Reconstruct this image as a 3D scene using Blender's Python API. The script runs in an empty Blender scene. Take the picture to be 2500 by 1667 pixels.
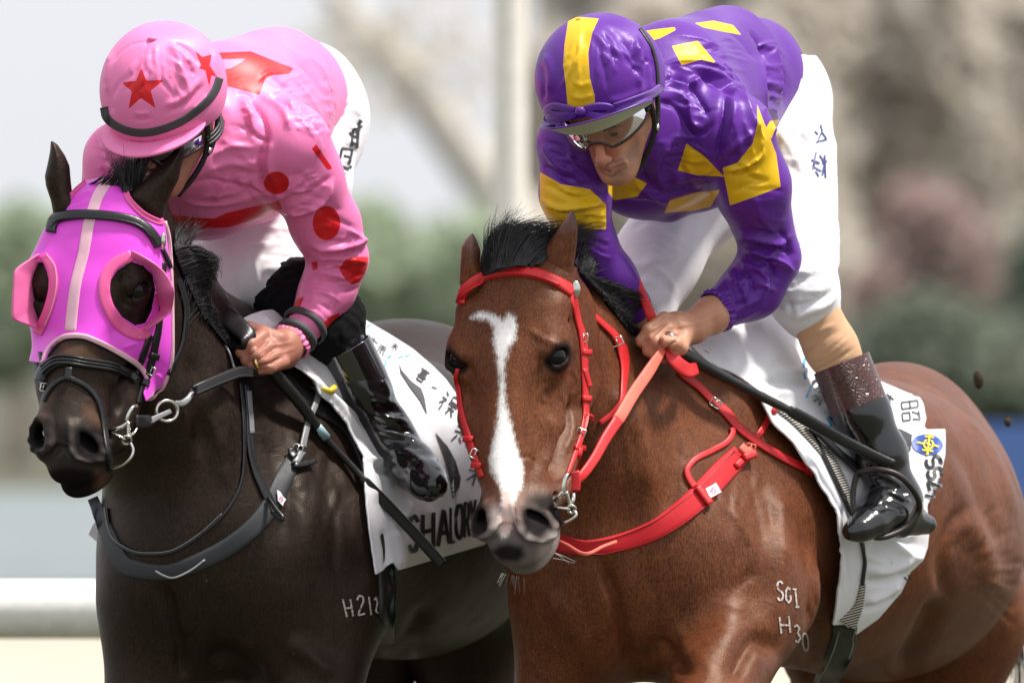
import bpy, bmesh, math, random
import numpy as np
from mathutils import Vector
from mathutils.bvhtree import BVHTree

random.seed(7); rng = np.random.default_rng(7)
scene = bpy.context.scene
col = scene.collection

# ------------------------------------------------------------------ camera, light, exposure
S = 0.78e-3          # metres per photo pixel (2500 px wide) at the plane y = 0
CAM_D = 21.6         # camera distance from that plane
CAM_Z = 1.55
cam_d = bpy.data.cameras.new("camera"); cam = bpy.data.objects.new("camera", cam_d); col.objects.link(cam)
cam.location = (0, -CAM_D, CAM_Z); cam.rotation_euler = (math.pi/2, 0, 0)
cam_d.sensor_width = 36; cam_d.lens = 36*CAM_D/(2500*S)
cam_d.clip_start = 0.5; cam_d.clip_end = 3000
cam_d.dof.use_dof = True; cam_d.dof.focus_distance = CAM_D+0.12; cam_d.dof.aperture_fstop = 4.8
scene.camera = cam

SUN_EL, SUN_AZ = math.radians(63), math.radians(98)   # azimuth measured from +Y clockwise
world = bpy.data.worlds.new("World"); scene.world = world; world.use_nodes = True
wn = world.node_tree; wn.nodes.clear()
w_out = wn.nodes.new("ShaderNodeOutputWorld"); w_bg = wn.nodes.new("ShaderNodeBackground")
w_sky = wn.nodes.new("ShaderNodeTexSky"); w_sky.sky_type = 'NISHITA'; w_sky.sun_disc = False
w_sky.sun_elevation = SUN_EL; w_sky.sun_rotation = SUN_AZ; w_sky.air_density = 1.0; w_sky.dust_density = 4.0; w_sky.ozone_density = 1.0
w_hsv = wn.nodes.new("ShaderNodeHueSaturation"); w_hsv.inputs['Saturation'].default_value = 0.5
w_tc = wn.nodes.new("ShaderNodeTexCoord"); w_no = wn.nodes.new("ShaderNodeTexNoise"); w_no.inputs['Scale'].default_value = 2.2; w_no.inputs['Detail'].default_value = 4
w_cr = wn.nodes.new("ShaderNodeMix"); w_cr.data_type = 'RGBA'; w_cr.inputs[6].default_value = (4.3, 4.45, 4.8, 1); w_cr.inputs[7].default_value = (6.2, 6.25, 6.45, 1)
w_mx = wn.nodes.new("ShaderNodeMix"); w_mx.data_type = 'RGBA'; w_mx.inputs[0].default_value = 0.8          # thin overcast over the clear sky
wn.links.new(w_tc.outputs['Generated'], w_no.inputs['Vector']); wn.links.new(w_no.outputs['Fac'], w_cr.inputs[0])
wn.links.new(w_sky.outputs[0], w_hsv.inputs['Color']); wn.links.new(w_hsv.outputs[0], w_mx.inputs[6]); wn.links.new(w_cr.outputs[2], w_mx.inputs[7]); wn.links.new(w_mx.outputs[2], w_bg.inputs['Color'])
wn.links.new(w_bg.outputs[0], w_out.inputs['Surface']); w_bg.inputs['Strength'].default_value = 0.11
sun_d = bpy.data.lights.new("sun", 'SUN'); sun = bpy.data.objects.new("sun", sun_d); col.objects.link(sun)
sun_d.energy = 3.3; sun_d.angle = math.radians(7); sun_d.color = (1.0, 0.96, 0.9)
_sd = Vector((math.sin(SUN_AZ)*math.cos(SUN_EL), math.cos(SUN_AZ)*math.cos(SUN_EL), math.sin(SUN_EL)))
sun.rotation_euler = _sd.to_track_quat('Z', 'Y').to_euler(); sun.location = (3, -6, 12)
scene.view_settings.view_transform = 'Standard'; scene.view_settings.look = 'None'
scene.view_settings.exposure = 0.84; scene.view_settings.gamma = 1
scene.view_settings.use_curve_mapping = False
scene.render.engine = 'CYCLES'
try:
    scene.cycles.use_denoising = True
except Exception: pass
scene.cycles.max_bounces = 6; scene.cycles.transparent_max_bounces = 8

# ------------------------------------------------------------------ photo pixel <-> world
def P(u, v, y=0.0):
    k = S*(CAM_D+y)/CAM_D
    return np.array([(u-1250)*k, y, CAM_Z-(v-833.5)*k])
def PX(w): return w*S
def proj(V):
    V = np.asarray(V); k = S*(CAM_D+V[..., 1])/CAM_D
    return np.stack([V[..., 0]/k+1250, 833.5-(V[..., 2]-CAM_Z)/k], -1)

# ------------------------------------------------------------------ objects
def thing(name, label, cat, base=(0, 0, 0), group=None):
    o = bpy.data.objects.new(name, None); col.objects.link(o); o.location = base; o.empty_display_size = 0.1
    o['label'] = label; o['category'] = cat
    if group: o['group'] = group
    return o
def link(name, me, mat=None, parent=None):
    o = bpy.data.objects.new(name, me); col.objects.link(o)
    if mat is not None:
        for m in (mat if isinstance(mat, (list, tuple)) else [mat]): me.materials.append(m)
    if parent is not None:
        o.parent = parent
        if parent.type == 'EMPTY': o.location = -Vector(parent.location)
    return o
def tag(o, label=None, cat=None, group=None, kind=None):
    if label: o['label'] = label
    if cat: o['category'] = cat
    if group: o['group'] = group
    if kind: o['kind'] = kind
    return o
def mk(V, F, smooth=True, attrs=None, fmat=None):
    """V n x 3; F list of index arrays (all quads / tris) or list of lists"""
    me = bpy.data.meshes.new("m"); V = np.asarray(V, dtype=np.float32)
    if isinstance(F, np.ndarray):
        n, s = F.shape
        me.vertices.add(len(V)); me.vertices.foreach_set("co", V.ravel())
        me.loops.add(n*s); me.loops.foreach_set("vertex_index", F.astype(np.int32).ravel())
        me.polygons.add(n); me.polygons.foreach_set("loop_start", np.arange(0, n*s, s, dtype=np.int32))
        me.update(calc_edges=True)
    else:
        me.from_pydata([tuple(map(float, p)) for p in V], [], [tuple(int(i) for i in f) for f in F])
    if smooth: me.polygons.foreach_set("use_smooth", np.ones(len(me.polygons), dtype=bool))
    if fmat is not None: me.polygons.foreach_set("material_index", np.asarray(fmat, dtype=np.int32))
    for k, a in (attrs or {}).items():
        at = me.attributes.new(k, 'FLOAT', 'POINT'); at.data.foreach_set("value", np.asarray(a, dtype=np.float32))
    me.validate(); me.update()
    return me
class Geo:
    """collects pieces into one mesh"""
    def __init__(self): self.V = []; self.F = []; self.n = 0; self.M = []; self.A = []
    def add(self, V, F, m=0, a=0.0):
        V = np.asarray(V, float); self.V.append(V); F = [[int(i)+self.n for i in f] for f in F]
        self.F += F; self.M += [m]*len(F); self.n += len(V)
        self.A.append(np.full(len(V), a) if np.isscalar(a) else np.asarray(a)); return self
    def mesh(self, smooth=True):
        return mk(np.concatenate(self.V), self.F, smooth, {'tone': np.concatenate(self.A)}, self.M)
def join(meshes):
    V = []; F = []; n = 0; keys = set()
    for (v, f, a) in meshes: keys |= set(a)
    A = {k: [] for k in keys}
    for (v, f, a) in meshes:
        V.append(v); F.append(f+n); n += len(v)
        for k in keys: A[k].append(a.get(k, np.full(len(v), -99.0)))
    return np.concatenate(V), np.concatenate(F), {k: np.concatenate(x) for k, x in A.items()}

# ------------------------------------------------------------------ implicit modelling
class SDF:
    def __init__(s, lo, hi, vox):
        s.lo = np.array(lo, float); s.vox = vox
        s.n = np.ceil((np.array(hi)-s.lo)/vox).astype(int)+1
        s.ax = [(s.lo[i]+vox*np.arange(s.n[i])).astype(np.float32) for i in range(3)]
        s.D = np.full(s.n, 0.2, np.float32)
    def _win(s, lo, hi):
        a = np.clip(np.floor((np.array(lo)-s.lo)/s.vox).astype(int), 0, s.n)
        b = np.clip(np.ceil((np.array(hi)-s.lo)/s.vox).astype(int)+1, 0, s.n)
        if np.any(b <= a): return None
        sl = tuple(slice(a[i], b[i]) for i in range(3))
        X = s.ax[0][sl[0]][:, None, None]; Y = s.ax[1][sl[1]][None, :, None]; Z = s.ax[2][sl[2]][None, None, :]
        return sl, X, Y, Z
    def _mix(s, sl, d, k, op):
        A = s.D[sl]
        if op == 'add':
            h = np.clip(.5+.5*(A-d)/k, 0, 1); s.D[sl] = A*(1-h)+d*h-k*h*(1-h)
        else:
            h = np.clip(.5-.5*(A+d)/k, 0, 1); s.D[sl] = A*(1-h)-d*h+k*h*(1-h)
    def cone(s, a, b, ra, rb=None, k=.02, flat=None, op='add'):
        a = np.asarray(a, float); b = np.asarray(b, float); rb = ra if rb is None else rb
        m = max(ra, rb)+k*1.5+2*s.vox
        if flat is not None and flat[1] > 1: m *= flat[1]
        w = s._win(np.minimum(a, b)-m, np.maximum(a, b)+m)
        if w is None: return s
        sl, X, Y, Z = w; e = b-a; L2 = float(e@e)+1e-12
        x, y, z = X-a[0], Y-a[1], Z-a[2]
        t = np.clip((x*e[0]+y*e[1]+z*e[2])/L2, 0, 1)
        x, y, z = x-t*e[0], y-t*e[1], z-t*e[2]
        sc = 1.0
        if flat is not None:
            nv = np.asarray(flat[0], float); nv /= np.linalg.norm(nv); q = (x*nv[0]+y*nv[1]+z*nv[2])*(1/flat[1]-1)
            x, y, z = x+q*nv[0], y+q*nv[1], z+q*nv[2]; sc = min(1, flat[1])**.5
        d = (np.sqrt(x*x+y*y+z*z)-(ra+t*(rb-ra)))*sc
        s._mix(sl, d.astype(np.float32), k, op); return s
    def ell(s, c, r, R=None, k=.02, op='add'):
        c = np.asarray(c, float); r = np.asarray(r, float); m = (r.max() if R is not None else r)+k*1.5+2*s.vox
        w = s._win(c-m, c+m)
        if w is None: return s
        sl, X, Y, Z = w; x, y, z = X-c[0], Y-c[1], Z-c[2]
        if R is not None:
            R = np.asarray(R, float)      # rows are the local axes
            x, y, z = (x*R[0][0]+y*R[0][1]+z*R[0][2]), (x*R[1][0]+y*R[1][1]+z*R[1][2]), (x*R[2][0]+y*R[2][1]+z*R[2][2])
        k0 = np.sqrt((x/r[0])**2+(y/r[1])**2+(z/r[2])**2); k1 = np.sqrt((x/r[0]**2)**2+(y/r[1]**2)**2+(z/r[2]**2)**2)+1e-9
        s._mix(sl, (k0*(k0-1)/k1).astype(np.float32), k, op); return s
    def chain(s, pts, k=.02, flat=None, op='add'):
        for p, q in zip(pts[:-1], pts[1:]): s.cone(p[:3], q[:3], p[3], q[3], k, flat, op)
        return s
    def pillow(s, poly, y0, ty, rm, k=.02, yref=None, op='add'):
        """outline polygon in photo px, mid depth y0 (number or function of x,z arrays), half thickness ty (m), edge rounding rm (m)"""
        yr = yref if yref is not None else (y0 if np.isscalar(y0) else 0.3)
        Q = np.array([P(u, v, yr) for u, v in poly])[:, [0, 2]]
        m = k*1.5+2*s.vox
        lo = np.array([Q[:, 0].min()-m, -9, Q[:, 1].min()-m]); hi = np.array([Q[:, 0].max()+m, 9, Q[:, 1].max()+m])
        w = s._win(lo, hi)
        if w is None: return s
        sl, X, Y, Z = w; x2 = X[:, 0, 0]; z2 = Z[0, 0, :]
        G = np.stack(np.meshgrid(x2, z2, indexing='ij'), -1).reshape(-1, 2)
        d2 = poly_sd(G, Q).reshape(len(x2), len(z2))     # positive inside
        yy = y0 if np.isscalar(y0) else y0(*np.meshgrid(x2, z2, indexing='ij'))
        yy = np.broadcast_to(yy, d2.shape)[:, None, :]
        e = np.maximum(rm-d2, 0)[:, None, :]
        d = (np.sqrt((e/rm)**2+((Y-yy)/ty)**2)-1)*min(rm, ty)
        s._mix(sl, d.astype(np.float32), k, op); return s
    def mesh(s, iso=0.0, smooth=3):
        V, F = surface_nets(s.D-iso, s.lo, s.vox)
        return relax(V, F, smooth), F
def poly_sd(G, Q):
    """signed distance of points G (n x 2) to polygon Q, positive inside"""
    G = np.asarray(G, np.float32); Q = np.asarray(Q, np.float32)
    d = np.full(len(G), 1e9, np.float32); ins = np.zeros(len(G), bool); m = len(Q)
    for i in range(m):
        a, b = Q[i], Q[(i+1) % m]; e = b-a; w = G-a
        t = np.clip((w@e)/(e@e+1e-12), 0, 1)
        d = np.minimum(d, ((w-t[:, None]*e)**2).sum(1))
        c = ((a[1] > G[:, 1]) != (b[1] > G[:, 1]))
        xi = (b[0]-a[0])*(G[:, 1]-a[1])/(b[1]-a[1]+1e-12)+a[0]
        ins ^= c & (G[:, 0] < xi)
    d = np.sqrt(d); return np.where(ins, d, -d)
def line_d(G, Q):
    """distance to an open polyline and the arc parameter 0..1 of the nearest point"""
    G = np.asarray(G, np.float32); Q = np.asarray(Q, np.float32)
    L = np.linalg.norm(np.diff(Q, axis=0), axis=1); cum = np.concatenate([[0], np.cumsum(L)]); tot = cum[-1]+1e-9
    best = np.full(len(G), 1e9, np.float32); par = np.zeros(len(G), np.float32)
    for i in range(len(Q)-1):
        e = Q[i+1]-Q[i]; w = G-Q[i]; t = np.clip((w@e)/(e@e+1e-9), 0, 1)
        d = np.sqrt(((w-t[:, None]*e)**2).sum(1)); m = d < best
        best[m] = d[m]; par[m] = (cum[i]+t[m]*L[i])/tot
    return best, par
def surface_nets(D, lo, vox):
    I = D < 0; nx, ny, nz = D.shape
    c = np.zeros((nx-1, ny-1, nz-1), np.int8)
    offs = [(i, j, k) for i in (0, 1) for j in (0, 1) for k in (0, 1)]
    for i, j, k in offs: c += I[i:nx-1+i, j:ny-1+j, k:nz-1+k]
    act = (c > 0) & (c < 8); idx = np.full(act.shape, -1, np.int32); ii = np.argwhere(act); idx[act] = np.arange(len(ii))
    cor = {o: D[ii[:, 0]+o[0], ii[:, 1]+o[1], ii[:, 2]+o[2]] for o in offs}
    p = np.zeros((len(ii), 3)); n = np.zeros(len(ii))
    for o in offs:
        for a in range(3):
            if o[a] == 0:
                q = list(o); q[a] = 1; q = tuple(q); d0, d1 = cor[o], cor[q]
                m = (d0 < 0) != (d1 < 0); t = np.where(m, d0/np.where(m, d0-d1, 1), 0)
                b = np.tile(np.array(o, float), (len(ii), 1)); b[:, a] += t
                p += b*m[:, None]; n += m
    V = (ii+p/n[:, None])*vox+lo
    F = []
    for a in range(3):
        b, cc = (a+1) % 3, (a+2) % 3
        s0 = [slice(None)]*3; s1 = [slice(None)]*3; s0[a] = slice(0, -1); s1[a] = slice(1, None)
        x = I[tuple(s0)] != I[tuple(s1)]
        e = np.argwhere(x); e = e[(e[:, b] > 0) & (e[:, cc] > 0) & (e[:, b] < D.shape[b]-1) & (e[:, cc] < D.shape[cc]-1)]
        def cell(db, dc):
            q = e.copy(); q[:, b] -= db; q[:, cc] -= dc; return idx[q[:, 0], q[:, 1], q[:, 2]]
        quad = np.stack([cell(1, 1), cell(0, 1), cell(0, 0), cell(1, 0)], 1)
        ins = I[e[:, 0], e[:, 1], e[:, 2]]
        quad[~ins] = quad[~ins][:, ::-1]
        F.append(quad)
    F = np.concatenate(F); F = F[(F >= 0).all(1)]
    return V, F
def relax(V, F, it, lam=.5):
    if it <= 0: return V
    E = np.concatenate([F[:, [0, 1]], F[:, [1, 2]], F[:, [2, 3]], F[:, [3, 0]]]); n = len(V)
    E = np.concatenate([E, E[:, ::-1]]); deg = np.maximum(np.bincount(E[:, 0], minlength=n), 1)
    for i in range(it):
        A = np.stack([np.bincount(E[:, 0], weights=V[E[:, 1], k], minlength=n) for k in range(3)], 1)/deg[:, None]
        V = V+lam*(A-V)
    return V
def vnorm(V, F):
    d1 = V[F[:, 2]]-V[F[:, 0]]; d2 = V[F[:, 3 if F.shape[1] > 3 else 1]]-V[F[:, 1 if F.shape[1] > 3 else 0]]
    fn = np.cross(d1, d2) if F.shape[1] > 3 else np.cross(V[F[:, 1]]-V[F[:, 0]], V[F[:, 2]]-V[F[:, 0]])
    N = np.zeros_like(V)
    for k in range(3):
        for j in range(F.shape[1]): N[:, k] += np.bincount(F[:, j], weights=fn[:, k], minlength=len(V))
    return N/(np.linalg.norm(N, axis=1)[:, None]+1e-12)
def vis_mask(V, N, yr=None, face=0.02):
    m = (-N[:, 1]) > face
    if yr is not None: m &= (V[:, 1] > yr[0]) & (V[:, 1] < yr[1])
    return m
def folds(V, F, lst, yr=None, sharp=0.0):
    """ridges (+) and grooves (-): (points px, half width px, height m[, sharp side])"""
    N = vnorm(V, F); uv = proj(V); m0 = np.clip((-N[:, 1]-.02)*4, 0, 1)
    if yr is not None: m0 = m0*((V[:, 1] > yr[0]) & (V[:, 1] < yr[1]))
    D = np.zeros(len(V))
    for f in lst:
        pts, w, h = np.asarray(f[0], float), f[1], f[2]
        lo, hi = pts.min(0)-3*w, pts.max(0)+3*w
        b = (uv[:, 0] > lo[0]) & (uv[:, 0] < hi[0]) & (uv[:, 1] > lo[1]) & (uv[:, 1] < hi[1]) & (m0 > 0)
        if len(f) > 3 and f[3] is not None: b &= (V[:, 1] > f[3][0]) & (V[:, 1] < f[3][1])
        if not b.any(): continue
        c = catmull(pts, 6) if len(pts) > 2 else pts
        d, t = line_d(uv[b], c)
        fade = np.clip(np.minimum(t, 1-t)*5+.15, 0, 1)
        D[b] += h*((1-sharp)*np.exp(-(d/w)**2)+sharp*np.exp(-1.5*d/w))*fade*m0[b]
    return V+N*D[:, None]
def creases(seed, specs):
    """many small creases running from line A to line B"""
    r = np.random.default_rng(seed); out = []
    for A, B, n, (w0, w1), (h0, h1) in specs:
        A, B = np.asarray(A, float), np.asarray(B, float); at = lambda Q, t: np.array([np.interp(np.clip(t, 0, 1)*(len(Q)-1), np.arange(len(Q)), Q[:, k]) for k in (0, 1)])
        for i in range(n):
            t = (i+r.uniform(.1, .9))/n; a, b = at(A, t), at(B, t+r.normal(0, .10)); s0, s1 = sorted((r.uniform(0, .45), r.uniform(.5, 1.0))); a, b = a+(b-a)*s0, a+(b-a)*s1
            L = np.linalg.norm(b-a); nr = np.array([-(b-a)[1], (b-a)[0]])/(L+1e-6); q = [a, a+(b-a)*.35+nr*r.normal(0, .07)*L, a+(b-a)*.7+nr*r.normal(0, .08)*L, b]
            out.append((q, r.uniform(w0, w1), r.uniform(h0, h1)*(1 if r.random() < .58 else -1)))
    return out
def catmull(pts, n=6, closed=False):
    p = np.asarray(pts, float)
    if closed: q = np.concatenate([p[-1:], p, p[:2]])
    else: q = np.concatenate([2*p[:1]-p[1:2], p, 2*p[-1:]-p[-2:-1]])
    out = []
    for i in range(1, len(q)-2):
        a, b, c, d = q[i-1], q[i], q[i+1], q[i+2]
        for t in np.linspace(0, 1, n, endpoint=False):
            out.append(.5*((2*b)+(c-a)*t+(2*a-5*b+4*c-d)*t*t+(3*b-a-3*c+d)*t**3))
    if not closed: out.append(q[-2])
    return np.array(out)
def snoise(V, scale, seed=0, octs=3):
    """cheap smooth noise from sums of sines"""
    r = np.random.default_rng(seed); o = np.zeros(len(V)); amp = 1; tot = 0
    for k in range(octs):
        for j in range(5):
            d = r.normal(size=3); d *= scale*(2**k)/np.linalg.norm(d)*r.uniform(.6, 1.4); o += amp*np.sin(V@d+r.uniform(0, 6.28))
        tot += amp*5**.5; amp *= .5
    return o/tot
def marks(V, F, polys, yr=None):
    """signed px distance (+inside) to a union of polygons, on the camera-facing side"""
    N = vnorm(V, F); uv = proj(V); out = np.full(len(V), -99.0); m = vis_mask(V, N, yr, -.15)
    for p in polys:
        q = np.asarray(p, float); b = m & (uv[:, 0] > q[:, 0].min()-40) & (uv[:, 0] < q[:, 0].max()+40) & (uv[:, 1] > q[:, 1].min()-40) & (uv[:, 1] < q[:, 1].max()+40)
        if b.any(): out[b] = np.maximum(out[b], np.clip(poly_sd(uv[b], q), -99, 99))
    return out
def warp(V, src, dst_px, reach):
    """move points so that the landmarks src (world) land on dst_px, keeping their depth; smooth RBF"""
    src = np.asarray(src, float); dst = np.array([P(u, v, s[1]) for (u, v), s in zip(dst_px, src)])
    K = lambda A, B: np.exp(-((np.linalg.norm(A[:, None]-B[None], axis=2)/reach)**2))
    n = len(src); A = np.block([[K(src, src)+1e-3*np.eye(n), np.ones((n, 1)), src], [np.ones((1, n)), np.zeros((1, 4))], [src.T, np.zeros((3, 4))]])
    W = np.linalg.lstsq(A, np.concatenate([dst-src, np.zeros((4, 3))]), rcond=None)[0]
    out = np.empty_like(V)
    for i in range(0, len(V), 20000):
        v = V[i:i+20000]; out[i:i+20000] = v+K(v, src)@W[:n]+W[n]+v@W[n+1:]
    return out
def shell_trim(V, F, poly, holes=(), side=None):
    """keep the part of a mesh whose projection lies in poly (px) and outside the holes; edges snapped to the outline"""
    uv = proj(V); sd = poly_sd(uv, np.asarray(poly, float)); H = [poly_sd(uv, np.asarray(h, float)) for h in holes]
    if side is not None: keepv = side
    else: keepv = np.ones(len(V), bool)
    for h in H: sd = np.minimum(sd, -h)
    Fk = F[((sd[F] > 0).any(1)) & keepv[F].all(1)]
    # move outside vertices onto the outline
    used = np.unique(Fk); out = used[sd[used] < 0]
    def allsd(q):
        s = poly_sd(q, np.asarray(poly, float))
        for h in holes: s = np.minimum(s, -poly_sd(q, np.asarray(h, float)))
        return s
    p = uv[out]; s0 = sd[out]
    for _ in range(2):
        gx = (allsd(p+[1, 0])-allsd(p-[1, 0]))/2; gy = (allsd(p+[0, 1])-allsd(p-[0, 1]))/2
        g = np.stack([gx, gy], 1); g /= np.linalg.norm(g, axis=1)[:, None]+1e-6
        p = p-g*np.clip(s0, -15, 0)[:, None]; s0 = allsd(p)
    V = V.copy(); k = S*(CAM_D+V[out, 1])/CAM_D
    V[out, 0] = (p[:, 0]-1250)*k; V[out, 2] = CAM_Z-(p[:, 1]-833.5)*k
    mp = np.full(len(V), -1); mp[used] = np.arange(len(used))
    return V[used], mp[Fk]
def thicken(V, F, t):
    """give a sheet thickness t inwards"""
    N = vnorm(V, F); n = len(V); E = np.concatenate([F[:, [i, (i+1) % 4]] for i in range(4)])
    key = np.sort(E, 1); _, inv, cnt = np.unique(key, axis=0, return_inverse=True, return_counts=True)
    B = E[cnt[inv.ravel()] == 1]
    rim = np.stack([B[:, 1], B[:, 0], B[:, 0]+n, B[:, 1]+n], 1)
    return np.concatenate([V, V-N*t]), np.concatenate([F, F[:, ::-1]+n, rim])

# ------------------------------------------------------------------ straps, tubes, patches
class Target:
    def __init__(s): s.t = []
    def add(s, V, F): s.t.append(BVHTree.FromPolygons([Vector(v) for v in V], [list(map(int, f)) for f in F])); return s
    def hit(s, u, v):
        o = Vector((0, -CAM_D, CAM_Z)); d = (Vector(P(u, v, 0))-o).normalized(); best = None
        for b in s.t:
            h = b.ray_cast(o, d)
            if h[0] is not None and (best is None or h[3] < best[3]): best = h
        return None if best is None else (np.array(best[0]), np.array(best[1]))
def fillnan(a):
    a = np.array(a, float); i = np.arange(len(a)); m = ~np.isnan(a)
    if not m.any(): return np.zeros(len(a))
    return np.interp(i, i[m], a[m])
def smooth1(a, it=2):
    a = np.array(a, float)
    for _ in range(it):
        b = np.concatenate([a[:1], a, a[-1:]]); a = .25*b[:-2]+.5*b[1:-1]+.25*b[2:]
    return a
def strap_geo(path, w, tg=None, th=.003, off=.0015, step=6, closed=False, sm=3, tilt=0.0, edge=True):
    """path: (u,v[,y]) photo px; w: width px (number or list per point). Lies on tg, or hangs in the air at the given depths."""
    pa = np.asarray([list(p)+[np.nan]*(3-len(p)) for p in path], float)
    W = np.broadcast_to(np.asarray(w, float), (len(pa),))
    n = max(2, int(np.ceil(np.linalg.norm(np.diff(pa[:, :2], axis=0), axis=1).mean()/step)))
    free = not np.isnan(pa[:, 2]).any() and tg is None
    c = catmull(np.column_stack([pa[:, :2], np.nan_to_num(pa[:, 2]), W]), n, closed)
    uv, wy, ww = c[:, :2], c[:, 2], c[:, 3]
    T = np.gradient(uv, axis=0); T /= np.linalg.norm(T, axis=1)[:, None]+1e-9; Pp = np.stack([-T[:, 1], T[:, 0]], 1)
    fr = [-.5, -.25, 0, .25, .5]; rows = []
    if free: Y = np.stack([wy+tilt*f for f in fr], 1)
    else:
        Y = np.full((len(uv), 5), np.nan)
        for i in range(len(uv)):
            for j, f in enumerate(fr):
                h = tg.hit(*(uv[i]+Pp[i]*ww[i]*f*.96))
                if h is not None: Y[i, j] = h[0][1]
        med = np.nanmedian(Y, axis=1); med = fillnan(med)
        bad = np.abs(Y-med[:, None]) > .05; Y[bad] = np.nan
        Y = np.stack([smooth1(np.where(np.isnan(Y[:, j]), med, Y[:, j]), sm) for j in range(5)], 1)
    Pt = np.stack([np.array([P(*(uv[i]+Pp[i]*ww[i]*f), Y[i, j]) for i in range(len(uv))]) for j, f in enumerate(fr)], 1)
    Wd = Pt[:, 4]-Pt[:, 0]; Tn = np.gradient(Pt[:, 2], axis=0); N = np.cross(Tn, Wd); N /= np.linalg.norm(N, axis=1)[:, None]+1e-9
    N[N[:, 1] > 0] *= -1
    prof = [(0, -.6), (0, .35), (0, .8), (1, 1), (2, 1), (3, 1), (4, .8), (4, .35), (4, -.6)]
    ring = []
    for j, hgt in prof:
        q = Pt[:, j]+N*(off+th*hgt)
        if j in (0, 4) and abs(hgt-.8) < 1e-6: q = q+(Pt[:, 2]-Pt[:, j])*.10
        ring.append(q)
    R = np.stack(ring, 1); m = R.shape[1]; V = R.reshape(-1, 3); F = []
    k = len(uv)
    for i in range(k-1 if not closed else k):
        a, b = i*m, ((i+1) % k)*m
        for j in range(m): F.append([a+j, b+j, b+(j+1) % m, a+(j+1) % m])
    if not closed: F.append(list(range(m))); F.append(list(range((k-1)*m, k*m))[::-1])
    return V, F
def tube_geo(pts, r, sides=8, closed=False, caps=True, flat=None):
    p = np.asarray(pts, float); n = len(p); r = np.broadcast_to(np.asarray(r, float), (n,))
    if closed: T = np.roll(p, -1, 0)-np.roll(p, 1, 0)
    else: T = np.gradient(p, axis=0)
    T /= np.linalg.norm(T, axis=1)[:, None]+1e-12
    a = np.array([0, 0, 1.0]) if abs(T[0, 2]) < .9 else np.array([1.0, 0, 0])
    A = np.zeros_like(p); v = np.cross(T[0], a); v /= np.linalg.norm(v)
    for i in range(n):
        v = v-T[i]*(v@T[i]); v /= np.linalg.norm(v)+1e-12; A[i] = v
    B = np.cross(T, A); th = np.linspace(0, 2*np.pi, sides, endpoint=False)
    V = (p[:, None]+r[:, None, None]*(np.cos(th)[None, :, None]*A[:, None]+np.sin(th)[None, :, None]*B[:, None])).reshape(-1, 3)
    F = []
    for i in range(n if closed else n-1):
        x, y = i*sides, ((i+1) % n)*sides
        for j in range(sides): F.append([x+j, x+(j+1) % sides, y+(j+1) % sides, y+j])
    if caps and not closed: F.append(list(range(sides))[::-1]); F.append(list(range((n-1)*sides, n*sides)))
    return V, F
def patch_geo(poly, tg, off=.0012, step=8, th=.0012, depth=None):
    """flat print or thin cut piece lying on tg; polygon in photo px"""
    bm = bmesh.new(); vs = [bm.verts.new((u, v, 0)) for u, v in poly]; f = bm.faces.new(vs)
    bmesh.ops.triangulate(bm, faces=[f])
    for _ in range(7):
        es = [e for e in bm.edges if e.calc_length() > step*1.6]
        if not es: break
        bmesh.ops.subdivide_edges(bm, edges=es, cuts=1); bmesh.ops.triangulate(bm, faces=[f for f in bm.faces if len(f.verts) > 3])
    uv = np.array([v.co[:2] for v in bm.verts]); bm.verts.index_update()
    F = [[v.index for v in f.verts] for f in bm.faces]; bm.free()
    Y = np.full(len(uv), np.nan); N = np.tile([0, -1.0, 0], (len(uv), 1))
    for i, (u, v) in enumerate(uv):
        h = tg.hit(u, v) if tg is not None else None
        if h is not None: Y[i] = h[0][1]; N[i] = h[1] if h[1][1] < 0 else -h[1]
        elif depth is not None: Y[i] = depth
    bad = np.isnan(Y)
    if bad.any() and (~bad).any():
        for i in np.where(bad)[0]:
            j = np.argmin(((uv[~bad]-uv[i])**2).sum(1)); Y[i] = Y[~bad][j]; N[i] = N[~bad][j]
    V = np.array([P(u, v, y) for (u, v), y in zip(uv, Y)])+N*off
    # orient towards the camera
    G = []
    for f in F:
        a, b, c = V[f[0]], V[f[1]], V[f[2]]
        G.append(f if np.cross(b-a, c-a)[1] < 0 else f[::-1])
    return V, G
def stroke_geo(strokes, w, tg, off=.0013, depth=None, step=5):
    """handwriting / lettering: polylines in photo px drawn as flat ribbons of width w px on tg"""
    g = Geo()
    for s in strokes:
        s = np.asarray(s, float)
        L = np.linalg.norm(np.diff(s, axis=0), axis=1).sum(); n = max(2, int(L/step))
        cum = np.concatenate([[0], np.cumsum(np.linalg.norm(np.diff(s, axis=0), axis=1))]); t = np.linspace(0, cum[-1], n+1)
        t = np.unique(np.concatenate([t, cum])); c = np.stack([np.interp(t, cum, s[:, k]) for k in (0, 1)], 1)
        T = np.gradient(c, axis=0); T /= np.linalg.norm(T, axis=1)[:, None]+1e-9; Q = np.stack([-T[:, 1], T[:, 0]], 1)*w/2
        R = []
        for q in (c-Q, c+Q):
            r = []; nn = []
            for (u, v) in q:
                h = tg.hit(u, v) if tg is not None else None
                r.append(h[0][1] if h is not None else np.nan); nn.append((h[1] if h[1][1] < 0 else -h[1]) if h is not None else np.array([0, -1.0, 0]))
            r = np.array(r)
            if np.isnan(r).all(): r = np.full(len(r), depth if depth is not None else 0.0)
            r = fillnan(r); R.append(np.array([P(u, v, y)+n_*off for (u, v), y, n_ in zip(q, r, nn)]))
        k = len(c); V = np.concatenate(R); F = [[i, i+1, k+i+1, k+i] for i in range(k-1)]
        g.add(V, F)
    return g
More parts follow.
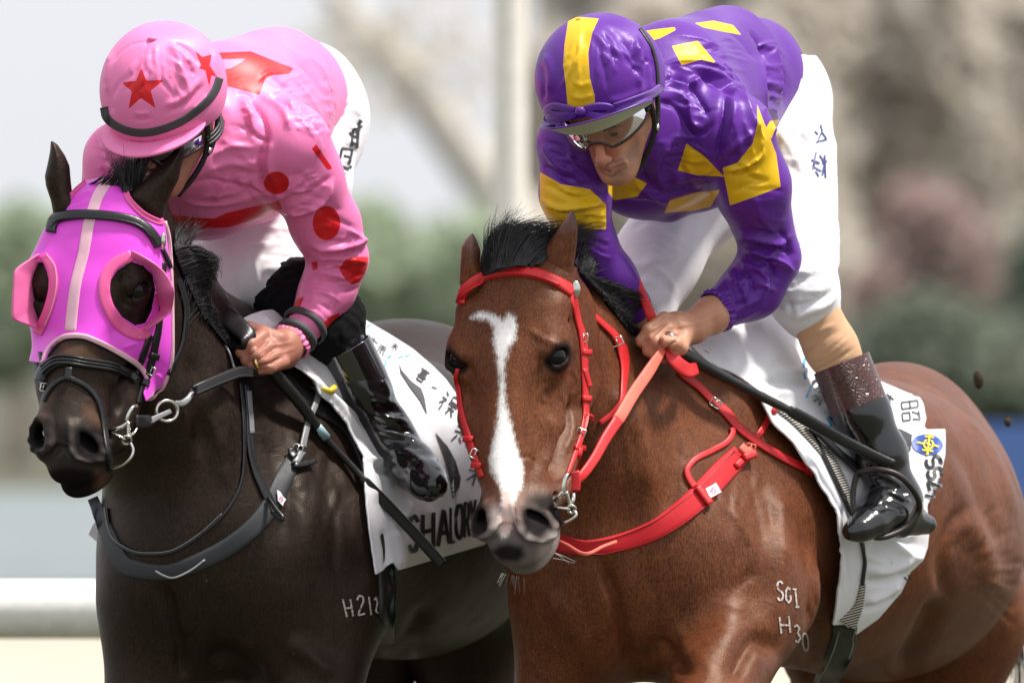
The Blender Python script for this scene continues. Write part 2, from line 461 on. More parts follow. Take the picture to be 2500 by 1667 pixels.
def sphere_geo(c, r, seg=16, ring=10, R=None):
    c = np.asarray(c, float); r = np.broadcast_to(np.asarray(r, float), (3,)); V = []; F = []
    for i in range(ring+1):
        a = math.pi*i/ring
        for j in range(seg):
            b = 2*math.pi*j/seg; V.append([math.sin(a)*math.cos(b), math.sin(a)*math.sin(b), math.cos(a)])
    V = np.array(V)*r
    if R is not None: V = V@np.asarray(R)
    for i in range(ring):
        for j in range(seg): F.append([i*seg+j, (i+1)*seg+j, (i+1)*seg+(j+1) % seg, i*seg+(j+1) % seg])
    return V+c, F
def box_geo(c, ax, half, bev=.15):
    """bevelled box: centre, 3 axes (rows), half sizes"""
    c = np.asarray(c, float); ax = np.asarray(ax, float); h = np.asarray(half, float); b = min(h)*bev
    bm = bmesh.new(); bmesh.ops.create_cube(bm, size=2); 
    for v in bm.verts: v.co = Vector((v.co.x*h[0], v.co.y*h[1], v.co.z*h[2]))
    bmesh.ops.bevel(bm, geom=list(bm.edges), offset=b, segments=2, affect='EDGES', profile=.5)
    bm.verts.index_update(); V = np.array([v.co[:] for v in bm.verts])@ax+c; F = [[v.index for v in f.verts] for f in bm.faces]; bm.free()
    return V, F
def lathe_geo(prof, c, axis, seg=16, up=None):
    """profile (radius, height) about an axis from c"""
    axis = np.asarray(axis, float); axis /= np.linalg.norm(axis)
    a = np.array([0, 0, 1.0]) if abs(axis[2]) < .9 else np.array([1.0, 0, 0]); A = np.cross(axis, a); A /= np.linalg.norm(A); B = np.cross(axis, A)
    V = []; F = []; m = len(prof)
    for j in range(seg):
        t = 2*math.pi*j/seg
        for r, h in prof: V.append(np.asarray(c)+axis*h+r*(math.cos(t)*A+math.sin(t)*B))
    for j in range(seg):
        for i in range(m-1): F.append([j*m+i, ((j+1) % seg)*m+i, ((j+1) % seg)*m+i+1, j*m+i+1])
    return np.array(V), F

# ------------------------------------------------------------------ materials
class NT:
    def __init__(s, name):
        s.m = bpy.data.materials.new(name); s.m.use_nodes = True; s.t = s.m.node_tree; s.t.nodes.clear()
        s.out = s.n('ShaderNodeOutputMaterial'); s.b = s.n('ShaderNodeBsdfPrincipled'); s.l(s.b.outputs[0], s.out.inputs[0])
        s.tc = s.n('ShaderNodeTexCoord')
    def n(s, t, **kw):
        x = s.t.nodes.new(t)
        for k, v in kw.items(): setattr(x, k, v)
        return x
    def l(s, a, b): s.t.links.new(a, b)
    def noise(s, scale, detail=3, rough=.5, vec=None, dist=0):
        x = s.n('ShaderNodeTexNoise'); x.inputs['Scale'].default_value = scale; x.inputs['Detail'].default_value = detail
        x.inputs['Roughness'].default_value = rough; x.inputs['Distortion'].default_value = dist
        s.l(vec if vec is not None else s.tc.outputs['Object'], x.inputs['Vector']); return x.outputs['Fac']
    def stretch(s, sc, rot=(0, 0, 0)):
        x = s.n('ShaderNodeMapping'); x.inputs['Scale'].default_value = sc; x.inputs['Rotation'].default_value = rot
        s.l(s.tc.outputs['Object'], x.inputs['Vector']); return x.outputs[0]
    def math(s, op, a, b=None, clamp=False):
        x = s.n('ShaderNodeMath', operation=op); x.use_clamp = clamp
        for i, q in enumerate((a, b)):
            if q is None: continue
            if isinstance(q, (int, float)): x.inputs[i].default_value = q
            else: s.l(q, x.inputs[i])
        return x.outputs[0]
    def mix(s, f, a, b, mode='MIX'):
        x = s.n('ShaderNodeMix', data_type='RGBA', blend_type=mode)
        for i, q in ((0, f), (6, a), (7, b)):
            if isinstance(q, (int, float)): x.inputs[i].default_value = q
            elif isinstance(q, (tuple, list)): x.inputs[i].default_value = (*q[:3], 1)
            else: s.l(q, x.inputs[i])
        return x.outputs[2]
    def ramp(s, f, lo, hi):
        x = s.n('ShaderNodeMapRange', interpolation_type='SMOOTHSTEP'); x.inputs[1].default_value = lo; x.inputs[2].default_value = hi
        s.l(f, x.inputs[0]); return x.outputs[0]
    def attr(s, name): return s.n('ShaderNodeAttribute', attribute_name=name).outputs['Fac']
    def bump(s, h, strength=.3, dist=.001, prev=None):
        x = s.n('ShaderNodeBump'); x.inputs['Strength'].default_value = strength; x.inputs['Distance'].default_value = dist
        s.l(h, x.inputs['Height'])
        if prev is not None: s.l(prev, x.inputs['Normal'])
        return x.outputs[0]
    def set(s, **kw):
        for k, v in kw.items():
            i = s.b.inputs[k.replace('_', ' ')]
            if isinstance(v, (int, float)): i.default_value = v
            elif isinstance(v, (tuple, list)): i.default_value = (*v[:3], 1) if len(i.default_value) == 4 else v
            else: s.l(v, i)
        return s
def srgb(h):
    h = h.lstrip('#'); c = [int(h[i:i+2], 16)/255 for i in (0, 2, 4)]
    return tuple(x/12.92 if x <= .04045 else ((x+.055)/1.055)**2.4 for x in c)
def simple(name, c, rough=.5, metal=0, spec=.5, var=.12, vs=30, bump=.15, bs=400, coat=0, sheen=0, dirt=None):
    t = NT(name); f = t.noise(vs, 4); dark = tuple(x*(1-var*2) for x in c)
    cc = t.mix(f, dark, tuple(min(1, x*(1+var)) for x in c))
    if dirt:
        g = t.ramp(t.noise(dirt[1], 5, .65), dirt[2], dirt[2]+.07); cc = t.mix(t.math('MULTIPLY', g, dirt[3]), cc, dirt[0])
    t.set(Base_Color=cc, Metallic=metal, Specular_IOR_Level=spec, Coat_Weight=coat)
    t.set(Roughness=t.math('ADD', t.math('MULTIPLY', t.noise(vs*3, 3), .16), rough-.08))
    if sheen: t.set(Sheen_Weight=sheen)
    if bump: t.set(Normal=t.bump(t.noise(bs, 3), bump, .0012))
    return t.m
# ------------------------------------------------------------------ horse heads
def unit(v): v = np.asarray(v, float); return v/np.linalg.norm(v)
def head_sdf(vox=.0032, grow=0.0, features=True, mouth=0.0):
    """thoroughbred head; a runs down the face from the poll, b to the horse's left, c out of the face"""
    s = SDF((-.12, -.17, -.36), (.70, .17, .07), vox); g = grow
    s.ell((.09, 0, -.075), (.13, .078, .075), k=.03)                       # cranium
    s.ell((.175, 0, -.062), (.115, .088, .058), k=.03)                     # forehead
    for q in (1, -1):
        s.ell((.195, q*.074, -.062), (.046, .032, .036), k=.028)            # orbit
        s.cone((.160, q*.060, -.034), (.182, q*.076, -.034), .016, .014, k=.025)     # brow ridge
        s.cone((.24, q*.066, -.10), (.33, q*.062, -.10), .022, .015, k=.03)  # facial crest
        s.cone((.33, q*.062, -.10), (.40, q*.046, -.088), .015, .012, k=.03)
        s.ell((.165, q*.052, -.185), (.115, .046, .105), k=.03)              # jowl
        s.cone((.20, q*.046, -.235), (.50, q*.022, -.118), .038, .026, k=.04)  # jaw bar
        s.cone((.25, q*.03, -.10), (.48, q*.024, -.062), .054, .036, k=.03)   # maxilla
        s.ell((.530, q*.047, -.042), (.054, .030, .034), k=.022)            # nostril flare
        s.cone((.475, q*.034, -.030), (.515, q*.046, -.026), .012, .014, k=.02)
        s.cone((.12, q*.055, -.055), (.165, q*.07, -.06), .03, .025, k=.03)  # temple
    s.cone((.20, 0, -.048), (.50, 0, -.036), .046, .034, k=.03)            # nasal bones
    s.cone((.50, 0, -.040), (.57, 0, -.050), .034, .036, k=.02)
    s.ell((.578, 0, -.062), (.050, .047, .036), k=.02)                      # upper lip
    s.ell((.586, 0, -.108), (.042, .034, .022), k=.012)                     # lower lip, chin
    s.cone((.50, 0, -.10), (.57, 0, -.095), .035, .03, k=.03)
    s.cone((.05, 0, -.12), (.13, 0, -.27), .075, .085, k=.05, flat=((0, 1, 0), .85))   # throat and neck stub
    s.cone((.10, 0, -.20), (.16, 0, -.28), .06, .07, k=.04)
    if features:
        for q in (1, -1):
            # nostril: wide comma above, running to the inside below, with a raised rim
            lp = [(.494, .046), (.496, .062), (.508, .075), (.530, .080), (.552, .072), (.566, .054), (.566, .040), (.552, .034), (.524, .037)]
            L = [(x, q*y, -.006-(y-.036)*.72) for x, y in lp]
            s.ell((.522, q*.060, -.020), (.029, .024, .022), k=.008, op='sub')
            s.cone((.526, q*.058, -.020), (.556, q*.046, -.014), .019, .010, k=.008, op='sub')
            s.cone((.522, q*.056, -.026), (.510, q*.042, -.085), .020, .012, k=.008, op='sub')
            for i in range(len(L)): s.cone(L[i], L[(i+1) % len(L)], (.0058 if i in (1, 2, 3) else .0072), k=.009)
            s.cone((.500, q*.030, -.006), (.556, q*.026, -.010), .009, .009, k=.014)
            # eye: socket and lids round the ball
            ec = np.array([.198, q*.0815, -.050]); d = unit([-.04, q*.74, .66]); tt = unit(np.array([.75, -q*.52, .55])); tt = unit(tt-d*(tt@d)); uu = np.cross(tt, d); uu = uu if uu@np.array([-.6, q*.3, .6]) > 0 else -uu
            s.ell(ec+d*.010, (.0175, .0170, .0170), k=.006, op='sub')
            ring = []
            for i in range(14):
                th = 2*math.pi*i/14; al = math.radians(58*abs(math.cos(th))**1.5+43*abs(math.sin(th))**1.5)
                ring.append(ec+.0256*(math.cos(al)*d+math.sin(al)*(math.cos(th)*tt+math.sin(th)*uu)))
            for i in range(14):
                r_ = .0042 if 0 < i < 7 else .0032; s.cone(ring[i], ring[(i+1) % 14], r_, k=.007)
            s.cone(ec+d*.010+uu*.031-tt*.014, ec+d*.012+uu*.028+tt*.016, .005, .004, k=.018)      # fold over the upper lid
            s.cone(ec+tt*.034+d*.012, ec+tt*.062+d*.004-uu*.022, .008, .005, k=.02, op='sub')     # tear groove
            s.ell((.150, q*.074, -.062), (.022, .012, .016), k=.025, op='sub')                    # hollow above the eye
            s.cone((.30, q*.054, -.130), (.44, q*.044, -.10), .008, .007, k=.03, op='sub')      # below the crest
        for q in (1, -1):
            s.cone((.535, q*.050, -.098), (.600, q*.046, -.093), .0055, .005, k=.006, op='sub')  # mouth line
        s.cone((.600, .045, -.094), (.626, .020, -.092), .005, .005, k=.006, op='sub'); s.cone((.600, -.045, -.094), (.626, -.020, -.092), .005, .005, k=.006, op='sub')
        s.cone((.622, .020, -.094), (.626, -.020, -.092), .005, .005, k=.006, op='sub')
        s.cone((.578, 0, -.014), (.630, 0, -.034), .0035, .0035, k=.012, op='sub')           # lip furrow
        s.cone((.560, .018, -.012), (.560, -.018, -.012), .005, .005, k=.014, op='sub')
    return s
class Pose:
    def __init__(s, o, A, C, marks):
        s.o = np.asarray(o, float); s.A = unit(A); C = np.asarray(C, float); C = C-s.A*(C@s.A); s.C = unit(C); s.B = np.cross(s.C, s.A)
        s.src = [s.rigid(np.array(m[0])) for m in marks]; s.dst = [m[1] for m in marks]
    def rigid(s, q): q = np.asarray(q, float); return s.o+q[..., :1]*s.A+q[..., 1:2]*s.B+q[..., 2:3]*s.C if q.ndim > 1 else s.o+q[0]*s.A+q[1]*s.B+q[2]*s.C
    def __call__(s, q):
        V = s.rigid(np.atleast_2d(q)); return warp(V, np.array(s.src), s.dst, .16)
def lin(p, q):
    """plane depth y from three or more (u,v,y)"""
    M = np.array([[P(u, v, y)[0], P(u, v, y)[2], 1] for u, v, y in p]); c = np.linalg.lstsq(M, np.array([y for _, _, y in p]), rcond=None)[0]
    return lambda x, z: c[0]*x+c[1]*z+c[2]
def ear_mesh(poly, y, ty=.02, rm=.03, vox=.0028, hollow=None, extra=()):
    Q = np.array([P(u, v, 0) for u, v in poly]); lo = Q.min(0)-[.05, 0, .05]; hi = Q.max(0)+[.05, 0, .05]; lo[1] = y-.10; hi[1] = y+.10
    s = SDF(lo, hi, vox); s.pillow(poly, y, ty, rm, k=.01)
    for e in extra: s.cone(*e)
    if hollow:
        for h in hollow: s.cone(*h, op='sub')
    return s.mesh(smooth=3)

bay_pose = Pose(P(1266, 628, .03), (-.02, -.36, -.933), (-.22, -.97, .1), [
    ((.0, 0, -.03), (1266, 628)), ((.198, .097, -.036), (1368, 868)), ((.192, -.106, -.07), (1095, 872)),
    ((.14, 0, -.005), (1240, 790)), ((.35, 0, -.003), (1226, 1045)), ((.525, 0, -.006), (1236, 1252)),
    ((.528, .058, -.022), (1310, 1270)), ((.528, -.070, -.030), (1168, 1275)), ((.63, 0, -.11), (1278, 1408)),
    ((.42, -.054, -.07), (1172, 1130)), ((.30, -.085, -.10), (1124, 990)), ((.60, -.046, -.075), (1196, 1345)), ((.60, .046, -.08), (1356, 1345)),
    ((.42, .06, -.07), (1318, 1130)), ((.10, -.085, -.07), (1125, 740)), ((.10, .085, -.07), (1396, 735)), ((.20, .09, -.20), (1440, 925)), ((.40, .058, -.16), (1408, 1095)), ((.30, .07, -.22), (1444, 1000)), ((.50, .050, -.10), (1368, 1200))])
drk_pose = Pose(P(255, 470, .03), (-.12, -.24, -.96), (-.20, -.97, .1), [
    ((.0, 0, -.03), (262, 462)), ((.198, .097, -.036), (346, 706)), ((.192, -.106, -.07), (75, 705)),
    ((.14, 0, -.005), (228, 620)), ((.35, 0, -.003), (176, 860)), ((.525, 0, -.006), (152, 1060)),
    ((.528, .058, -.022), (214, 1088)), ((.528, -.070, -.030), (88, 1066)), ((.63, 0, -.11), (190, 1217)),
    ((.42, -.054, -.07), (104, 940)), ((.30, -.085, -.10), (100, 850)), ((.60, -.046, -.075), (118, 1160)), ((.60, .046, -.08), (258, 1160)),
    ((.42, .06, -.07), (258, 930)), ((.10, -.085, -.07), (132, 560)), ((.10, .085, -.07), (392, 570)), ((.20, .09, -.20), (418, 765)), ((.40, .058, -.16), (348, 955)), ((.30, .07, -.22), (408, 880)), ((.50, .050, -.10), (285, 1060))])

def horse_material(name, base, warm, dark, sheen=.25, white=False, legs=None, grey=(.135, .118, .118), rough=.42):
    t = NT(name)
    st = t.stretch((6, 6, 2)); f1 = t.ramp(t.noise(3.2, 4, .55, dist=.4), .3, .7); f2 = t.ramp(t.noise(9, 5, .6, vec=st, dist=.6), .35, .75)
    c = t.mix(f1, base, warm); c = t.mix(t.math('MULTIPLY', f2, .6), c, dark)
    hair = t.noise(170, 3, .65, vec=t.stretch((3.2, 3.2, .55), (0, .45, 0)), dist=.8); c = t.mix(t.math('MULTIPLY', t.ramp(hair, .40, .72), .45), c, tuple(min(1, x*1.9+.004) for x in warm)); c = t.mix(t.math('MULTIPLY', t.ramp(hair, .58, .30), .5), c, tuple(x*.55 for x in dark))
    dst = t.ramp(t.noise(70, 4, .7), .66, .78); c = t.mix(t.math('MULTIPLY', dst, .25), c, (.24, .19, .15))
    c = t.mix(t.math('MULTIPLY', t.ramp(t.attr('muzzle'), -70, 70), .93), c, grey)
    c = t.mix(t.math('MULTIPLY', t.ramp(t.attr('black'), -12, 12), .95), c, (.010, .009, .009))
    c = t.mix(t.math('MULTIPLY', t.ramp(t.attr('pale'), -16, 18), .6), c, (.42, .36, .33) if white else (.125, .066, .040))
    fuzz = t.math('MULTIPLY', t.math('SUBTRACT', t.noise(330, 2, .6, vec=t.stretch((1, 1, .18), (0, .2, 0))), .5), 20)
    fz2 = t.math('MULTIPLY', t.math('SUBTRACT', t.noise(60, 2, .6), .5), 10)
    if white:
        w = t.math('ADD', t.math('ADD', t.attr('blaze'), fuzz), fz2); wm = t.ramp(w, -8, 12)
        c = t.mix(wm, c, t.mix(t.ramp(t.noise(130, 3), .35, .8), (.84, .82, .80), (.72, .69, .66)))
        pk = t.ramp(t.math('ADD', t.attr('pink'), fz2), -6, 8); c = t.mix(t.math('MULTIPLY', pk, .85), c, (.62, .42, .37))
        gr = t.ramp(t.math('ADD', t.attr('green'), fuzz), -12, 16); c = t.mix(t.math('MULTIPLY', gr, .75), c, (.20, .24, .06))
    b1 = t.bump(hair, .24, .0014)
    b2 = t.bump(t.noise(24, 5, .62, dist=.7), .30, .007, b1)
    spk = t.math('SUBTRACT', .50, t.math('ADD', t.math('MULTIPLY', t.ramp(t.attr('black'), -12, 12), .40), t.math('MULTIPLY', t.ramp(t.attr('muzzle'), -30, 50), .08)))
    t.set(Base_Color=c, Specular_IOR_Level=spk, Specular_Tint=(1.0, .80, .64), IOR=1.32, Normal=b2, Sheen_Weight=sheen, Sheen_Roughness=.45)
    t.set(Roughness=t.math('ADD', t.math('MULTIPLY', t.noise(14, 3), .24), rough-.04))
    return t.m

def horse_body(prims, lo, hi, vox, creases, carve=()):
    s = SDF(lo, hi, vox)
    for kind, *a in prims:
        if kind == 'c': s.cone(*a)
        elif kind == 'e': s.ell(*a)
    for a in carve: s.cone(*a, op='sub')
    V, F = s.mesh(smooth=5); V = V+vnorm(V, F)*(snoise(V, 9, 3, 2)*.0035)[:, None]
    return folds(V, F, creases), F, s
def cn(u, v, y, r, u2, v2, y2, r2, k=.06, flat=None): return ('c', P(u, v, y), P(u2, v2, y2), r, r2, k, flat)
def el(u, v, y, r, k=.08, R=None): return ('e', P(u, v, y), r, R, k)
yaw = math.radians(26); FWD = np.array([-math.sin(yaw), -math.cos(yaw), 0]); SIDE = np.array([math.cos(yaw), -math.sin(yaw), 0])
Rb = [SIDE, -FWD, (0, 0, 1)]
# ---- bay: neck, chest, shoulder, barrel, quarters, forelegs
bay_prims = [
    cn(1320, 730, .13, .080, 1400, 850, .27, .105, .05, (SIDE, .80)), cn(1400, 850, .27, .105, 1530, 985, .42, .125, .06, (SIDE, .85)),
    cn(1530, 985, .42, .125, 1720, 1040, .62, .15, .08), cn(1290, 830, .16, .085, 1420, 1080, .30, .14, .06),
    cn(1420, 1080, .30, .14, 1560, 1290, .42, .20, .08),
    el(1545, 1330, .46, (.225, .30, .25), .08, Rb), el(1450, 1440, .36, (.135, .16, .19), .07, Rb), el(1700, 1430, .36, (.15, .16, .20), .07, Rb),
    el(1800, 1260, .56, (.125, .25, .30), .07, Rb), cn(1790, 1150, .62, .15, 1830, 1440, .42, .14, .07),
    el(2000, 1265, .95, (.285, .50, .30), .09, Rb), el(2140, 1300, 1.25, (.275, .42, .30), .09, Rb),
    el(2190, 1165, 1.50, (.172, .31, .232), .09, Rb), cn(2265, 1255, 1.58, .172, 2335, 1500, 1.60, .140, .09), cn(2335, 1500, 1.60, .140, 2300, 1800, 1.60, .085, .06),
    cn(2060, 1180, 1.6, .18, 2080, 1560, 1.62, .15, .08),
    cn(1375, 1500, .36, .095, 1330, 1830, .34, .062, .05), cn(1800, 1540, .34, .105, 1690, 1800, .02, .075, .05)]
bay_creases = [([(1470, 1365), (1500, 1440), (1520, 1540), (1545, 1640)], 16, -.016), ([(1545, 1640), (1580, 1600), (1610, 1570), (1640, 1600), (1680, 1650)], 18, -.010),
    ([(1330, 1440), (1400, 1520), (1450, 1600), (1500, 1650)], 34, .008), ([(1900, 1600), (1850, 1560), (1815, 1600), (1790, 1660)], 20, -.014),
    ([(1690, 1640), (1760, 1560), (1800, 1450)], 40, .008), ([(1880, 1180), (1910, 1300), (1900, 1450), (1880, 1560)], 34, .010),
    ([(1960, 1250), (1990, 1400), (1990, 1550), (1975, 1660)], 22, -.014), ([(1790, 1440), (1830, 1405), (1850, 1400)], 12, -.004),
    ([(1560, 1010), (1620, 1090), (1640, 1180), (1620, 1270)], 26, -.008), ([(1500, 950), (1560, 1060), (1590, 1200)], 26, .007), ([(1600, 920), (1680, 1040), (1720, 1180)], 40, .006),
    ([(2320, 1470), (2296, 1380), (2320, 1290), (2370, 1230)], 18, -.008), ([(2190, 1660), (2250, 1560), (2300, 1460)], 24, -.020), ([(2360, 1250), (2400, 1340), (2420, 1460)], 34, .010), ([(2130, 900), (2240, 940), (2320, 1010)], 30, .006),
    ([(2300, 1060), (2380, 1180), (2440, 1340)], 22, -.008), ([(2350, 1000), (2430, 1120), (2480, 1260)], 16, .007), ([(2260, 960), (2330, 1100), (2360, 1240)], 34, .006)]
for i in range(13):       # skin folds fanning from the flank
    a = 1.25-.16*i; r0, r1 = 50+8*(i % 3), 130+30*(i % 4); q0 = (2318, 1400); r1 = 70+22*((i*7) % 5); bay_creases.append(([(q0[0]+r0*math.cos(a), q0[1]-r0*math.sin(a)), (q0[0]+(r0+r1)/2*math.cos(a+.10), q0[1]-(r0+r1)/2*math.sin(a+.10)), (q0[0]+(r0+r1)*math.cos(a), q0[1]-(r0+r1)*math.sin(a))], 6, -.0022))
bay_creases += creases(61, [([(1740, 1000), (1900, 1100)], [(1780, 1400), (1940, 1420)], 9, (6, 12), (.001, .0025)), ([(1480, 880), (1620, 920)], [(1540, 1220), (1700, 1220)], 7, (8, 14), (.0015, .003)), ([(1330, 1440), (1640, 1400)], [(1400, 1640), (1660, 1640)], 6, (10, 16), (.0015, .003)), ([(2130, 950), (2300, 980)], [(2150, 1350), (2330, 1300)], 7, (8, 14), (.001, .0025))])
bay_creases = [(q, w, h*1.35) for q, w, h in bay_creases]
VB, FB, bay_sdf = horse_body(bay_prims, (-.15, -.15, .70), (1.18, 2.05, 1.72), .0085, bay_creases, [(P(1548, 1290, .12), P(1545, 1640, .08), .03, .05, .10)])
sH = head_sdf(); VH0, FH = sH.mesh(smooth=2); VHb = bay_pose(VH0)
VHb = folds(VHb, FH, [([(1385, 905), (1400, 930), (1395, 960)], 7, -.0025), ([(1340, 935), (1320, 960), (1330, 985)], 7, .003), ([(1300, 1010), (1315, 1090), (1300, 1160)], 12, -.003),
    ([(1345, 1010), (1350, 1080), (1330, 1150)], 12, .0035), ([(1360, 1180), (1380, 1175), (1400, 1150)], 6, -.003), ([(1290, 800), (1330, 830), (1390, 850)], 9, .003), ([(1370, 950), (1400, 1040), (1370, 1120)], 10, .003),
    ([(1260, 1120), (1290, 1115), (1310, 1130)], 5, -.002), ([(1130, 880), (1140, 950), (1160, 1010)], 10, -.003)])
e1, f1 = ear_mesh([(1397, 508), (1407, 530), (1411, 560), (1408, 600), (1402, 640), (1400, 680), (1385, 700), (1345, 690), (1305, 640), (1330, 598), (1352, 573), (1378, 540)], .07, .030, .034)
e2, f2 = ear_mesh([(1154, 567), (1166, 588), (1174, 612), (1172, 640), (1185, 670), (1170, 720), (1132, 735), (1121, 690), (1124, 640), (1127, 602), (1140, 582)], .05, .028, .026)
def hattr(V, F, **kw): return {k: marks(V, F, v, yr) for k, (v, yr) in kw.items()}
blaze = [[(1206, 772), (1225, 780), (1245, 764), (1258, 775), (1262, 800), (1258, 830), (1243, 850), (1235, 880), (1232, 910), (1233, 955), (1240, 1000), (1250, 1040), (1262, 1090), (1274, 1120), (1279, 1150), (1275, 1185), (1262, 1210), (1252, 1235), (1253, 1262), (1246, 1290), (1236, 1310), (1224, 1312), (1217, 1290), (1222, 1250), (1225, 1220), (1220, 1190), (1207, 1165), (1197, 1150), (1193, 1120), (1205, 1070), (1214, 1020), (1219, 960), (1217, 910), (1212, 870), (1205, 840), (1204, 800)],
         [(1148, 776), (1175, 759), (1206, 768), (1226, 778), (1226, 800), (1210, 806), (1190, 780), (1165, 778)]]
aB = hattr(VHb, FH, blaze=(blaze, None), pink=([[(1224, 1195), (1252, 1195), (1254, 1240), (1256, 1275), (1240, 1310), (1222, 1300), (1218, 1260), (1228, 1230)]], None),
           green=([[(1215, 1400), (1300, 1410), (1350, 1392), (1350, 1440), (1220, 1440)]], None),
           muzzle=([[(1120, 1262), (1170, 1228), (1205, 1240), (1250, 1260), (1300, 1215), (1350, 1225), (1375, 1260), (1390, 1330), (1370, 1440), (1180, 1440)]], None),
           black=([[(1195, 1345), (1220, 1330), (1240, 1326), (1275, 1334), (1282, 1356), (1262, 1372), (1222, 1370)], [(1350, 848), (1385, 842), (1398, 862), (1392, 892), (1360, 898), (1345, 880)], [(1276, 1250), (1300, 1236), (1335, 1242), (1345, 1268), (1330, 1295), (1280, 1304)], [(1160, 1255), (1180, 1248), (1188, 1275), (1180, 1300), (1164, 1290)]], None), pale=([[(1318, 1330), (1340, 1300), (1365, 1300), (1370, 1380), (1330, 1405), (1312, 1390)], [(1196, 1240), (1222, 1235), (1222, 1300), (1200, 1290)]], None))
aE = lambda V, F, tip: dict(muzzle=marks(V, F, [tip]))
_lid = np.max([60*(1-np.linalg.norm((VH0-np.array([.199, q*.090, -.043]))/np.array([.030, .027, .030]), axis=1)) for q in (1, -1)], axis=0)
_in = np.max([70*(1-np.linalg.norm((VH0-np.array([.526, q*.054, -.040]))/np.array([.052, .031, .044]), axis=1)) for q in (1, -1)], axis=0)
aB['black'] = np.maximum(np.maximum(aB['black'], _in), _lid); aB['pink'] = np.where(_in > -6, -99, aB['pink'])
def legs(chains):
    out = []
    for ch in chains:
        q = [(*P(u, v, y), r_) for u, v, y, r_ in ch]; A_ = np.array([c[:3] for c in q]); ls = SDF(A_.min(0)-.14, A_.max(0)+.14, .008); ls.chain(q, .02); e_ = q[-1]
        ls.cone((e_[0]-.01, e_[1]-.02, .035), (e_[0]-.01, e_[1]-.01, .06), .052, .042, .02) if e_[2] < .2 else None
        V, F = ls.mesh(smooth=3); V[:, 2] = np.maximum(V[:, 2], .004); out.append((V, F, {}))
    return out
bay_legs = legs([[(1330, 1780, .34, .066), (1325, 2080, .32, .048), (1325, 2450, .36, .030), (1330, 2620, .38, .036), (1322, 2765, .32, .046)], [(1695, 1780, .03, .074), (1680, 1860, -.02, .055), (1730, 2100, .30, .034), (1750, 2200, .40, .036), (1760, 2270, .48, .045)],
    [(2300, 1760, 1.60, .090), (2330, 2050, 1.75, .055), (2280, 2400, 1.75, .035), (2270, 2560, 1.72, .040), (2255, 2650, 1.66, .046)], [(2080, 1560, 1.62, .14), (2060, 1850, 1.66, .09), (2080, 2080, 1.85, .055), (2040, 2400, 1.90, .035), (2020, 2550, 1.86, .040), (2005, 2630, 1.80, .046)]])
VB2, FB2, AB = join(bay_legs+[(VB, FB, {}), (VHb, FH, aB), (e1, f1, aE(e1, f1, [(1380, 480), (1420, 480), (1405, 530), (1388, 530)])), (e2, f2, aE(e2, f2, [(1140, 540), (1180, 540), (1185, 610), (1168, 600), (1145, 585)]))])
M_bay = horse_material('bay_coat', (.084, .0245, .0100), (.150, .0475, .0180), (.034, .0095, .0052), sheen=.0, white=True, rough=.36)
bay = thing('horse', 'bright bay racehorse with a long white blaze and red bridle, nearest the post', 'horse', (P(1750, 833, .7)[0], .7, 0.0))
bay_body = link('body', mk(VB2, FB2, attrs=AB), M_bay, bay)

# ---- dark horse
drk_prims = [
    cn(300, 590, .13, .080, 400, 740, .28, .105, .05, (SIDE, .80)), cn(400, 740, .28, .105, 530, 920, .44, .130, .06, (SIDE, .85)),
    cn(530, 920, .44, .130, 720, 1010, .66, .15, .08), cn(290, 700, .16, .085, 400, 1000, .30, .14, .06), cn(400, 1000, .30, .14, 540, 1250, .42, .20, .08),
    el(560, 1330, .46, (.235, .30, .25), .08, Rb), el(440, 1440, .36, (.145, .16, .20), .07, Rb), el(700, 1440, .36, (.15, .16, .20), .07, Rb),
    el(760, 1230, .56, (.125, .25, .30), .07, Rb), cn(770, 1130, .62, .14, 800, 1440, .42, .13, .07),
    el(900, 1220, .95, (.27, .50, .30), .09, Rb), el(990, 1260, 1.25, (.265, .42, .29), .09, Rb),
    el(985, 1060, 1.50, (.235, .36, .235), .09, Rb), cn(1050, 1150, 1.60, .20, 1130, 1440, 1.62, .145, .09), cn(1130, 1440, 1.62, .145, 1150, 1760, 1.62, .085, .06),
    cn(860, 1180, 1.6, .18, 900, 1460, 1.62, .13, .08),
    cn(390, 1500, .36, .11, 350, 1830, .30, .075, .05), cn(790, 1500, .36, .11, 760, 1830, .26, .075, .05)]
drk_creases = [([(400, 1420), (420, 1500), (440, 1580), (450, 1660)], 18, -.014), ([(640, 1660), (560, 1600), (500, 1620)], 26, -.012), ([(700, 1560), (780, 1620), (800, 1660)], 24, .010),
    ([(880, 1160), (905, 1300), (900, 1450)], 28, .009), ([(700, 1120), (740, 1250), (760, 1400)], 40, .006), ([(640, 1060), (700, 1200), (690, 1330)], 26, -.006), ([(480, 930), (530, 1060), (560, 1200)], 24, .006),
    ([(460, 860), (500, 980), (490, 1120)], 24, -.008), ([(760, 1000), (820, 1100), (850, 1220)], 20, .005), ([(940, 1640), (1000, 1560), (1050, 1480)], 22, -.014), ([(540, 900), (600, 1000), (640, 1120)], 16, -.004), ([(800, 1180), (820, 1300), (815, 1400)], 12, -.004)]
drk_creases += creases(62, [([(690, 1040), (860, 1080)], [(700, 1400), (880, 1400)], 9, (6, 12), (.001, .0022)), ([(420, 820), (540, 900)], [(470, 1180), (640, 1180)], 7, (8, 14), (.0015, .003)), ([(420, 1430), (640, 1430)], [(440, 1640), (660, 1620)], 5, (10, 16), (.0015, .003))])
drk_creases = [(q, w, h*1.35) for q, w, h in drk_creases]
VD, FD, drk_sdf = horse_body(drk_prims, (-1.0, -.15, .70), (.22, 2.05, 1.78), .0085, drk_creases, [(P(560, 1380, .10), P(500, 1660, .06), .03, .05, .10)])
VHd = drk_pose(VH0)
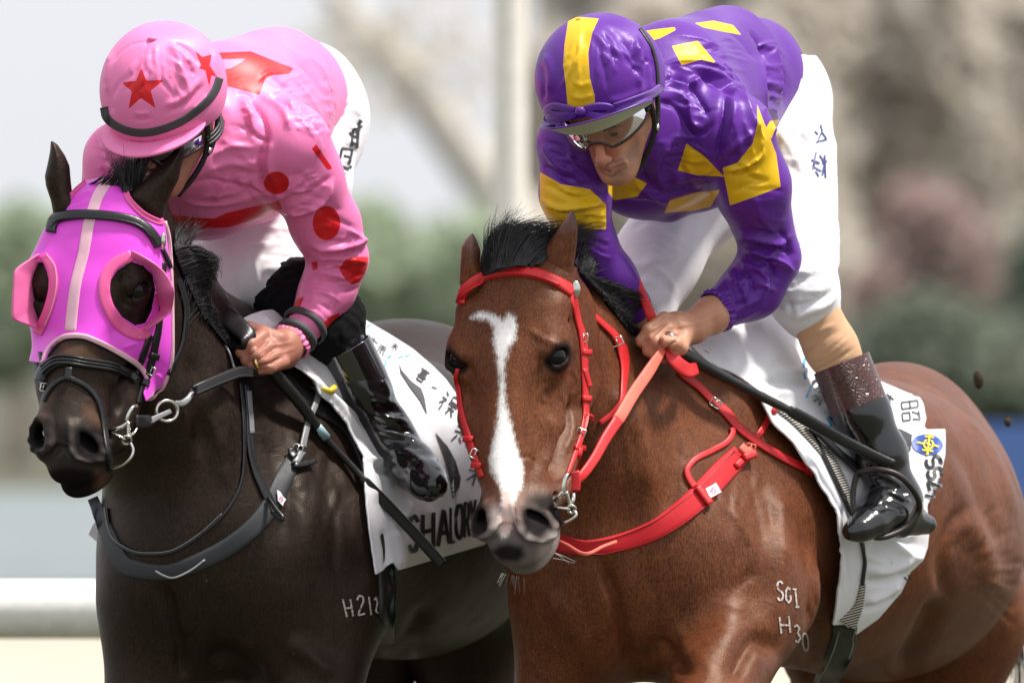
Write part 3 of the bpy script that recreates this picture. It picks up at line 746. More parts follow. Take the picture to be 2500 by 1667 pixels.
VHd = folds(VHd, FH, [([(260, 900), (300, 980), (280, 1040)], 12, .003), ([(330, 680), (300, 660), (280, 690)], 8, -.004), ([(300, 735), (320, 750), (345, 750)], 6, -.003), ([(240, 1130), (230, 1160), (200, 1180)], 8, .003), ([(205, 970), (240, 990), (260, 1020)], 12, .003)])
e3, f3 = ear_mesh([(124, 342), (140, 352), (158, 378), (170, 405), (173, 440), (176, 468), (200, 500), (190, 540), (155, 545), (130, 524), (124, 490), (112, 455), (109, 430), (116, 400), (122, 370)], .07, .030, .032)
e4, f4 = ear_mesh([(448, 333), (452, 370), (443, 405), (436, 440), (424, 462), (408, 500), (400, 534), (380, 545), (330, 530), (300, 480), (318, 462), (360, 430), (395, 402), (425, 370)], .06, .036, .040)
aD = hattr(VHd, FH, muzzle=([[(40, 1030), (90, 1000), (180, 1010), (260, 1040), (280, 1150), (240, 1250), (80, 1250)]], None),
           pale=([[(205, 985), (235, 985), (250, 1010), (252, 1045), (225, 1035), (205, 1015)], [(92, 1005), (105, 965), (128, 960), (120, 1000), (100, 1030)], [(232, 1140), (262, 1150), (255, 1195), (232, 1190)], [(150, 835), (230, 850), (240, 880), (150, 875)]], None),
           black=([[(110, 1150), (160, 1140), (230, 1150), (250, 1180), (200, 1230), (120, 1210)]], None))
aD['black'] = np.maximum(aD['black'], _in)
drk_legs = legs([[(352, 1790, .30, .078), (345, 2080, .28, .050), (345, 2450, .32, .032), (348, 2620, .34, .036), (342, 2765, .28, .046)], [(762, 1790, .26, .078), (750, 2080, .20, .050), (755, 2450, .28, .032), (758, 2620, .30, .036), (750, 2775, .24, .046)],
    [(1150, 1700, 1.62, .090), (1170, 2030, 1.78, .055), (1120, 2400, 1.75, .035), (1110, 2560, 1.72, .040), (1095, 2650, 1.66, .046)], [(900, 1430, 1.62, .125), (890, 1800, 1.66, .085), (910, 2080, 1.82, .055), (870, 2400, 1.86, .035), (850, 2630, 1.80, .046)]])
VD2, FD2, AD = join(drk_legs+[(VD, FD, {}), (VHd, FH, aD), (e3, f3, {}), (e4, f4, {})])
M_drk = horse_material('dark_coat', (.0105, .0066, .0054), (.025, .0140, .0100), (.0055, .0040, .0036), sheen=.0, grey=(.030, .025, .025), rough=.37)
drk = thing('horse', 'near-black brown racehorse wearing a bright pink hood with eye cups', 'horse', (P(760, 833, .7)[0], .7, 0.0))
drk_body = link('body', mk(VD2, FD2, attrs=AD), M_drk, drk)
T_bay = Target().add(VB, FB).add(VHb, FH); T_drk = Target().add(VD, FD).add(VHd, FH); T_bayhead = Target().add(VHb, FH); T_drkhead = Target().add(VHd, FH)

# ---- eyes
def eye_mat():
    t = NT('horse_eye'); t.set(Base_Color=(.006, .005, .005), Roughness=.05, Specular_IOR_Level=.25); return t.m
M_eye = eye_mat()
for pose, par in ((bay_pose, bay), (drk_pose, drk)):
    for q in (1, -1):
        c = pose(np.array([[.198, q*.0815, -.050]]))[0]
        link('eye', mk(*sphere_geo(c, .0241, 24, 16)), M_eye, par)
# ------------------------------------------------------------------ fabrics and skin
def satin(name, c, marks_=(), rough=.43, wr=True, dots=None):
    t = NT(name); f = t.noise(18, 3); cc = t.mix(f, tuple(x*.86 for x in c), c)
    for at, mc in marks_:
        m = t.ramp(t.attr(at), -.9, .9); cc = t.mix(m, cc, t.mix(f, tuple(x*.88 for x in mc), mc))
    b = t.bump(t.noise(38, 4, .6, vec=t.stretch((1.3, 1, .4), (0, .7, 0)), dist=1.2), .16, .004) if wr else None
    w = t.bump(t.noise(1300, 2), .14, .0006, b)
    t.set(Base_Color=cc, Roughness=rough, Specular_IOR_Level=.85, Specular_Tint=t.mix(.38, cc, (1, 1, 1)), Sheen_Weight=.15, Sheen_Tint=t.mix(.4, cc, (1, 1, 1)), Sheen_Roughness=.35, Normal=w, Anisotropic=.6)
    return t.m
def skin_mat():
    t = NT('skin'); f = t.noise(40, 4, .6); c = t.mix(f, (.42, .185, .11), (.58, .30, .19)); c = t.mix(t.math('MULTIPLY', t.ramp(t.noise(16, 3), .45, .75), .5), c, (.58, .24, .17))
    c = t.mix(t.math('MULTIPLY', t.ramp(t.attr('red'), -10, 8), .5), c, (.52, .15, .10))
    c = t.mix(t.math('MULTIPLY', t.ramp(t.attr('stubble'), -10, 8), .5), c, (.20, .12, .09))
    c = t.mix(t.math('MULTIPLY', t.ramp(t.attr('lip'), -2, 2), .75), c, (.33, .11, .085))
    t.set(Base_Color=c, Roughness=.48, Specular_IOR_Level=.4, Subsurface_Weight=.06, Subsurface_Radius=(.006, .002, .001), Normal=t.bump(t.noise(420, 3, .6), .25, .0010, t.bump(t.noise(70, 4, .6), .25, .003))); return t.m
M_skin = skin_mat()
M_breech = None
def breech_mat(name):
    t = NT(name); f = t.noise(20, 4); c = t.mix(f, (.66, .645, .67), (.75, .745, .76))
    sp = t.ramp(t.noise(120, 3, .6), .715, .74); c = t.mix(t.math('MULTIPLY', sp, .75), c, (.22, .13, .08))
    sm = t.ramp(t.noise(9, 5, .6), .60, .8); c = t.mix(t.math('MULTIPLY', sm, .25), c, (.55, .46, .38))
    t.set(Base_Color=c, Roughness=.55, Sheen_Weight=.2, Normal=t.bump(t.noise(700, 2), .15, .0006, t.bump(t.noise(34, 3, .5, vec=t.stretch((1, 1, 2)), dist=.6), .14, .005))); return t.m
M_breech = breech_mat('white_breeches')
M_gloss = simple('patent_leather', (.008, .008, .009), .10, spec=.7, coat=1.0, bump=.10, bs=60)
M_blackrub = simple('black_rubber', (.010, .010, .011), .45, bump=.3, bs=300)
M_blackcloth = simple('black_wool', (.006, .006, .007), .95, spec=.15, bump=.6, bs=500)

def head_frame(F, U):
    U = unit(U); F = np.asarray(F, float); F = unit(F-U*(F@U)); L = np.cross(U, F); return F, L, U
def human_head(c, fr, vox=.0019, helmet_only=False):
    """f forward, l to the wearer's left, u up; c the middle of the skull"""
    F, L, U = fr
    def W(f, l, u): return np.asarray(c)+f*F+l*L+u*U
    R = [F, L, U]; m = .20
    s = SDF(np.asarray(c)-m, np.asarray(c)+m, vox)
    s.ell(W(-.005, 0, .012), (.094, .074, .098), R, k=.02)
    s.cone(W(.030, 0, -.035), W(.058, 0, -.118), .064, .034, .03)
    for q in (1, -1):
        s.cone(W(.0, q*.058, -.065), W(.068, q*.014, -.137), .021, .019, .03)
        s.ell(W(.060, q*.040, -.052), (.024, .022, .017), R, .02)
        s.cone(W(.083, q*.044, -.010), W(.092, q*.012, -.013), .010, .009, .015)
        s.ell(W(.098, q*.033, -.030), (.014, .017, .012), R, .012, op='sub'); s.ell(W(.082, q*.032, -.031), (.0125, .014, .0125), R, .004)
        s.cone(W(.090, q*.044, -.029), W(.096, q*.022, -.031), .0016, .0016, .003, op='sub')
        s.ell(W(.111, q*.0115, -.074), (.009, .0062, .007), R, .005); s.cone(W(.104, q*.0185, -.066), W(.098, q*.021, -.080), .0028, .0024, .006, op='sub')
        s.cone(W(.100, q*.020, -.074), W(.084, q*.036, -.100), .0026, .0020, .008, op='sub'); s.ell(W(.078, q*.050, -.082), (.018, .012, .020), R, .02, op='sub')   # fold beside the mouth
        s.ell(W(.118, q*.006, -.083), (.004, .003, .003), R, .003, op='sub')
        s.ell(W(-.008, q*.077, -.032), (.020, .009, .033), R, .01); s.ell(W(-.004, q*.086, -.030), (.011, .006, .020), R, .006, op='sub')
        s.cone(W(.086, q*.026, -.101), W(.101, 0, -.0985), .0060, .0078, .008); s.cone(W(.085, q*.024, -.109), W(.100, 0, -.1105), .0055, .0088, .008)
        s.cone(W(.0920, q*.028, -.1060), W(.1035, q*.0135, -.1040), .0022, .0028, .003, op='sub'); s.cone(W(.1035, q*.0135, -.1040), W(.1085, 0, -.1045), .0028, .0030, .003, op='sub')
    s.cone(W(.090, 0, -.018), W(.119, 0, -.066), .0080, .0095, .010); s.ell(W(.121, 0, -.070), (.0110, .0098, .0100), R, .008)
    s.ell(W(.080, 0, -.132), (.020, .022, .016), R, .016); s.cone(W(.1010, .012, -.1205), W(.1010, -.012, -.1205), .0032, .0032, .010, op='sub')
    s.cone(W(-.040, 0, -.03), W(-.085, 0, -.06), .052, .05, .04)
    V, Fc = s.mesh(smooth=1); return V, Fc, W
def finger(s, pts, k=.0035): s.chain(pts, k)

def cuff_ring(c, axis, r, n=26, wob=.004, w=.012, seed=1):
    """gathered elastic cuff"""
    axis = unit(axis); a = unit(np.cross(axis, [0.2, .3, 1])); b = np.cross(axis, a); g = Geo(); N = 120; r_ = np.random.default_rng(seed); V = []; F = []
    prof = [(-.9, -.2), (-.7, .6), (-.25, 1.0), (.2, .8), (.6, 1.0), (.9, .3)]; m = len(prof)
    for i in range(N):
        t = 2*math.pi*i/N; ph = math.sin(n*t+1.5*math.sin(3*t)+seed)
        for j, (h, o) in enumerate(prof): V.append(np.asarray(c)+axis*(h*w+.002*math.sin(5*t+seed))+(r+o*wob*(.6+.7*ph))*(math.cos(t)*a+math.sin(t)*b))
    for i in range(N):
        for j in range(m-1): F.append([i*m+j, ((i+1) % N)*m+j, ((i+1) % N)*m+j+1, i*m+j+1])
    return np.array(V), F

# ================================================================== jockey in purple and yellow
pj = thing('person', 'jockey in purple and yellow silks and clear goggles crouching over the bay horse', 'person', (P(1800, 833, .8)[0], .8, 0.0))
C_purple, C_yellow = (.110, .016, .275), (.80, .48, .008)
# -- jacket
s = SDF((.02, .02, 1.58), (.62, 1.25, 2.25), .0038)
s.cone(P(1625, 285, .42), P(1790, 205, .88), .152, .128, .05)
s.ell(P(1600, 300, .40), (.165, .15, .165), None, .05)
s.ell(P(1850, 235, .98), (.105, .15, .155), None, .06)
s.cone(P(1650, 150, .40), P(1770, 110, .80), .075, .075, .06)
s.cone(P(1500, 330, .32), P(1560, 420, .40), .085, .085, .05)
s.cone(P(1560, 410, .45), P(1690, 420, .50), .075, .07, .05)
s.cone(P(1690, 330, .32), P(1790, 330, .29), .085, .074, .05)
s.chain([(*P(1788, 325, .29), .075), (*P(1835, 450, .33), .071), (*P(1880, 615, .43), .055)], .03)
s.chain([(*P(1880, 640, .42), .054), (*P(1835, 705, .42), .054), (*P(1775, 744, .39), .044)], .03)
s.cone(P(1480, 320, .28), P(1408, 350, .22), .075, .070, .05)
s.chain([(*P(1408, 355, .22), .069), (*P(1406, 470, .22), .064), (*P(1430, 590, .26), .053)], .03)
s.chain([(*P(1435, 600, .26), .052), (*P(1490, 680, .29), .046), (*P(1540, 745, .32), .040)], .03)
s.cone(P(1560, 250, .26), P(1560, 330, .26), .060, .060, .04)      # collar
for a, b, r1, r2 in (((1505, 465, .36), (1635, 500, .44), .030, .026), ((1635, 500, .44), (1740, 470, .50), .024, .028)): s.cone(P(*a), P(*b), r1, r2, .03)
VJ, FJ = s.mesh(smooth=4)
fj = []
R1 = (.05, .45)
# satin folds, drawn from the photograph: (points, half width, height)
for pts, w, h in [
    ([(1625, 175), (1650, 205), (1690, 205), (1718, 180)], 13, .010), ([(1690, 165), (1760, 190), (1810, 235)], 10, .010), ([(1695, 180), (1770, 215), (1790, 240)], 9, -.009),
    ([(1640, 220), (1680, 250), (1690, 300), (1720, 315)], 12, .009), ([(1610, 200), (1660, 195), (1700, 230), (1730, 290)], 11, -.009), ([(1600, 250), (1650, 260), (1690, 330), (1745, 300)], 12, -.010),
    ([(1770, 215), (1765, 270), (1755, 330), (1750, 400)], 10, -.012), ([(1790, 230), (1790, 300), (1770, 370)], 18, .010), ([(1745, 390), (1790, 360), (1840, 320), (1855, 280)], 12, .009),
    ([(1620, 160), (1680, 150), (1740, 160), (1800, 210)], 10, .008), ([(1800, 200), (1830, 260), (1850, 330)], 14, .007), ([(1640, 350), (1600, 400), (1620, 450)], 16, .009), ([(1600, 330), (1570, 390), (1580, 450)], 14, -.009),
    ([(1690, 330), (1660, 400), (1690, 450)], 16, -.009), ([(1740, 410), (1700, 430), (1640, 440)], 12, .008), ([(1700, 450), (1640, 470), (1590, 460)], 8, -.007), ([(1540, 430), (1580, 470), (1640, 500)], 9, .006),
    ([(1765, 415), (1810, 408), (1850, 385), (1860, 372)], 8, .011), ([(1770, 428), (1820, 420), (1858, 396)], 8, -.010), ([(1785, 470), (1830, 450), (1880, 440)], 10, -.005),
    ([(1800, 572), (1850, 578), (1900, 592), (1930, 575)], 10, .013), ([(1800, 592), (1850, 600), (1910, 612), (1938, 620)], 8, -.011), ([(1815, 608), (1860, 618), (1910, 640), (1938, 665)], 9, .010),
    ([(1820, 625), (1870, 640), (1890, 670), (1880, 700)], 10, -.010), ([(1800, 640), (1850, 655), (1872, 690), (1850, 735)], 10, .010), ([(1790, 655), (1830, 680), (1840, 720)], 9, -.009), ([(1775, 670), (1810, 700), (1822, 745)], 8, .008),
    ([(1900, 560), (1925, 600), (1930, 640)], 9, -.008), ([(1770, 690), (1790, 720), (1800, 760)], 7, -.006), ([(1840, 480), (1860, 530), (1890, 570)], 14, .005),
    ([(1330, 400), (1380, 440), (1440, 460)], 11, -.008), ([(1325, 350), (1360, 400), (1400, 420)], 14, .008), ([(1390, 360), (1400, 400), (1440, 440)], 10, .008), ([(1325, 488), (1370, 508), (1440, 500), (1475, 492)], 8, .012), ([(1330, 505), (1390, 522), (1475, 508)], 7, -.010), ([(1330, 450), (1400, 480), (1470, 478)], 9, -.006),
    ([(1850, 90), (1870, 140), (1880, 200), (1890, 260)], 9, -.010), ([(1880, 110), (1900, 170), (1905, 240)], 10, .010), ([(1900, 150), (1920, 200), (1915, 260)], 8, -.009), ([(1860, 130), (1862, 200), (1870, 270)], 9, .008), ([(1885, 260), (1895, 290), (1890, 330)], 8, .007),
    ([(1640, 85), (1720, 100), (1790, 140)], 14, .004), ([(1700, 130), (1770, 165), (1830, 240)], 12, .005), ([(1740, 60), (1800, 90), (1850, 150)], 16, -.005), ([(1830, 75), (1860, 110), (1872, 150)], 7, -.007)]:
    fj.append((pts, w, h))
fj = [(q, w*.80, h*1.12) for q, w, h in fj]+creases(31, [
    ([(1620, 90), (1700, 210)], [(1850, 90), (1885, 250)], 16, (4, 6), (.0012, .0028)), ([(1840, 75), (1865, 270)], [(1915, 105), (1928, 280)], 20, (4, 6), (.002, .0055)), ([(1600, 170), (1640, 270)], [(1745, 170), (1765, 310)], 8, (5, 8), (.002, .004)),
    ([(1590, 330), (1620, 470)], [(1745, 330), (1700, 480)], 13, (5, 8), (.002, .005)), ([(1752, 395), (1765, 425)], [(1650, 320), (1680, 480)], 10, (4, 6), (.002, .005)), ([(1765, 395), (1768, 430)], [(1850, 300), (1890, 450)], 11, (4, 6), (.002, .005)), ([(1785, 250), (1850, 260)], [(1790, 410), (1880, 450)], 9, (5, 8), (.002, .004)),
    ([(1785, 570), (1800, 690)], [(1940, 555), (1895, 735)], 17, (4, 6), (.002, .006)), ([(1835, 640), (1885, 735)], [(1745, 710), (1800, 790)], 15, (4, 6), (.0015, .0045)), ([(1325, 340), (1325, 480)], [(1440, 390), (1475, 500)], 13, (4, 7), (.002, .005)), ([(1380, 520), (1400, 600)], [(1490, 520), (1500, 640)], 9, (4, 7), (.002, .004)), ([(1800, 460), (1800, 560)], [(1925, 470), (1935, 570)], 7, (5, 8), (.001, .003)), ([(1470, 440), (1520, 490)], [(1640, 420), (1740, 490)], 10, (4, 7), (.0015, .004))])
VJ = folds(VJ, FJ, fj, sharp=.68); VJ = VJ+vnorm(VJ, FJ)*(snoise(VJ, 30, 11, 2)*.0012)[:, None]
yel = [[(1562, 78), (1600, 72), (1647, 67), (1650, 74), (1612, 94), (1592, 100)], [(1696, 57), (1742, 51), (1790, 62), (1810, 86), (1766, 78), (1718, 68)],
       [(1640, 113), (1704, 100), (1750, 156), (1712, 146), (1664, 160)], [(1848, 254), (1862, 290), (1895, 375), (1906, 456), (1850, 478), (1782, 502), (1764, 410), (1800, 398), (1838, 350), (1850, 300)],
       [(1880, 296), (1902, 292), (1885, 335), (1868, 352), (1860, 330)], [(1676, 350), (1720, 382), (1768, 432), (1700, 428), (1655, 416)], [(1480, 432), (1540, 428), (1580, 448), (1556, 480), (1500, 490), (1485, 470)],
       [(1635, 490), (1700, 470), (1758, 464), (1735, 505), (1690, 515), (1622, 520)], [(1318, 420), (1370, 450), (1440, 462), (1480, 500), (1480, 560), (1318, 560)]]
yjk = marks(VJ, FJ, yel)
jk_M = satin('purple_satin', C_purple, [('yellow', C_yellow)])
cuff_M = satin('purple_cuff', C_purple)
jacket = link('jacket', mk(VJ, FJ, attrs={'yellow': yjk}), jk_M, pj)
link('cuff', mk(*cuff_ring(P(1752, 757, .375), P(1752, 757, .375)-P(1800, 728, .41), .039, 20, .005, .011, 3)), cuff_M, jacket)
link('button', mk(*lathe_geo([(0, .003), (.006, .003), (.008, .001), (.008, -.002)], P(1637, 463, .33), (0, -1, 0))), M_blackrub, jacket)
# -- breeches
s = SDF((.12, .05, 1.45), (.64, 1.35, 2.12), .0055)
s.ell(P(1870, 250, 1.00), (.125, .15, .15), None, .06); s.ell(P(1800, 300, .95), (.13, .14, .13), None, .06)
s.chain([(*P(1905, 250, .95), .098), (*P(1945, 420, .80), .083), (*P(1958, 600, .62), .070), (*P(1955, 715, .53), .064)], .04)
s.chain([(*P(1955, 715, .52), .064), (*P(1975, 762, .56), .057)], .03); s.cone(P(1985, 700, .55), P(1990, 745, .56), .045, .045, .03)
s.chain([(*P(1800, 330, .90), .110), (*P(1690, 480, .78), .100), (*P(1600, 640, .64), .078), (*P(1560, 770, .54), .062)], .05)
s.chain([(*P(1560, 770, .54), .060), (*P(1575, 850, .62), .055)], .03)
VB_, FB_ = s.mesh(smooth=3)
VB_ = folds(VB_, FB_, creases(41, [([(1900, 320), (1905, 420)], [(2010, 300), (2015, 460)], 9, (5, 8), (.001, .003)), ([(1900, 600), (1905, 790)], [(2030, 600), (2035, 740)], 14, (4, 6), (.0015, .004)), ([(1900, 460), (1900, 600)], [(2020, 470), (2020, 600)], 7, (6, 9), (.001, .002)), ([(1530, 600), (1535, 740)], [(1660, 590), (1650, 720)], 10, (5, 8), (.001, .003)), ([(1580, 500), (1580, 600)], [(1720, 520), (1690, 620)], 7, (6, 9), (.001, .002)), ([(1930, 150), (1940, 300)], [(2005, 200), (2010, 320)], 8, (5, 8), (.001, .003))])+[([(1950, 190), (1990, 230), (2010, 290)], 10, .006), ([(1930, 300), (1960, 340), (2000, 360)], 9, -.006), ([(1900, 320), (1930, 360), (1960, 420), (2000, 430)], 9, .006), ([(1890, 330), (1900, 400), (1920, 470)], 9, -.006),
    ([(1970, 480), (2000, 500), (2015, 540)], 10, .004), ([(1900, 640), (1960, 650), (2020, 640)], 8, -.005), ([(1910, 665), (1970, 668), (2025, 655)], 8, .006), ([(1900, 730), (1950, 745), (2000, 730), (2035, 710)], 7, -.007), ([(1900, 750), (1950, 768), (2010, 748), (2040, 722)], 7, .007), ([(1905, 780), (1950, 790), (2010, 765)], 6, -.006), ([(1940, 740), (1950, 770), (1955, 795)], 5, .004), ([(1925, 735), (1935, 770), (1935, 800)], 5, -.004),
    ([(1520, 660), (1570, 650), (1630, 680), (1650, 720)], 8, .006), ([(1530, 680), (1580, 672), (1620, 700)], 7, -.006), ([(1560, 640), (1620, 640), (1670, 600)], 8, .004), ([(1700, 540), (1670, 620), (1640, 700)], 16, -.006), ([(1620, 560), (1600, 640), (1580, 720)], 26, .004), ([(1540, 560), (1580, 540), (1640, 550)], 8, -.004)])
breeches = link('breeches', mk(VB_, FB_), M_breech, pj)
T_breech = Target().add(VB_, FB_); T_jacket = Target().add(VJ, FJ)
# -- bandage on the calf, boot
def calf(pts, k=.02, vox=.004):
    V = np.array([p[:3] for p in pts]); s = SDF(V.min(0)-[.15, .24, .15], V.max(0)+.15, vox); s.chain(pts, k); return s
s = calf([(*P(1975, 740, .54), .052), (*P(2030, 850, .55), .050), (*P(2080, 940, .56), .043)])
Vc, Fc = s.mesh(smooth=3); Vc = folds(Vc, Fc, [([(1945, 845), (1990, 815), (2040, 790)], 5, .004), ([(1955, 870), (2000, 835), (2050, 805)], 5, -.003), ([(1965, 890), (2020, 850), (2060, 815)], 4, .003), ([(1990, 905), (2040, 880), (2085, 850)], 4, -.004), ([(1980, 880), (2020, 866), (2072, 825)], 4, .003), ([(2010, 935), (2060, 905), (2095, 880)], 3, .0025)])
M_band = simple('tan_bandage', (.56, .33, .19), .75, var=.08, bump=.35, bs=350)
link('calf_bandage', mk(Vc, Fc), M_band, pj)
s = calf([(*P(2062, 925, .56), .052), (*P(2105, 1010, .555), .054), (*P(2150, 1110, .56), .050), (*P(2185, 1220, .57), .044)], vox=.0038)
s.cone(P(2030, 830, .56), P(2046, 868, .56), .07, .07, .003, op='sub')
# foot: heel to the right, toe pointing to the lower left, towards the camera
s.chain([(*P(2188, 1215, .56), .050), (*P(2156, 1250, .51), .044), (*P(2122, 1276, .46), .031), (*P(2092, 1294, .43), .020), (*P(2078, 1301, .42), .013)], .03, flat=((.3, 0, 1), .85))
s.cone(P(2205, 1265, .58), P(2262, 1280, .62), .040, .020, .02)
Vb, Fb = s.mesh(smooth=2); Vb = folds(Vb, Fb, [([(2150, 1180), (2190, 1190), (2220, 1210)], 7, -.006), ([(2140, 1195), (2180, 1205), (2225, 1225)], 7, .006), ([(2130, 1150), (2170, 1165), (2200, 1190)], 7, .005), ([(2100, 1120), (2140, 1145), (2180, 1150)], 10, -.005), ([(2150, 1230), (2180, 1235), (2210, 1250)], 5, -.004)])
M_boot = None
def boot_mat():
    t = NT('black_boot'); mud = t.ramp(t.noise(60, 5, .7), .60, .72); c = t.mix(t.math('MULTIPLY', mud, .35), (.007, .007, .008), (.07, .052, .035))
    t.set(Base_Color=c, Roughness=t.math('ADD', t.math('MULTIPLY', mud, .4), .13), Coat_Weight=.4, Coat_Roughness=.08, Normal=t.bump(t.noise(22, 3, .5), .22, .01)); return t.m
M_boot = boot_mat()
boot = link('boot', mk(Vb, Fb), M_boot, pj)
def band_between(p, q, r, r2, n=40, wall=.003, lip=0):
    """open tube between two points"""
    ax = unit(np.asarray(q)-np.asarray(p)); L = np.linalg.norm(np.asarray(q)-np.asarray(p))
    return lathe_geo([(r-wall, 0), (r, 0), (r+lip, .002), ((r+r2)/2, L/2), (r2+lip, L-.002), (r2, L), (r2-wall, L)], p, ax, n)
def croc_mat():
    t = NT('brown_croc_leather'); v = t.n('ShaderNodeTexVoronoi', feature='DISTANCE_TO_EDGE'); v.inputs['Scale'].default_value = 115; t.l(t.stretch((1, 1, 1.9)), v.inputs['Vector'])
    e = t.ramp(v.outputs['Distance'], .0, .12); c = t.mix(e, (.016, .005, .004), t.mix(t.noise(40, 3), (.055, .014, .012), (.105, .030, .024)))
    t.set(Base_Color=c, Roughness=.28, Coat_Weight=.3, Normal=t.bump(e, .5, .0025)); return t.m
link('boot_cuff', mk(*band_between(P(2054, 886, .558), P(2100, 1000, .556), .0585, .0580)), croc_mat(), boot)
# -- head, helmet, goggles
fr = head_frame((-.24, -.76, -.56), (-.31, -.55, .78)); hc = P(1476, 230, .12); frh = head_frame((-.33, -.93, -.12), (-.26, -.10, .96))
Vh, Fh, W = human_head(hc, fr)
uvh = lambda f, l, u: tuple(proj(W(f, l, u)[None])[0])
s = SDF((.18, .12, 1.45), (.50, .55, 1.80), .0024)                     # left hand and forearm
s.chain([(*P(1800, 728, 0.430), .037), (*P(1735, 770, 0.360), .034), (*P(1690, 800, 0.325), .029)], .02, flat=((.45, .6, .7), .9))
s.chain([(*P(1690, 800, 0.325), .028), (*P(1640, 815, 0.295), .026)], .02)
s.cone(P(1650, 790, 0.295), P(1625, 792, 0.290), .024, .022, .02); s.cone(P(1655, 830, 0.290), P(1640, 850, 0.280), .022, .020, .02)
# fingers: knuckles towards the viewer, curled over the rein
finger(s, [(*P(1622, 778, 0.275), .0145), (*P(1585, 806, 0.248), .0135), (*P(1566, 832, 0.250), .0115), (*P(1580, 850, 0.272), .010)], .004)
finger(s, [(*P(1632, 800, 0.266), .0145), (*P(1597, 832, 0.236), .0135), (*P(1583, 856, 0.242), .0115), (*P(1602, 868, 0.268), .010)], .004)
finger(s, [(*P(1645, 820, 0.260), .0135), (*P(1612, 846, 0.228), .0130), (*P(1600, 868, 0.236), .0110), (*P(1618, 876, 0.262), .010)], .004)
finger(s, [(*P(1660, 838, 0.260), .0125), (*P(1644, 852, 0.236), .0125), (*P(1640, 872, 0.240), .0110), (*P(1652, 880, 0.262), .009)], .004)
finger(s, [(*P(1676, 806, 0.295), .0165), (*P(1660, 848, 0.252), .0150), (*P(1648, 838, 0.224), .0130), (*P(1622, 832, 0.212), .0115)], .006)   # thumb laid across
VL, FL = s.mesh(smooth=1)
VL = folds(VL, FL, [([(1625, 788), (1596, 815), (1574, 842)], 3.4, -.0045), ([(1640, 808), (1610, 838), (1590, 864)], 3.4, -.0045), ([(1655, 828), (1630, 850), (1612, 874)], 3.2, -.004), ([(1690, 790), (1650, 800), (1625, 795)], 3, .0012), ([(1720, 780), (1680, 790), (1640, 785)], 3, .0010), ([(1640, 795), (1700, 790), (1760, 760)], 6, .0018), ([(1590, 800), (1605, 790), (1622, 770)], 3.5, -.003), ([(1570, 840), (1590, 815), (1600, 800)], 3.2, -.003), ([(1660, 830), (1650, 820), (1640, 815), (1620, 812)], 3, -.002)])
s = SDF((.0, .10, 1.45), (.62, 1.3, 2.2), .010)                        # trunk and limbs under the clothes
s.cone(P(1620, 290, .42), P(1820, 225, .92), .12, .10, .05); s.cone(W(-.06, 0, -.05), P(1600, 300, .36), .05, .06, .04)
s.chain([(*P(1780, 325, .30), .055), (*P(1872, 620, .43), .036), (*P(1842, 702, .42), .034), (*P(1770, 748, .38), .033)], .03); s.chain([(*P(1420, 345, .23), .055), (*P(1428, 590, .26), .036), (*P(1500, 690, .295), .030)], .03)
s.chain([(*P(1900, 260, .95), .075), (*P(1955, 700, .53), .05), (*P(2070, 940, .56), .035), (*P(2170, 1220, .57), .028)], .03); s.chain([(*P(1800, 330, .90), .08), (*P(1562, 770, .55), .05), (*P(1600, 900, .70), .04)], .03)
s.chain([(*P(1500, 690, .295), .032), (*P(1540, 745, .325), .030), (*P(1560, 790, .33), .024)], .02)
Vt, Ft = s.mesh(smooth=2)
nose = [uvh(.10, .0, -.05), uvh(.10, .016, -.07), uvh(.11, 0, -.09), uvh(.10, -.016, -.07)]
rd = [[(uvh(.10, 0, -.04)[0]-22, uvh(.10, 0, -.04)[1]), (uvh(.1, .03, -.05)), (uvh(.1, .03, -.085)), (uvh(.11, 0, -.09)), (uvh(.1, -.03, -.08))]]
lipu = [uvh(.09, -.029, -.1045), uvh(.104, -.008, -.0975), uvh(.104, .008, -.0975), uvh(.09, .029, -.1045), uvh(.1, .012, -.115), uvh(.1, -.012, -.115)]
stb = [uvh(.09, -.03, -.09), uvh(.1, 0, -.092), uvh(.09, .03, -.09), uvh(.04, .055, -.08), uvh(.05, .045, -.13), uvh(.09, 0, -.155), uvh(.05, -.045, -.13)]
aH = {'lip': marks(Vh, Fh, [lipu]), 'stubble': marks(Vh, Fh, [stb]), 'red': marks(Vh, Fh, rd)}
Vx, Fx, Ax = join([(Vt, Ft, {}), (Vh, Fh, aH), (VL, FL, {})])
body_p = link('body', mk(Vx, Fx, attrs=Ax), M_skin, pj)
for q in (1, -1): link('eye', mk(*sphere_geo(W(.0905, q*.031, -.0315), (.0055, .0088, .0038), 14, 10, fr)), M_eye, body_p); link('eyebrow', mk(*tube_geo(catmull(np.array([W(.0985, q*.014, -.016), W(.0985, q*.030, -.010), W(.089, q*.046, -.014)]), 5), np.array([.0016]+[.0028]*8+[.0014]*2)[:11], 6)), simple('dark_brow', (.035, .02, .013), .9), body_p)
F_, L_, U_ = fr
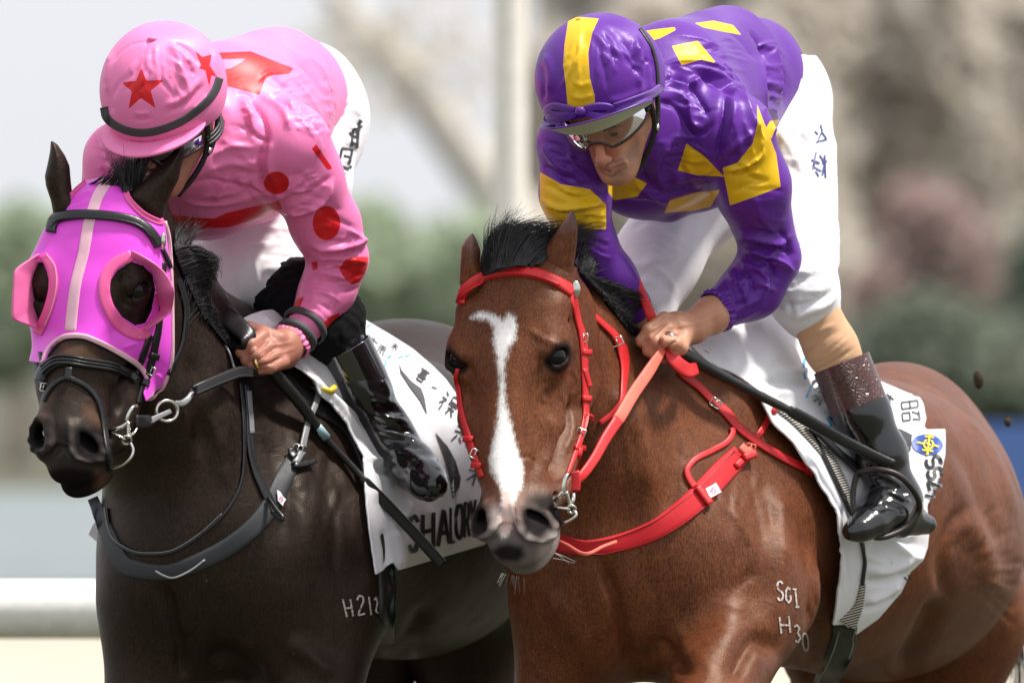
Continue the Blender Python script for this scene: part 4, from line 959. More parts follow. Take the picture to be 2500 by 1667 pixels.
def helmet_mesh(c, R3, r, folds_=(), vox=.0035, cut=-.035, peakdir=None):
    """cap-covered skull helmet: dome cut off below; R3 rows f,l,u"""
    F0, L0, U0 = R3; s = SDF(np.asarray(c)-.19, np.asarray(c)+.19, vox)
    s.ell(c, r, R3, k=.01); s.ell(np.asarray(c)+U0*.012-F0*.02, (r[0]*.93, r[1]*1.0, r[2]*.93), R3, k=.03)
    s.ell(np.asarray(c)-U0*.05, (r[0]*.86, r[1]*.86, r[2]*.9), R3, k=.008, op='sub')
    X, Y, Z = s.ax; 
    h = ((X[:, None, None]-c[0])*U0[0]+(Y[None, :, None]-c[1])*U0[1]+(Z[None, None, :]-c[2])*U0[2]); s.D = np.maximum(s.D, (cut-h).astype(np.float32))
    V, F = s.mesh(smooth=2); return folds(V, F, folds_), F
hel_c = P(1463, 201, .09)
VH_, FH_ = helmet_mesh(hel_c, frh, (.132, .117, .122), [([(1545, 90), (1565, 150), (1560, 220)], 9, .006), ([(1560, 95), (1580, 150), (1575, 210)], 7, -.006), ([(1330, 130), (1345, 180), (1340, 230)], 10, .005), ([(1440, 70), (1480, 110), (1530, 140)], 10, .004), ([(1480, 60), (1530, 110), (1550, 170)], 9, -.004),
    *creases(51, [([(1420, 60), (1440, 70)], [(1330, 250), (1400, 260)], 7, (4, 7), (.001, .003)), ([(1450, 60), (1500, 80)], [(1470, 250), (1590, 200)], 14, (4, 7), (.001, .0035)), ([(1540, 90), (1560, 110)], [(1550, 220), (1600, 190)], 8, (4, 6), (.001, .004))]), ([(1320, 160), (1328, 210), (1325, 250)], 6, -.004), ([(1480, 250), (1530, 240), (1580, 215)], 9, .004), ([(1590, 120), (1600, 170), (1598, 215)], 6, -.005), ([(1420, 60), (1412, 140), (1415, 220)], 5, .002), ([(1455, 60), (1452, 140), (1450, 240)], 3, -.0015), ([(1400, 200), (1420, 210), (1440, 200)], 6, .003), ([(1395, 235), (1420, 240), (1450, 232)], 6, .003)], cut=-.050)
stripe = [[(1388, 45), (1410, 42), (1440, 44), (1462, 46), (1446, 80), (1436, 130), (1440, 190), (1452, 235), (1452, 262), (1386, 262), (1382, 215), (1375, 160), (1378, 110)]]
helmet = link('helmet', mk(VH_, FH_, attrs={'yellow': marks(VH_, FH_, stripe)}), satin('purple_cap_satin', C_purple, [('yellow', C_yellow)], .44), pj)
link('button', mk(*sphere_geo(P(1418, 50, .06), (.010, .008, .006), 14, 8)), simple('yellow_satin', C_yellow, .4), helmet)
# peak: a curved visor, pale underneath
def peak_mesh(c, R3, r0, r1, a0, u0, drop, th=.004, n=40, m=8, up=.0, th_u=None):
    F0, L0, U0 = R3; V = []; 
    for i in range(n+1):
        t = -a0+2*a0*i/n; e = max(0.0, math.cos(t/a0*math.pi/2))**.6
        for j in range(m+1):
            q = j/m; r = r0+(r1-r0)*e*q
            V.append(np.asarray(c)+F0*(r*1.06*math.cos(t))+L0*(r*.95*math.sin(t))+U0*(u0-drop*q*e-.010*q*q*e+up*abs(math.sin(t))**2))
    V = np.array(V); F = [[i*(m+1)+j, (i+1)*(m+1)+j, (i+1)*(m+1)+j+1, i*(m+1)+j+1] for i in range(n) for j in range(m)]
    k = len(V); V2 = np.concatenate([V, V-U0*th]); F2 = F+[[a+k for a in f[::-1]] for f in F]
    rim = [i*(m+1)+m for i in range(n+1)]
    R_ = [[rim[i], rim[i+1], rim[i+1]+k, rim[i]+k] for i in range(n)]
    fm = [0]*len(F)+[1]*len(F)+[0]*len(R_)
    return V2, F2+R_, fm
pv, pf, pm = peak_mesh(hel_c, frh, .108, .160, 1.35, -.078, -.036, th=.004, up=.022)
M_pale = simple('pale_green_lining', (.42, .50, .36), .5, var=.08, dirt=((.02, .02, .02), 130, .66, .9))
link('peak', mk(pv, pf, True, None, pm), [simple('purple_peak', C_purple, .4), M_pale], helmet)
# ================================================================== jockey in pink
kj = thing('person', 'jockey in red-dotted pink silks and starred pink cap on the dark horse', 'person', (P(800, 833, .8)[0], .8, 0.0))
C_pink, C_red = (.90, .225, .485), (.68, .012, .018)
s = SDF((-.90, .02, 1.55), (-.24, 1.25, 2.22), .0038)
s.cone(P(545, 335, .42), P(690, 245, .88), .155, .125, .05); s.ell(P(530, 350, .40), (.165, .15, .160), None, .05)
s.ell(P(735, 265, .98), (.085, .15, .140), None, .06); s.cone(P(560, 205, .40), P(680, 165, .80), .080, .075, .06)
s.cone(P(420, 390, .34), P(500, 470, .40), .085, .085, .05); s.cone(P(470, 470, .45), P(620, 470, .50), .075, .055, .05)
s.cone(P(600, 360, .32), P(705, 355, .30), .085, .074, .05)
s.chain([(*P(705, 350, .30), .074), (*P(742, 430, .34), .072), (*P(795, 550, .40), .063), (*P(826, 625, .43), .053)], .03)
s.chain([(*P(828, 640, .43), .051), (*P(800, 710, .43), .049), (*P(745, 795, .38), .036)], .03)
s.cone(P(400, 370, .30), P(290, 390, .24), .08, .064, .05); s.chain([(*P(295, 380, .24), .064), (*P(285, 470, .26), .060), (*P(320, 600, .28), .05)], .03)
s.cone(P(470, 300, .27), P(470, 380, .27), .060, .060, .04)
for a, b in (((430, 515, .38), (520, 530, .44)), ((520, 530, .44), (650, 490, .50))): s.cone(P(*a), P(*b), .028, .026, .03)
VK, FK = s.mesh(smooth=4)
fj = []
for pts, w, h in [
    ([(610, 245), (640, 290), (650, 350), (640, 400)], 12, -.010), ([(590, 240), (615, 290), (620, 350)], 13, .009), ([(630, 235), (690, 270), (710, 320)], 12, .009), ([(650, 230), (720, 270), (740, 300)], 9, -.008),
    ([(540, 260), (540, 320), (520, 370)], 16, -.007), ([(600, 300), (620, 330), (660, 350)], 9, -.009), ([(520, 380), (560, 360), (620, 360)], 10, .007), ([(500, 420), (560, 400), (620, 410)], 14, .006), ([(450, 460), (520, 440), (600, 460)], 12, -.006),
    ([(640, 350), (632, 400), (645, 450), (670, 478)], 8, -.013), ([(660, 340), (655, 400), (665, 440)], 10, .008), ([(665, 478), (700, 470), (710, 430)], 8, .011), ([(690, 515), (740, 518), (790, 490), (812, 440)], 8, .013), ([(690, 530), (745, 535), (800, 508)], 8, -.009), ([(700, 480), (760, 470), (810, 430)], 10, -.006),
    ([(760, 600), (800, 605), (870, 595), (893, 575)], 8, .011), ([(765, 615), (820, 622), (890, 610)], 7, -.008), ([(770, 630), (820, 630), (895, 640)], 8, .010), ([(775, 650), (820, 648), (870, 670)], 7, -.007), ([(765, 668), (815, 668), (860, 690)], 7, .007), ([(760, 690), (800, 690), (850, 705)], 6, -.005), ([(750, 710), (790, 715), (830, 735)], 6, .005), ([(740, 735), (780, 742), (810, 760)], 6, -.004), ([(730, 755), (765, 760), (795, 785)], 6, .004),
    ([(850, 560), (880, 580), (890, 600)], 7, .006), ([(780, 520), (830, 540), (870, 560)], 9, -.004),
    ([(650, 190), (700, 240), (740, 300), (770, 340)], 8, .005), ([(660, 185), (715, 235), (760, 300), (790, 350)], 8, -.005), ([(690, 170), (740, 220), (790, 290)], 9, .005), ([(720, 150), (770, 200), (810, 280)], 9, -.005), ([(745, 130), (790, 180), (820, 250)], 8, .006), ([(640, 110), (700, 120), (760, 160)], 14, .004), ([(790, 200), (805, 260), (800, 330)], 8, .007), ([(810, 220), (820, 280), (815, 330)], 7, -.006), ([(770, 290), (780, 350), (775, 380)], 8, .006),
    ([(240, 350), (270, 400), (300, 430)], 12, .008), ([(225, 330), (250, 390), (260, 440)], 10, -.007), ([(440, 490), (500, 500), (560, 495), (640, 470)], 9, .006), ([(560, 420), (540, 460), (520, 490)], 14, .005), ([(600, 420), (610, 450), (600, 480)], 12, -.006)]:
    fj.append((pts, w, h))
fj = [(q, w*.80, h*1.0) for q, w, h in fj]+creases(33, [
    ([(620, 190), (700, 330)], [(760, 130), (820, 330)], 18, (4, 6), (.0012, .0028)), ([(560, 230), (540, 330)], [(650, 240), (645, 340)], 5, (6, 9), (.002, .004)), ([(640, 330), (650, 470)], [(520, 300), (520, 470)], 6, (7, 11), (.0015, .004)), ([(670, 470), (680, 490)], [(540, 410), (580, 480)], 6, (5, 8), (.002, .004)),
    ([(660, 480), (690, 520)], [(790, 400), (830, 500)], 12, (4, 6), (.0015, .004)), ([(750, 590), (765, 700)], [(893, 570), (880, 700)], 18, (4, 6), (.002, .0055)), ([(755, 690), (725, 760)], [(860, 700), (790, 800)], 12, (4, 6), (.001, .003)), ([(430, 450), (470, 500)], [(580, 420), (650, 470)], 5, (7, 11), (.0015, .004)), ([(225, 330), (220, 430)], [(290, 350), (320, 430)], 9, (4, 7), (.002, .004)), ([(770, 120), (790, 330)], [(825, 210), (825, 330)], 12, (4, 6), (.0015, .004)), ([(700, 420), (720, 560)], [(810, 430), (870, 560)], 8, (6, 9), (.001, .003))])
VK = folds(VK, FK, fj, sharp=.65); VK = VK+vnorm(VK, FK)*(snoise(VK, 30, 21, 2)*.0012)[:, None]
def circ(c, r, ry=None, n=20, rot=0): return [(c[0]+r*math.cos(2*math.pi*i/n)*math.cos(rot)-(ry or r)*math.sin(2*math.pi*i/n)*math.sin(rot), c[1]+r*math.cos(2*math.pi*i/n)*math.sin(rot)+(ry or r)*math.sin(2*math.pi*i/n)*math.cos(rot)) for i in range(n)]
redp = [circ((675, 447), 31, 28), [(761, 364), (772, 352), (812, 412), (800, 416)], circ((797, 545), 34, 42), [(845, 632), (868, 627), (900, 628), (896, 655), (878, 690), (861, 695), (838, 676), (828, 655)], [(760, 640), (775, 638), (776, 655), (764, 662)],
        [(742, 725), (732, 750), (712, 772), (704, 760), (728, 728)], [(828, 764), (806, 772), (786, 793), (780, 812), (800, 800), (830, 775)],
        [(518, 130), (612, 126), (717, 168), (705, 181), (668, 184), (648, 192), (640, 215), (633, 232), (535, 206), (528, 171), (562, 168), (590, 152), (600, 144), (518, 146)],
        [(415, 523), (480, 532), (523, 534), (552, 520), (622, 504), (680, 490), (690, 510), (640, 530), (560, 555), (490, 560), (415, 548)]]
pk_M = satin('pink_satin', C_pink, [('red', C_red)], .44)
pcuff_M = satin('pink_cuff', C_pink)
kjacket = link('jacket', mk(VK, FK, attrs={'red': marks(VK, FK, redp)}), pk_M, kj)
M_grey = simple('grey_elastic', (.055, .055, .058), .7, bump=.3, bs=600)
ax = unit(P(715, 825, .36)-P(790, 722, .43))
for c, r in ((P(744, 796, .385), .0445), (P(724, 820, .366), .0405)): link('cuff_band', mk(*lathe_geo([(r-.004, -.007), (r+.001, -.007), (r+.0025, 0), (r+.0005, .007), (r-.004, .007)], c, ax, 40)), M_grey, kjacket)
link('cuff', mk(*cuff_ring(P(711, 834, .355), ax, .0365, 22, .004, .008, 5)), pcuff_M, kjacket)
s = SDF((-.85, .05, 1.45), (-.22, 1.35, 2.15), .0055)
s.ell(P(755, 285, 1.00), (.115, .15, .15), None, .06); s.ell(P(690, 350, .95), (.12, .14, .13), None, .06)
s.chain([(*P(770, 290, .95), .100), (*P(735, 450, .80), .092), (*P(690, 590, .64), .076), (*P(670, 690, .54), .064)], .04); s.cone(P(670, 690, .54), P(690, 735, .56), .060, .052, .03)
s.chain([(*P(690, 350, .92), .105), (*P(590, 500, .78), .090), (*P(530, 640, .62), .070), (*P(510, 740, .52), .050)], .05)
VQ, FQ = s.mesh(smooth=3)
VQ = folds(VQ, FQ, creases(43, [([(615, 560), (625, 730)], [(750, 570), (740, 690)], 14, (4, 7), (.001, .0035)), ([(830, 230), (820, 400)], [(885, 250), (865, 420)], 10, (4, 7), (.0015, .004)), ([(520, 560), (515, 720)], [(590, 560), (560, 720)], 8, (5, 8), (.001, .002))])+[([(620, 600), (680, 600), (740, 610)], 7, .005), ([(625, 620), (690, 625), (750, 640)], 7, -.005), ([(640, 560), (700, 560), (740, 580)], 7, .004), ([(610, 590), (625, 650), (632, 720)], 4, .003), ([(640, 660), (690, 655), (740, 670)], 8, .005), ([(650, 690), (700, 680), (740, 690)], 7, -.005), ([(840, 240), (865, 270), (885, 280)], 7, .005), ([(835, 270), (860, 300), (882, 310)], 7, -.005), ([(830, 330), (850, 350), (875, 350)], 8, .005), ([(820, 370), (840, 400), (865, 400)], 7, -.005), ([(545, 590), (560, 640), (550, 700)], 18, .004)])
link('breeches', mk(VQ, FQ), M_breech, kj); T_kbr = Target().add(VQ, FQ); T_kj = Target().add(VK, FK)
# black knee warmer with a ragged edge
s = calf([(*P(672, 712, .53), .054), (*P(720, 745, .50), .062), (*P(790, 805, .45), .056), (*P(845, 865, .47), .048)], .03, .0045)
s.cone(P(735, 700, .50), P(820, 770, .48), .058, .058, .03)
Vk, Fk = s.mesh(smooth=2); Nk = vnorm(Vk, Fk); Vk = Vk+Nk*(snoise(Vk, 230, 5, 2)*.0022)[:, None]
link('knee_warmer', mk(Vk, Fk), M_blackcloth, kj)
s = calf([(*P(835, 850, .46), .050), (*P(890, 950, .47), .046), (*P(945, 1050, .49), .042), (*P(985, 1120, .49), .037)], .03, .004)
s.chain([(*P(960, 1075, .50), .042), (*P(1010, 1140, .45), .044), (*P(1042, 1172, .40), .036), (*P(1062, 1184, .37), .026)], .02)
Vb2, Fb2 = s.mesh(smooth=2); Vb2 = folds(Vb2, Fb2, [([(900, 960), (940, 980), (970, 985)], 7, .006), ([(905, 985), (950, 1000), (985, 1005)], 6, -.006), ([(910, 1010), (955, 1022), (995, 1030)], 6, .006), ([(915, 1030), (960, 1045), (1005, 1055)], 5, -.006), ([(925, 1050), (970, 1060), (1015, 1075)], 5, .006), ([(935, 1070), (980, 1078), (1030, 1095)], 5, -.005), ([(930, 925), (945, 955), (940, 985)], 8, .005), ([(940, 1100), (990, 1100), (1050, 1140)], 8, .004)])
M_kboot = boot_mat(); kboot = link('boot', mk(Vb2, Fb2), M_kboot, kj)
link('boot_cuff', mk(*band_between(P(843, 848, .458), P(890, 940, .47), .0535, .0515)), M_gloss, kboot)
link('sole', mk(*tube_geo(np.array([P(1005, 1182, .43), P(1020, 1198, .41), P(1048, 1206, .385), P(1074, 1196, .365), P(1084, 1184, .36)]), [.010, .014, .016, .013, .006], 10)), M_blackrub, kboot)
# head and cap
frk = head_frame((-.40, -.84, -.40), (-.15, -.38, .91)); hk = P(405, 262, .14)
Vh2, Fh2, W2 = human_head(hk, frk)
s = SDF((-.56, .10, 1.40), (-.26, .52, 1.66), .0024)
s.chain([(*P(745, 795, .38), .030), (*P(715, 830, .36), .029), (*P(690, 848, .335), .030)], .02)
s.chain([(*P(695, 842, .330), .030), (*P(662, 845, .300), .026)], .02); s.cone(P(695, 868, .325), P(680, 880, .295), .026, .020, .02)
finger(s, [(*P(640, 822, .285), .0155), (*P(612, 842, .255), .0140), (*P(590, 860, .262), .0120), (*P(596, 872, .285), .010)], .004)
finger(s, [(*P(656, 845, .280), .0155), (*P(625, 866, .246), .0140), (*P(603, 880, .256), .0120), (*P(612, 890, .280), .010)], .004)
finger(s, [(*P(672, 868, .278), .0145), (*P(642, 882, .243), .0135), (*P(618, 890, .252), .0115), (*P(625, 900, .276), .010)], .004)
finger(s, [(*P(690, 884, .285), .0135), (*P(658, 897, .250), .0125), (*P(628, 902, .254), .0110), (*P(622, 906, .274), .009)], .004)
finger(s, [(*P(680, 828, .300), .0165), (*P(640, 812, .300), .0140), (*P(606, 800, .305), .0120), (*P(590, 806, .310), .010)], .006)
VL2, FL2 = s.mesh(smooth=1)
VL2 = folds(VL2, FL2, [([(652, 836), (622, 857), (594, 876)], 3.4, -.0045), ([(666, 858), (634, 876), (606, 888)], 3.4, -.0045), ([(680, 877), (648, 891), (616, 897)], 3.2, -.004), ([(628, 850), (645, 838), (655, 832)], 3, -.003), ([(640, 872), (660, 858), (668, 855)], 3, -.003), ([(655, 888), (675, 878), (685, 875)], 3, -.003), ([(660, 845), (690, 840), (715, 835)], 4, .0015), ([(672, 865), (700, 858), (720, 850)], 4, .0012)])
s = SDF((-.92, .10, 1.45), (-.2, 1.3, 2.2), .010)
s.cone(P(545, 335, .42), P(720, 265, .92), .12, .095, .05); s.cone(W2(-.06, 0, -.05), P(530, 350, .38), .05, .06, .04)
s.chain([(*P(700, 350, .31), .055), (*P(822, 632, .43), .035), (*P(752, 785, .385), .030)], .03); s.chain([(*P(305, 380, .25), .045), (*P(300, 560, .28), .036)], .03)
s.chain([(*P(760, 300, .95), .075), (*P(675, 690, .54), .046), (*P(800, 815, .45), .036), (*P(980, 1110, .49), .026)], .03); s.chain([(*P(690, 350, .92), .08), (*P(515, 730, .53), .036)], .03)
Vt2, Ft2 = s.mesh(smooth=2)
Vx, Fx, Ax = join([(Vt2, Ft2, {}), (Vh2, Fh2, {}), (VL2, FL2, {})])
body_k = link('body', mk(Vx, Fx, attrs=Ax), M_skin, kj)
hk_c = P(395, 226, .12)
VC, FC = helmet_mesh(hk_c, frk, (.128, .113, .124), [([(258, 190), (265, 240), (275, 280)], 8, -.004), ([(275, 130), (262, 180), (260, 230)], 8, .005), ([(365, 100), (352, 130), (348, 170)], 4, -.0015), ([(372, 98), (310, 115), (262, 165)], 4, -.0015), ([(410, 110), (440, 130), (470, 160)], 9, .005), ([(420, 105), (460, 125), (490, 160)], 7, -.004), ([(400, 260), (450, 235), (490, 190)], 8, .005), ([(410, 275), (460, 250), (500, 205)], 7, -.004), ([(470, 270), (490, 250), (505, 230)], 5, .004), ([(330, 275), (345, 278), (365, 274)], 4, .003), ([(325, 290), (345, 294), (370, 288)], 4, -.003), ([(520, 120), (530, 170), (535, 215)], 6, .004)]+creases(53, [([(360, 105), (380, 105)], [(270, 250), (400, 290)], 10, (4, 7), (.001, .003)), ([(390, 105), (430, 115)], [(420, 290), (520, 200)], 14, (4, 7), (.001, .0035))]), cut=-.058)
def star(c, r, r2, rot, sx=1.0, sh=0): return [(c[0]+sx*(r if i % 2 == 0 else r2)*math.sin(rot+i*math.pi/5)+sh*0, c[1]-(r if i % 2 == 0 else r2)*math.cos(rot+i*math.pi/5)) for i in range(10)]
st1 = [(345, 165), (357, 198), (402, 195), (368, 222), (380, 265), (344, 240), (313, 268), (322, 224), (296, 202), (332, 198)]
st2 = [(475, 122), (494, 140), (517, 133), (512, 160), (530, 188), (516, 185), (511, 213), (501, 172), (484, 168), (491, 160)]
cap_M = satin('pink_cap_satin', C_pink, [('red', C_red)], .46)
cap = link('cap', mk(VC, FC, attrs={'red': marks(VC, FC, [st1, st2])}), cap_M, kj)
link('button', mk(*sphere_geo(P(372, 96, .04), (.010, .009, .006), 14, 8)), pcuff_M, cap)
pv, pf, pm = peak_mesh(hk_c, frk, .108, .146, 1.30, -.054, .002, th=.0045, up=.014)
link('peak', mk(pv, pf, True, None, pm), [pcuff_M, pcuff_M], cap)
T_cap = Target().add(VC, FC)
link('cap_band', mk(*strap_geo([(254, 262), (262, 290), (295, 313), (337, 324), (385, 319), (440, 298), (490, 262), (522, 226), (536, 190)], 19, T_cap, .0015, .001, 6)), M_grey, cap)
# ================================================================== saddle cloths, saddles, girths
def shell_from(sdf, extra, iso, poly, fold=(), carve=None, face=.35, nz=None):
    s = SDF.__new__(SDF); s.__dict__.update(sdf.__dict__); s.D = sdf.D.copy()
    for e in extra: s.cone(*e)
    V, F = surface_nets(s.D-iso, s.lo, s.vox); V = relax(V, F, 4); N = vnorm(V, F)
    V, F = shell_trim(V, F, poly, side=N[:, 1] < face)
    V, F = subdiv(V, F); V = snap_edge(V, F, poly); V = relax_in(V, F, 8); V = snap_edge(V, F, poly); V = relax_in(V, F, 4)
    return folds(V, F, fold), F
def relax_in(V, F, it):
    E = np.concatenate([F[:, [i, (i+1) % 4]] for i in range(4)]); U, cnt = np.unique(np.sort(E, 1), axis=0, return_counts=True); b = np.zeros(len(V), bool); b[U[cnt == 1].ravel()] = True
    E = np.concatenate([U, U[:, ::-1]]); deg = np.maximum(np.bincount(E[:, 0], minlength=len(V)), 1)
    for _ in range(it):
        A = np.stack([np.bincount(E[:, 0], weights=V[E[:, 1], k], minlength=len(V)) for k in range(3)], 1)/deg[:, None]; V = np.where(b[:, None], V, V+.5*(A-V))
    return V
def snap_edge(V, F, poly):
    """pull the cut edge onto the outline and even it out"""
    E = np.concatenate([F[:, [i, (i+1) % 4]] for i in range(4)]); key = np.sort(E, 1); U, cnt = np.unique(key, axis=0, return_counts=True); B = U[cnt == 1]
    V = V.copy(); q = np.asarray(poly, float); b = np.unique(B)
    for it in range(5):
        A = np.zeros_like(V); n = np.zeros(len(V)); np.add.at(A, B[:, 0], V[B[:, 1]]); np.add.at(A, B[:, 1], V[B[:, 0]]); np.add.at(n, B[:, 0], 1); np.add.at(n, B[:, 1], 1)
        V[b] = .5*V[b]+.5*A[b]/np.maximum(n[b], 1)[:, None]
        uv = proj(V[b]); sd = poly_sd(uv, q); g = np.stack([poly_sd(uv+[1, 0], q)-poly_sd(uv-[1, 0], q), poly_sd(uv+[0, 1], q)-poly_sd(uv-[0, 1], q)], 1)/2; g /= np.linalg.norm(g, axis=1)[:, None]+1e-6
        m = np.abs(sd) < 14; uv = np.where(m[:, None], uv-g*sd[:, None], uv); k = S*(CAM_D+V[b, 1])/CAM_D; V[b, 0] = (uv[:, 0]-1250)*k; V[b, 2] = CAM_Z-(uv[:, 1]-833.5)*k
    return V
def subdiv(V, F):
    """one linear quad subdivision"""
    n = len(V); E = np.sort(np.concatenate([F[:, [i, (i+1) % 4]] for i in range(4)]), 1); U, inv = np.unique(E, axis=0, return_inverse=True); inv = inv.ravel(); m = len(F)
    mid = V[U].mean(1); cen = V[F].mean(1); e = [n+inv[i*m:(i+1)*m] for i in range(4)]; c = n+len(U)+np.arange(m)
    Q = np.concatenate([np.stack([F[:, i], e[i], c, e[i-1]], 1) for i in range(4)])
    V2 = np.concatenate([V, mid, cen]); return relax(V2, Q, 1, .35) if False else V2, Q
def cloth_mat(name):
    t = NT(name); f = t.noise(16, 4); c = t.mix(f, (.68, .67, .70), (.76, .76, .78)); g = t.ramp(t.noise(7, 5, .65), .58, .80); c = t.mix(t.math('MULTIPLY', g, .22), c, (.52, .45, .34))
    sp = t.ramp(t.noise(95, 3, .6), .70, .74); c = t.mix(t.math('MULTIPLY', sp, .6), c, (.20, .14, .10))
    t.set(Base_Color=c, Roughness=.62, Sheen_Weight=.25, Normal=t.bump(t.noise(800, 2), .2, .0007, t.bump(t.noise(20, 4, .55, dist=.6), .22, .008))); return t.m
M_cloth = cloth_mat('white_saddle_cloth')
M_print = simple('black_print', (.012, .012, .013), .5, bump=.05); M_printgrey = simple('grey_print', (.045, .045, .048), .55, bump=.05); M_blue = simple('sky_blue_piping', (.05, .42, .80), .5, bump=.1)
bay_poly = [(1690, 822), (1740, 800), (1850, 768), (1895, 770), (1990, 795), (2080, 870), (2150, 930), (2225, 962), (2252, 992), (2262, 1020), (2255, 1048), (2308, 1047), (2308, 1110), (2292, 1180), (2264, 1235), (2269, 1300), (2265, 1336), (2250, 1368), (2224, 1397), (2199, 1448), (2144, 1511), (2089, 1550),
            (2062, 1524), (2034, 1526), (2042, 1486), (2049, 1422), (2049, 1342), (2033, 1247), (2005, 1185), (1967, 1127), (1935, 1080), (1887, 1029), (1864, 985), (1850, 950), (1807, 918), (1731, 882), (1690, 846)]
sad = [(P(1740, 900, .56), P(1990, 900, .92), .085, .095, .06), (P(1990, 900, .92), P(2160, 985, 1.0), .10, .07, .06)]
fb = [([(1700, 830), (1760, 850), (1800, 900)], 16, .006), ([(1760, 800), (1830, 850), (1850, 910)], 18, -.008), ([(1840, 780), (1870, 840), (1880, 900)], 16, .008), ([(1880, 900), (1930, 910), (1980, 900)], 10, .008), ([(1860, 930), (1920, 935), (1990, 940)], 8, -.007), ([(1880, 960), (1930, 960), (1990, 975)], 10, .006), ([(1900, 985), (1960, 1000), (2020, 1050)], 10, -.006), ([(1940, 1010), (1990, 1050), (2060, 1120)], 12, .006),
      ([(1905, 1030), (1960, 1100), (2000, 1170)], 9, .008), ([(1890, 1020), (1945, 1080), (1985, 1150)], 6, -.006), ([(2030, 1230), (2050, 1330), (2055, 1430)], 10, .008), ([(2045, 1230), (2065, 1330), (2068, 1430)], 6, -.005), ([(2010, 1190), (2040, 1250), (2060, 1300)], 8, .006),
      ([(2110, 1390), (2170, 1390), (2250, 1350)], 14, .014), ([(2110, 1420), (2170, 1415), (2220, 1395)], 10, -.011), ([(2110, 1470), (2160, 1450), (2200, 1420)], 10, .010), ([(2105, 1490), (2150, 1475), (2185, 1450)], 7, -.008), ([(2120, 1340), (2180, 1320), (2240, 1330)], 14, -.008), ([(2150, 1300), (2200, 1340), (2250, 1360)], 10, .008), ([(2100, 1330), (2120, 1360), (2160, 1370)], 8, .006), ([(2230, 965), (2245, 1000), (2240, 1040)], 9, .010), ([(2220, 1040), (2230, 1090), (2225, 1150)], 8, -.008), ([(2300, 1060), (2290, 1130), (2270, 1200)], 8, .007)]
Vs, Fs = shell_from(bay_sdf, sad, .024, bay_poly, fb)
sc_b = thing('saddle_cloth', 'white saddle cloth on the bay horse with a blue and yellow oval crest', 'saddle cloth', (P(1990, 1100, .8)[0], .8, 1.2))
T_cb = Target().add(Vs, Fs); tV, tF = thicken(Vs, Fs, .004); link('cloth', mk(tV, tF), M_cloth, sc_b)
def piece(name, geo, mat, par, smooth=True): return link(name, geo.mesh(smooth) if isinstance(geo, Geo) else mk(*geo, smooth), mat, par)
for ln in ([(1970, 864), (1962, 890), (1967, 926)], [(1981, 941), (1967, 971)], [(2018, 1019), (2030, 1041)], [(2052, 1032), (2043, 1048)]): piece('blue_line', strap_geo(ln if len(ln) > 2 else [ln[0], ((ln[0][0]+ln[1][0])/2, (ln[0][1]+ln[1][1])/2), ln[1]], 5, T_cb, .0006, .001, 5), M_blue, sc_b)
# crest
M_crestblue = simple('crest_blue', (.015, .065, .33), .5, bump=.1); M_crestyel = simple('crest_yellow', (.80, .60, .03), .5, bump=.1)
ce = (2263, 1086)
crest = piece('crest', patch_geo(circ(ce, 38, 25, 26, .12), T_cb, .0022, 8), M_crestblue, sc_b)
def loc(c, sc, rot, pts): 
    cr, sr = math.cos(rot), math.sin(rot); return [(c[0]+sc*(x*cr-y*sr), c[1]+sc*(x*sr+y*cr)) for x, y in pts]
cs = [[(.62*math.sin(a), -.62*math.cos(a)) for a in np.linspace(.45, 2*math.pi-.45, 18)], [(-.62, -1.0), (.62, -1.0)], [(0, -1.3), (0, 1.35)], [(-.75, .85), (.75, .85)], [(-1.5, -.05), (-.6, 0)], [(.6, 0), (1.5, .22)], [(-.35, -.15), (.35, .12)], [(-.2, 1.3), (.2, 1.3)], [(-.25, -1.3), (.25, -1.3)], [(-.3, .5), (0, .85), (.3, .5)]]
piece('crest_emblem', stroke_geo([loc(ce, 18, .12, q) for q in cs], 4.2, T_cb, .0042), M_crestyel, crest)
# letters and brush characters
def letters(par, T, items, mat, off=.0024):
    for name, strokes, w in items: piece('letter', stroke_geo(strokes, w, T, off), mat, par)
Sx = [(.9, -.75), (.5, -1), (-.4, -1), (-.85, -.6), (-.5, -.1), (.45, .1), (.85, .5), (.4, 1), (-.5, 1), (-.9, .7)]
Sx = [tuple(q) for q in catmull(Sx, 3)]
letters(sc_b, T_cb, [('S', [loc((2277, 1128), 17, 1.15, [(x*.75, y) for x, y in Sx])], 8), ('S', [loc((2281, 1156), 17, 1.2, [(x*.75, y) for x, y in Sx])], 8), ('Z', [loc((2280, 1182), 15, 1.3, [(-.8, -1), (.8, -1), (-.7, 1), (.8, 1)])], 7), ('7', [loc((2268, 1206), 12, 1.4, [(-.8, -1), (.8, -1), (0, 1)])], 6)], M_print)
piece('print_block', patch_geo([(2192, 1046), (2226, 1062), (2222, 1098), (2212, 1110), (2200, 1086)], T_cb, .0022, 8), M_printgrey, sc_b)
glyph_zhao = [[(-1, -.9), (-1, .9)], [(-.3, -.9), (-.3, .9)], [(-1, -.9), (-.3, -.9)], [(-1, 0), (-.3, 0)], [(-1, .9), (-.3, .9)], [(.1, -.9), (1, -.9), (.9, -.1)], [(.5, -.9), (.1, -.1)], [(.15, .15), (.15, .95)], [(.95, .15), (.95, .95)], [(.15, .15), (.95, .15)], [(.15, .95), (.95, .95)]]
glyph_a = [[(-.8, -.8), (.8, -.8)], [(0, -1), (0, .2)], [(-.9, -.2), (.9, -.2)], [(-.5, .2), (-.9, 1)], [(-.2, .4), (.2, .9)], [(.5, .2), (.9, 1)]]
glyph_b = [[(-1, -.6), (.9, -.6)], [(-.1, -1), (-.1, 1)], [(-.1, -.4), (-.9, .6)], [(0, -.4), (.9, .6)]]
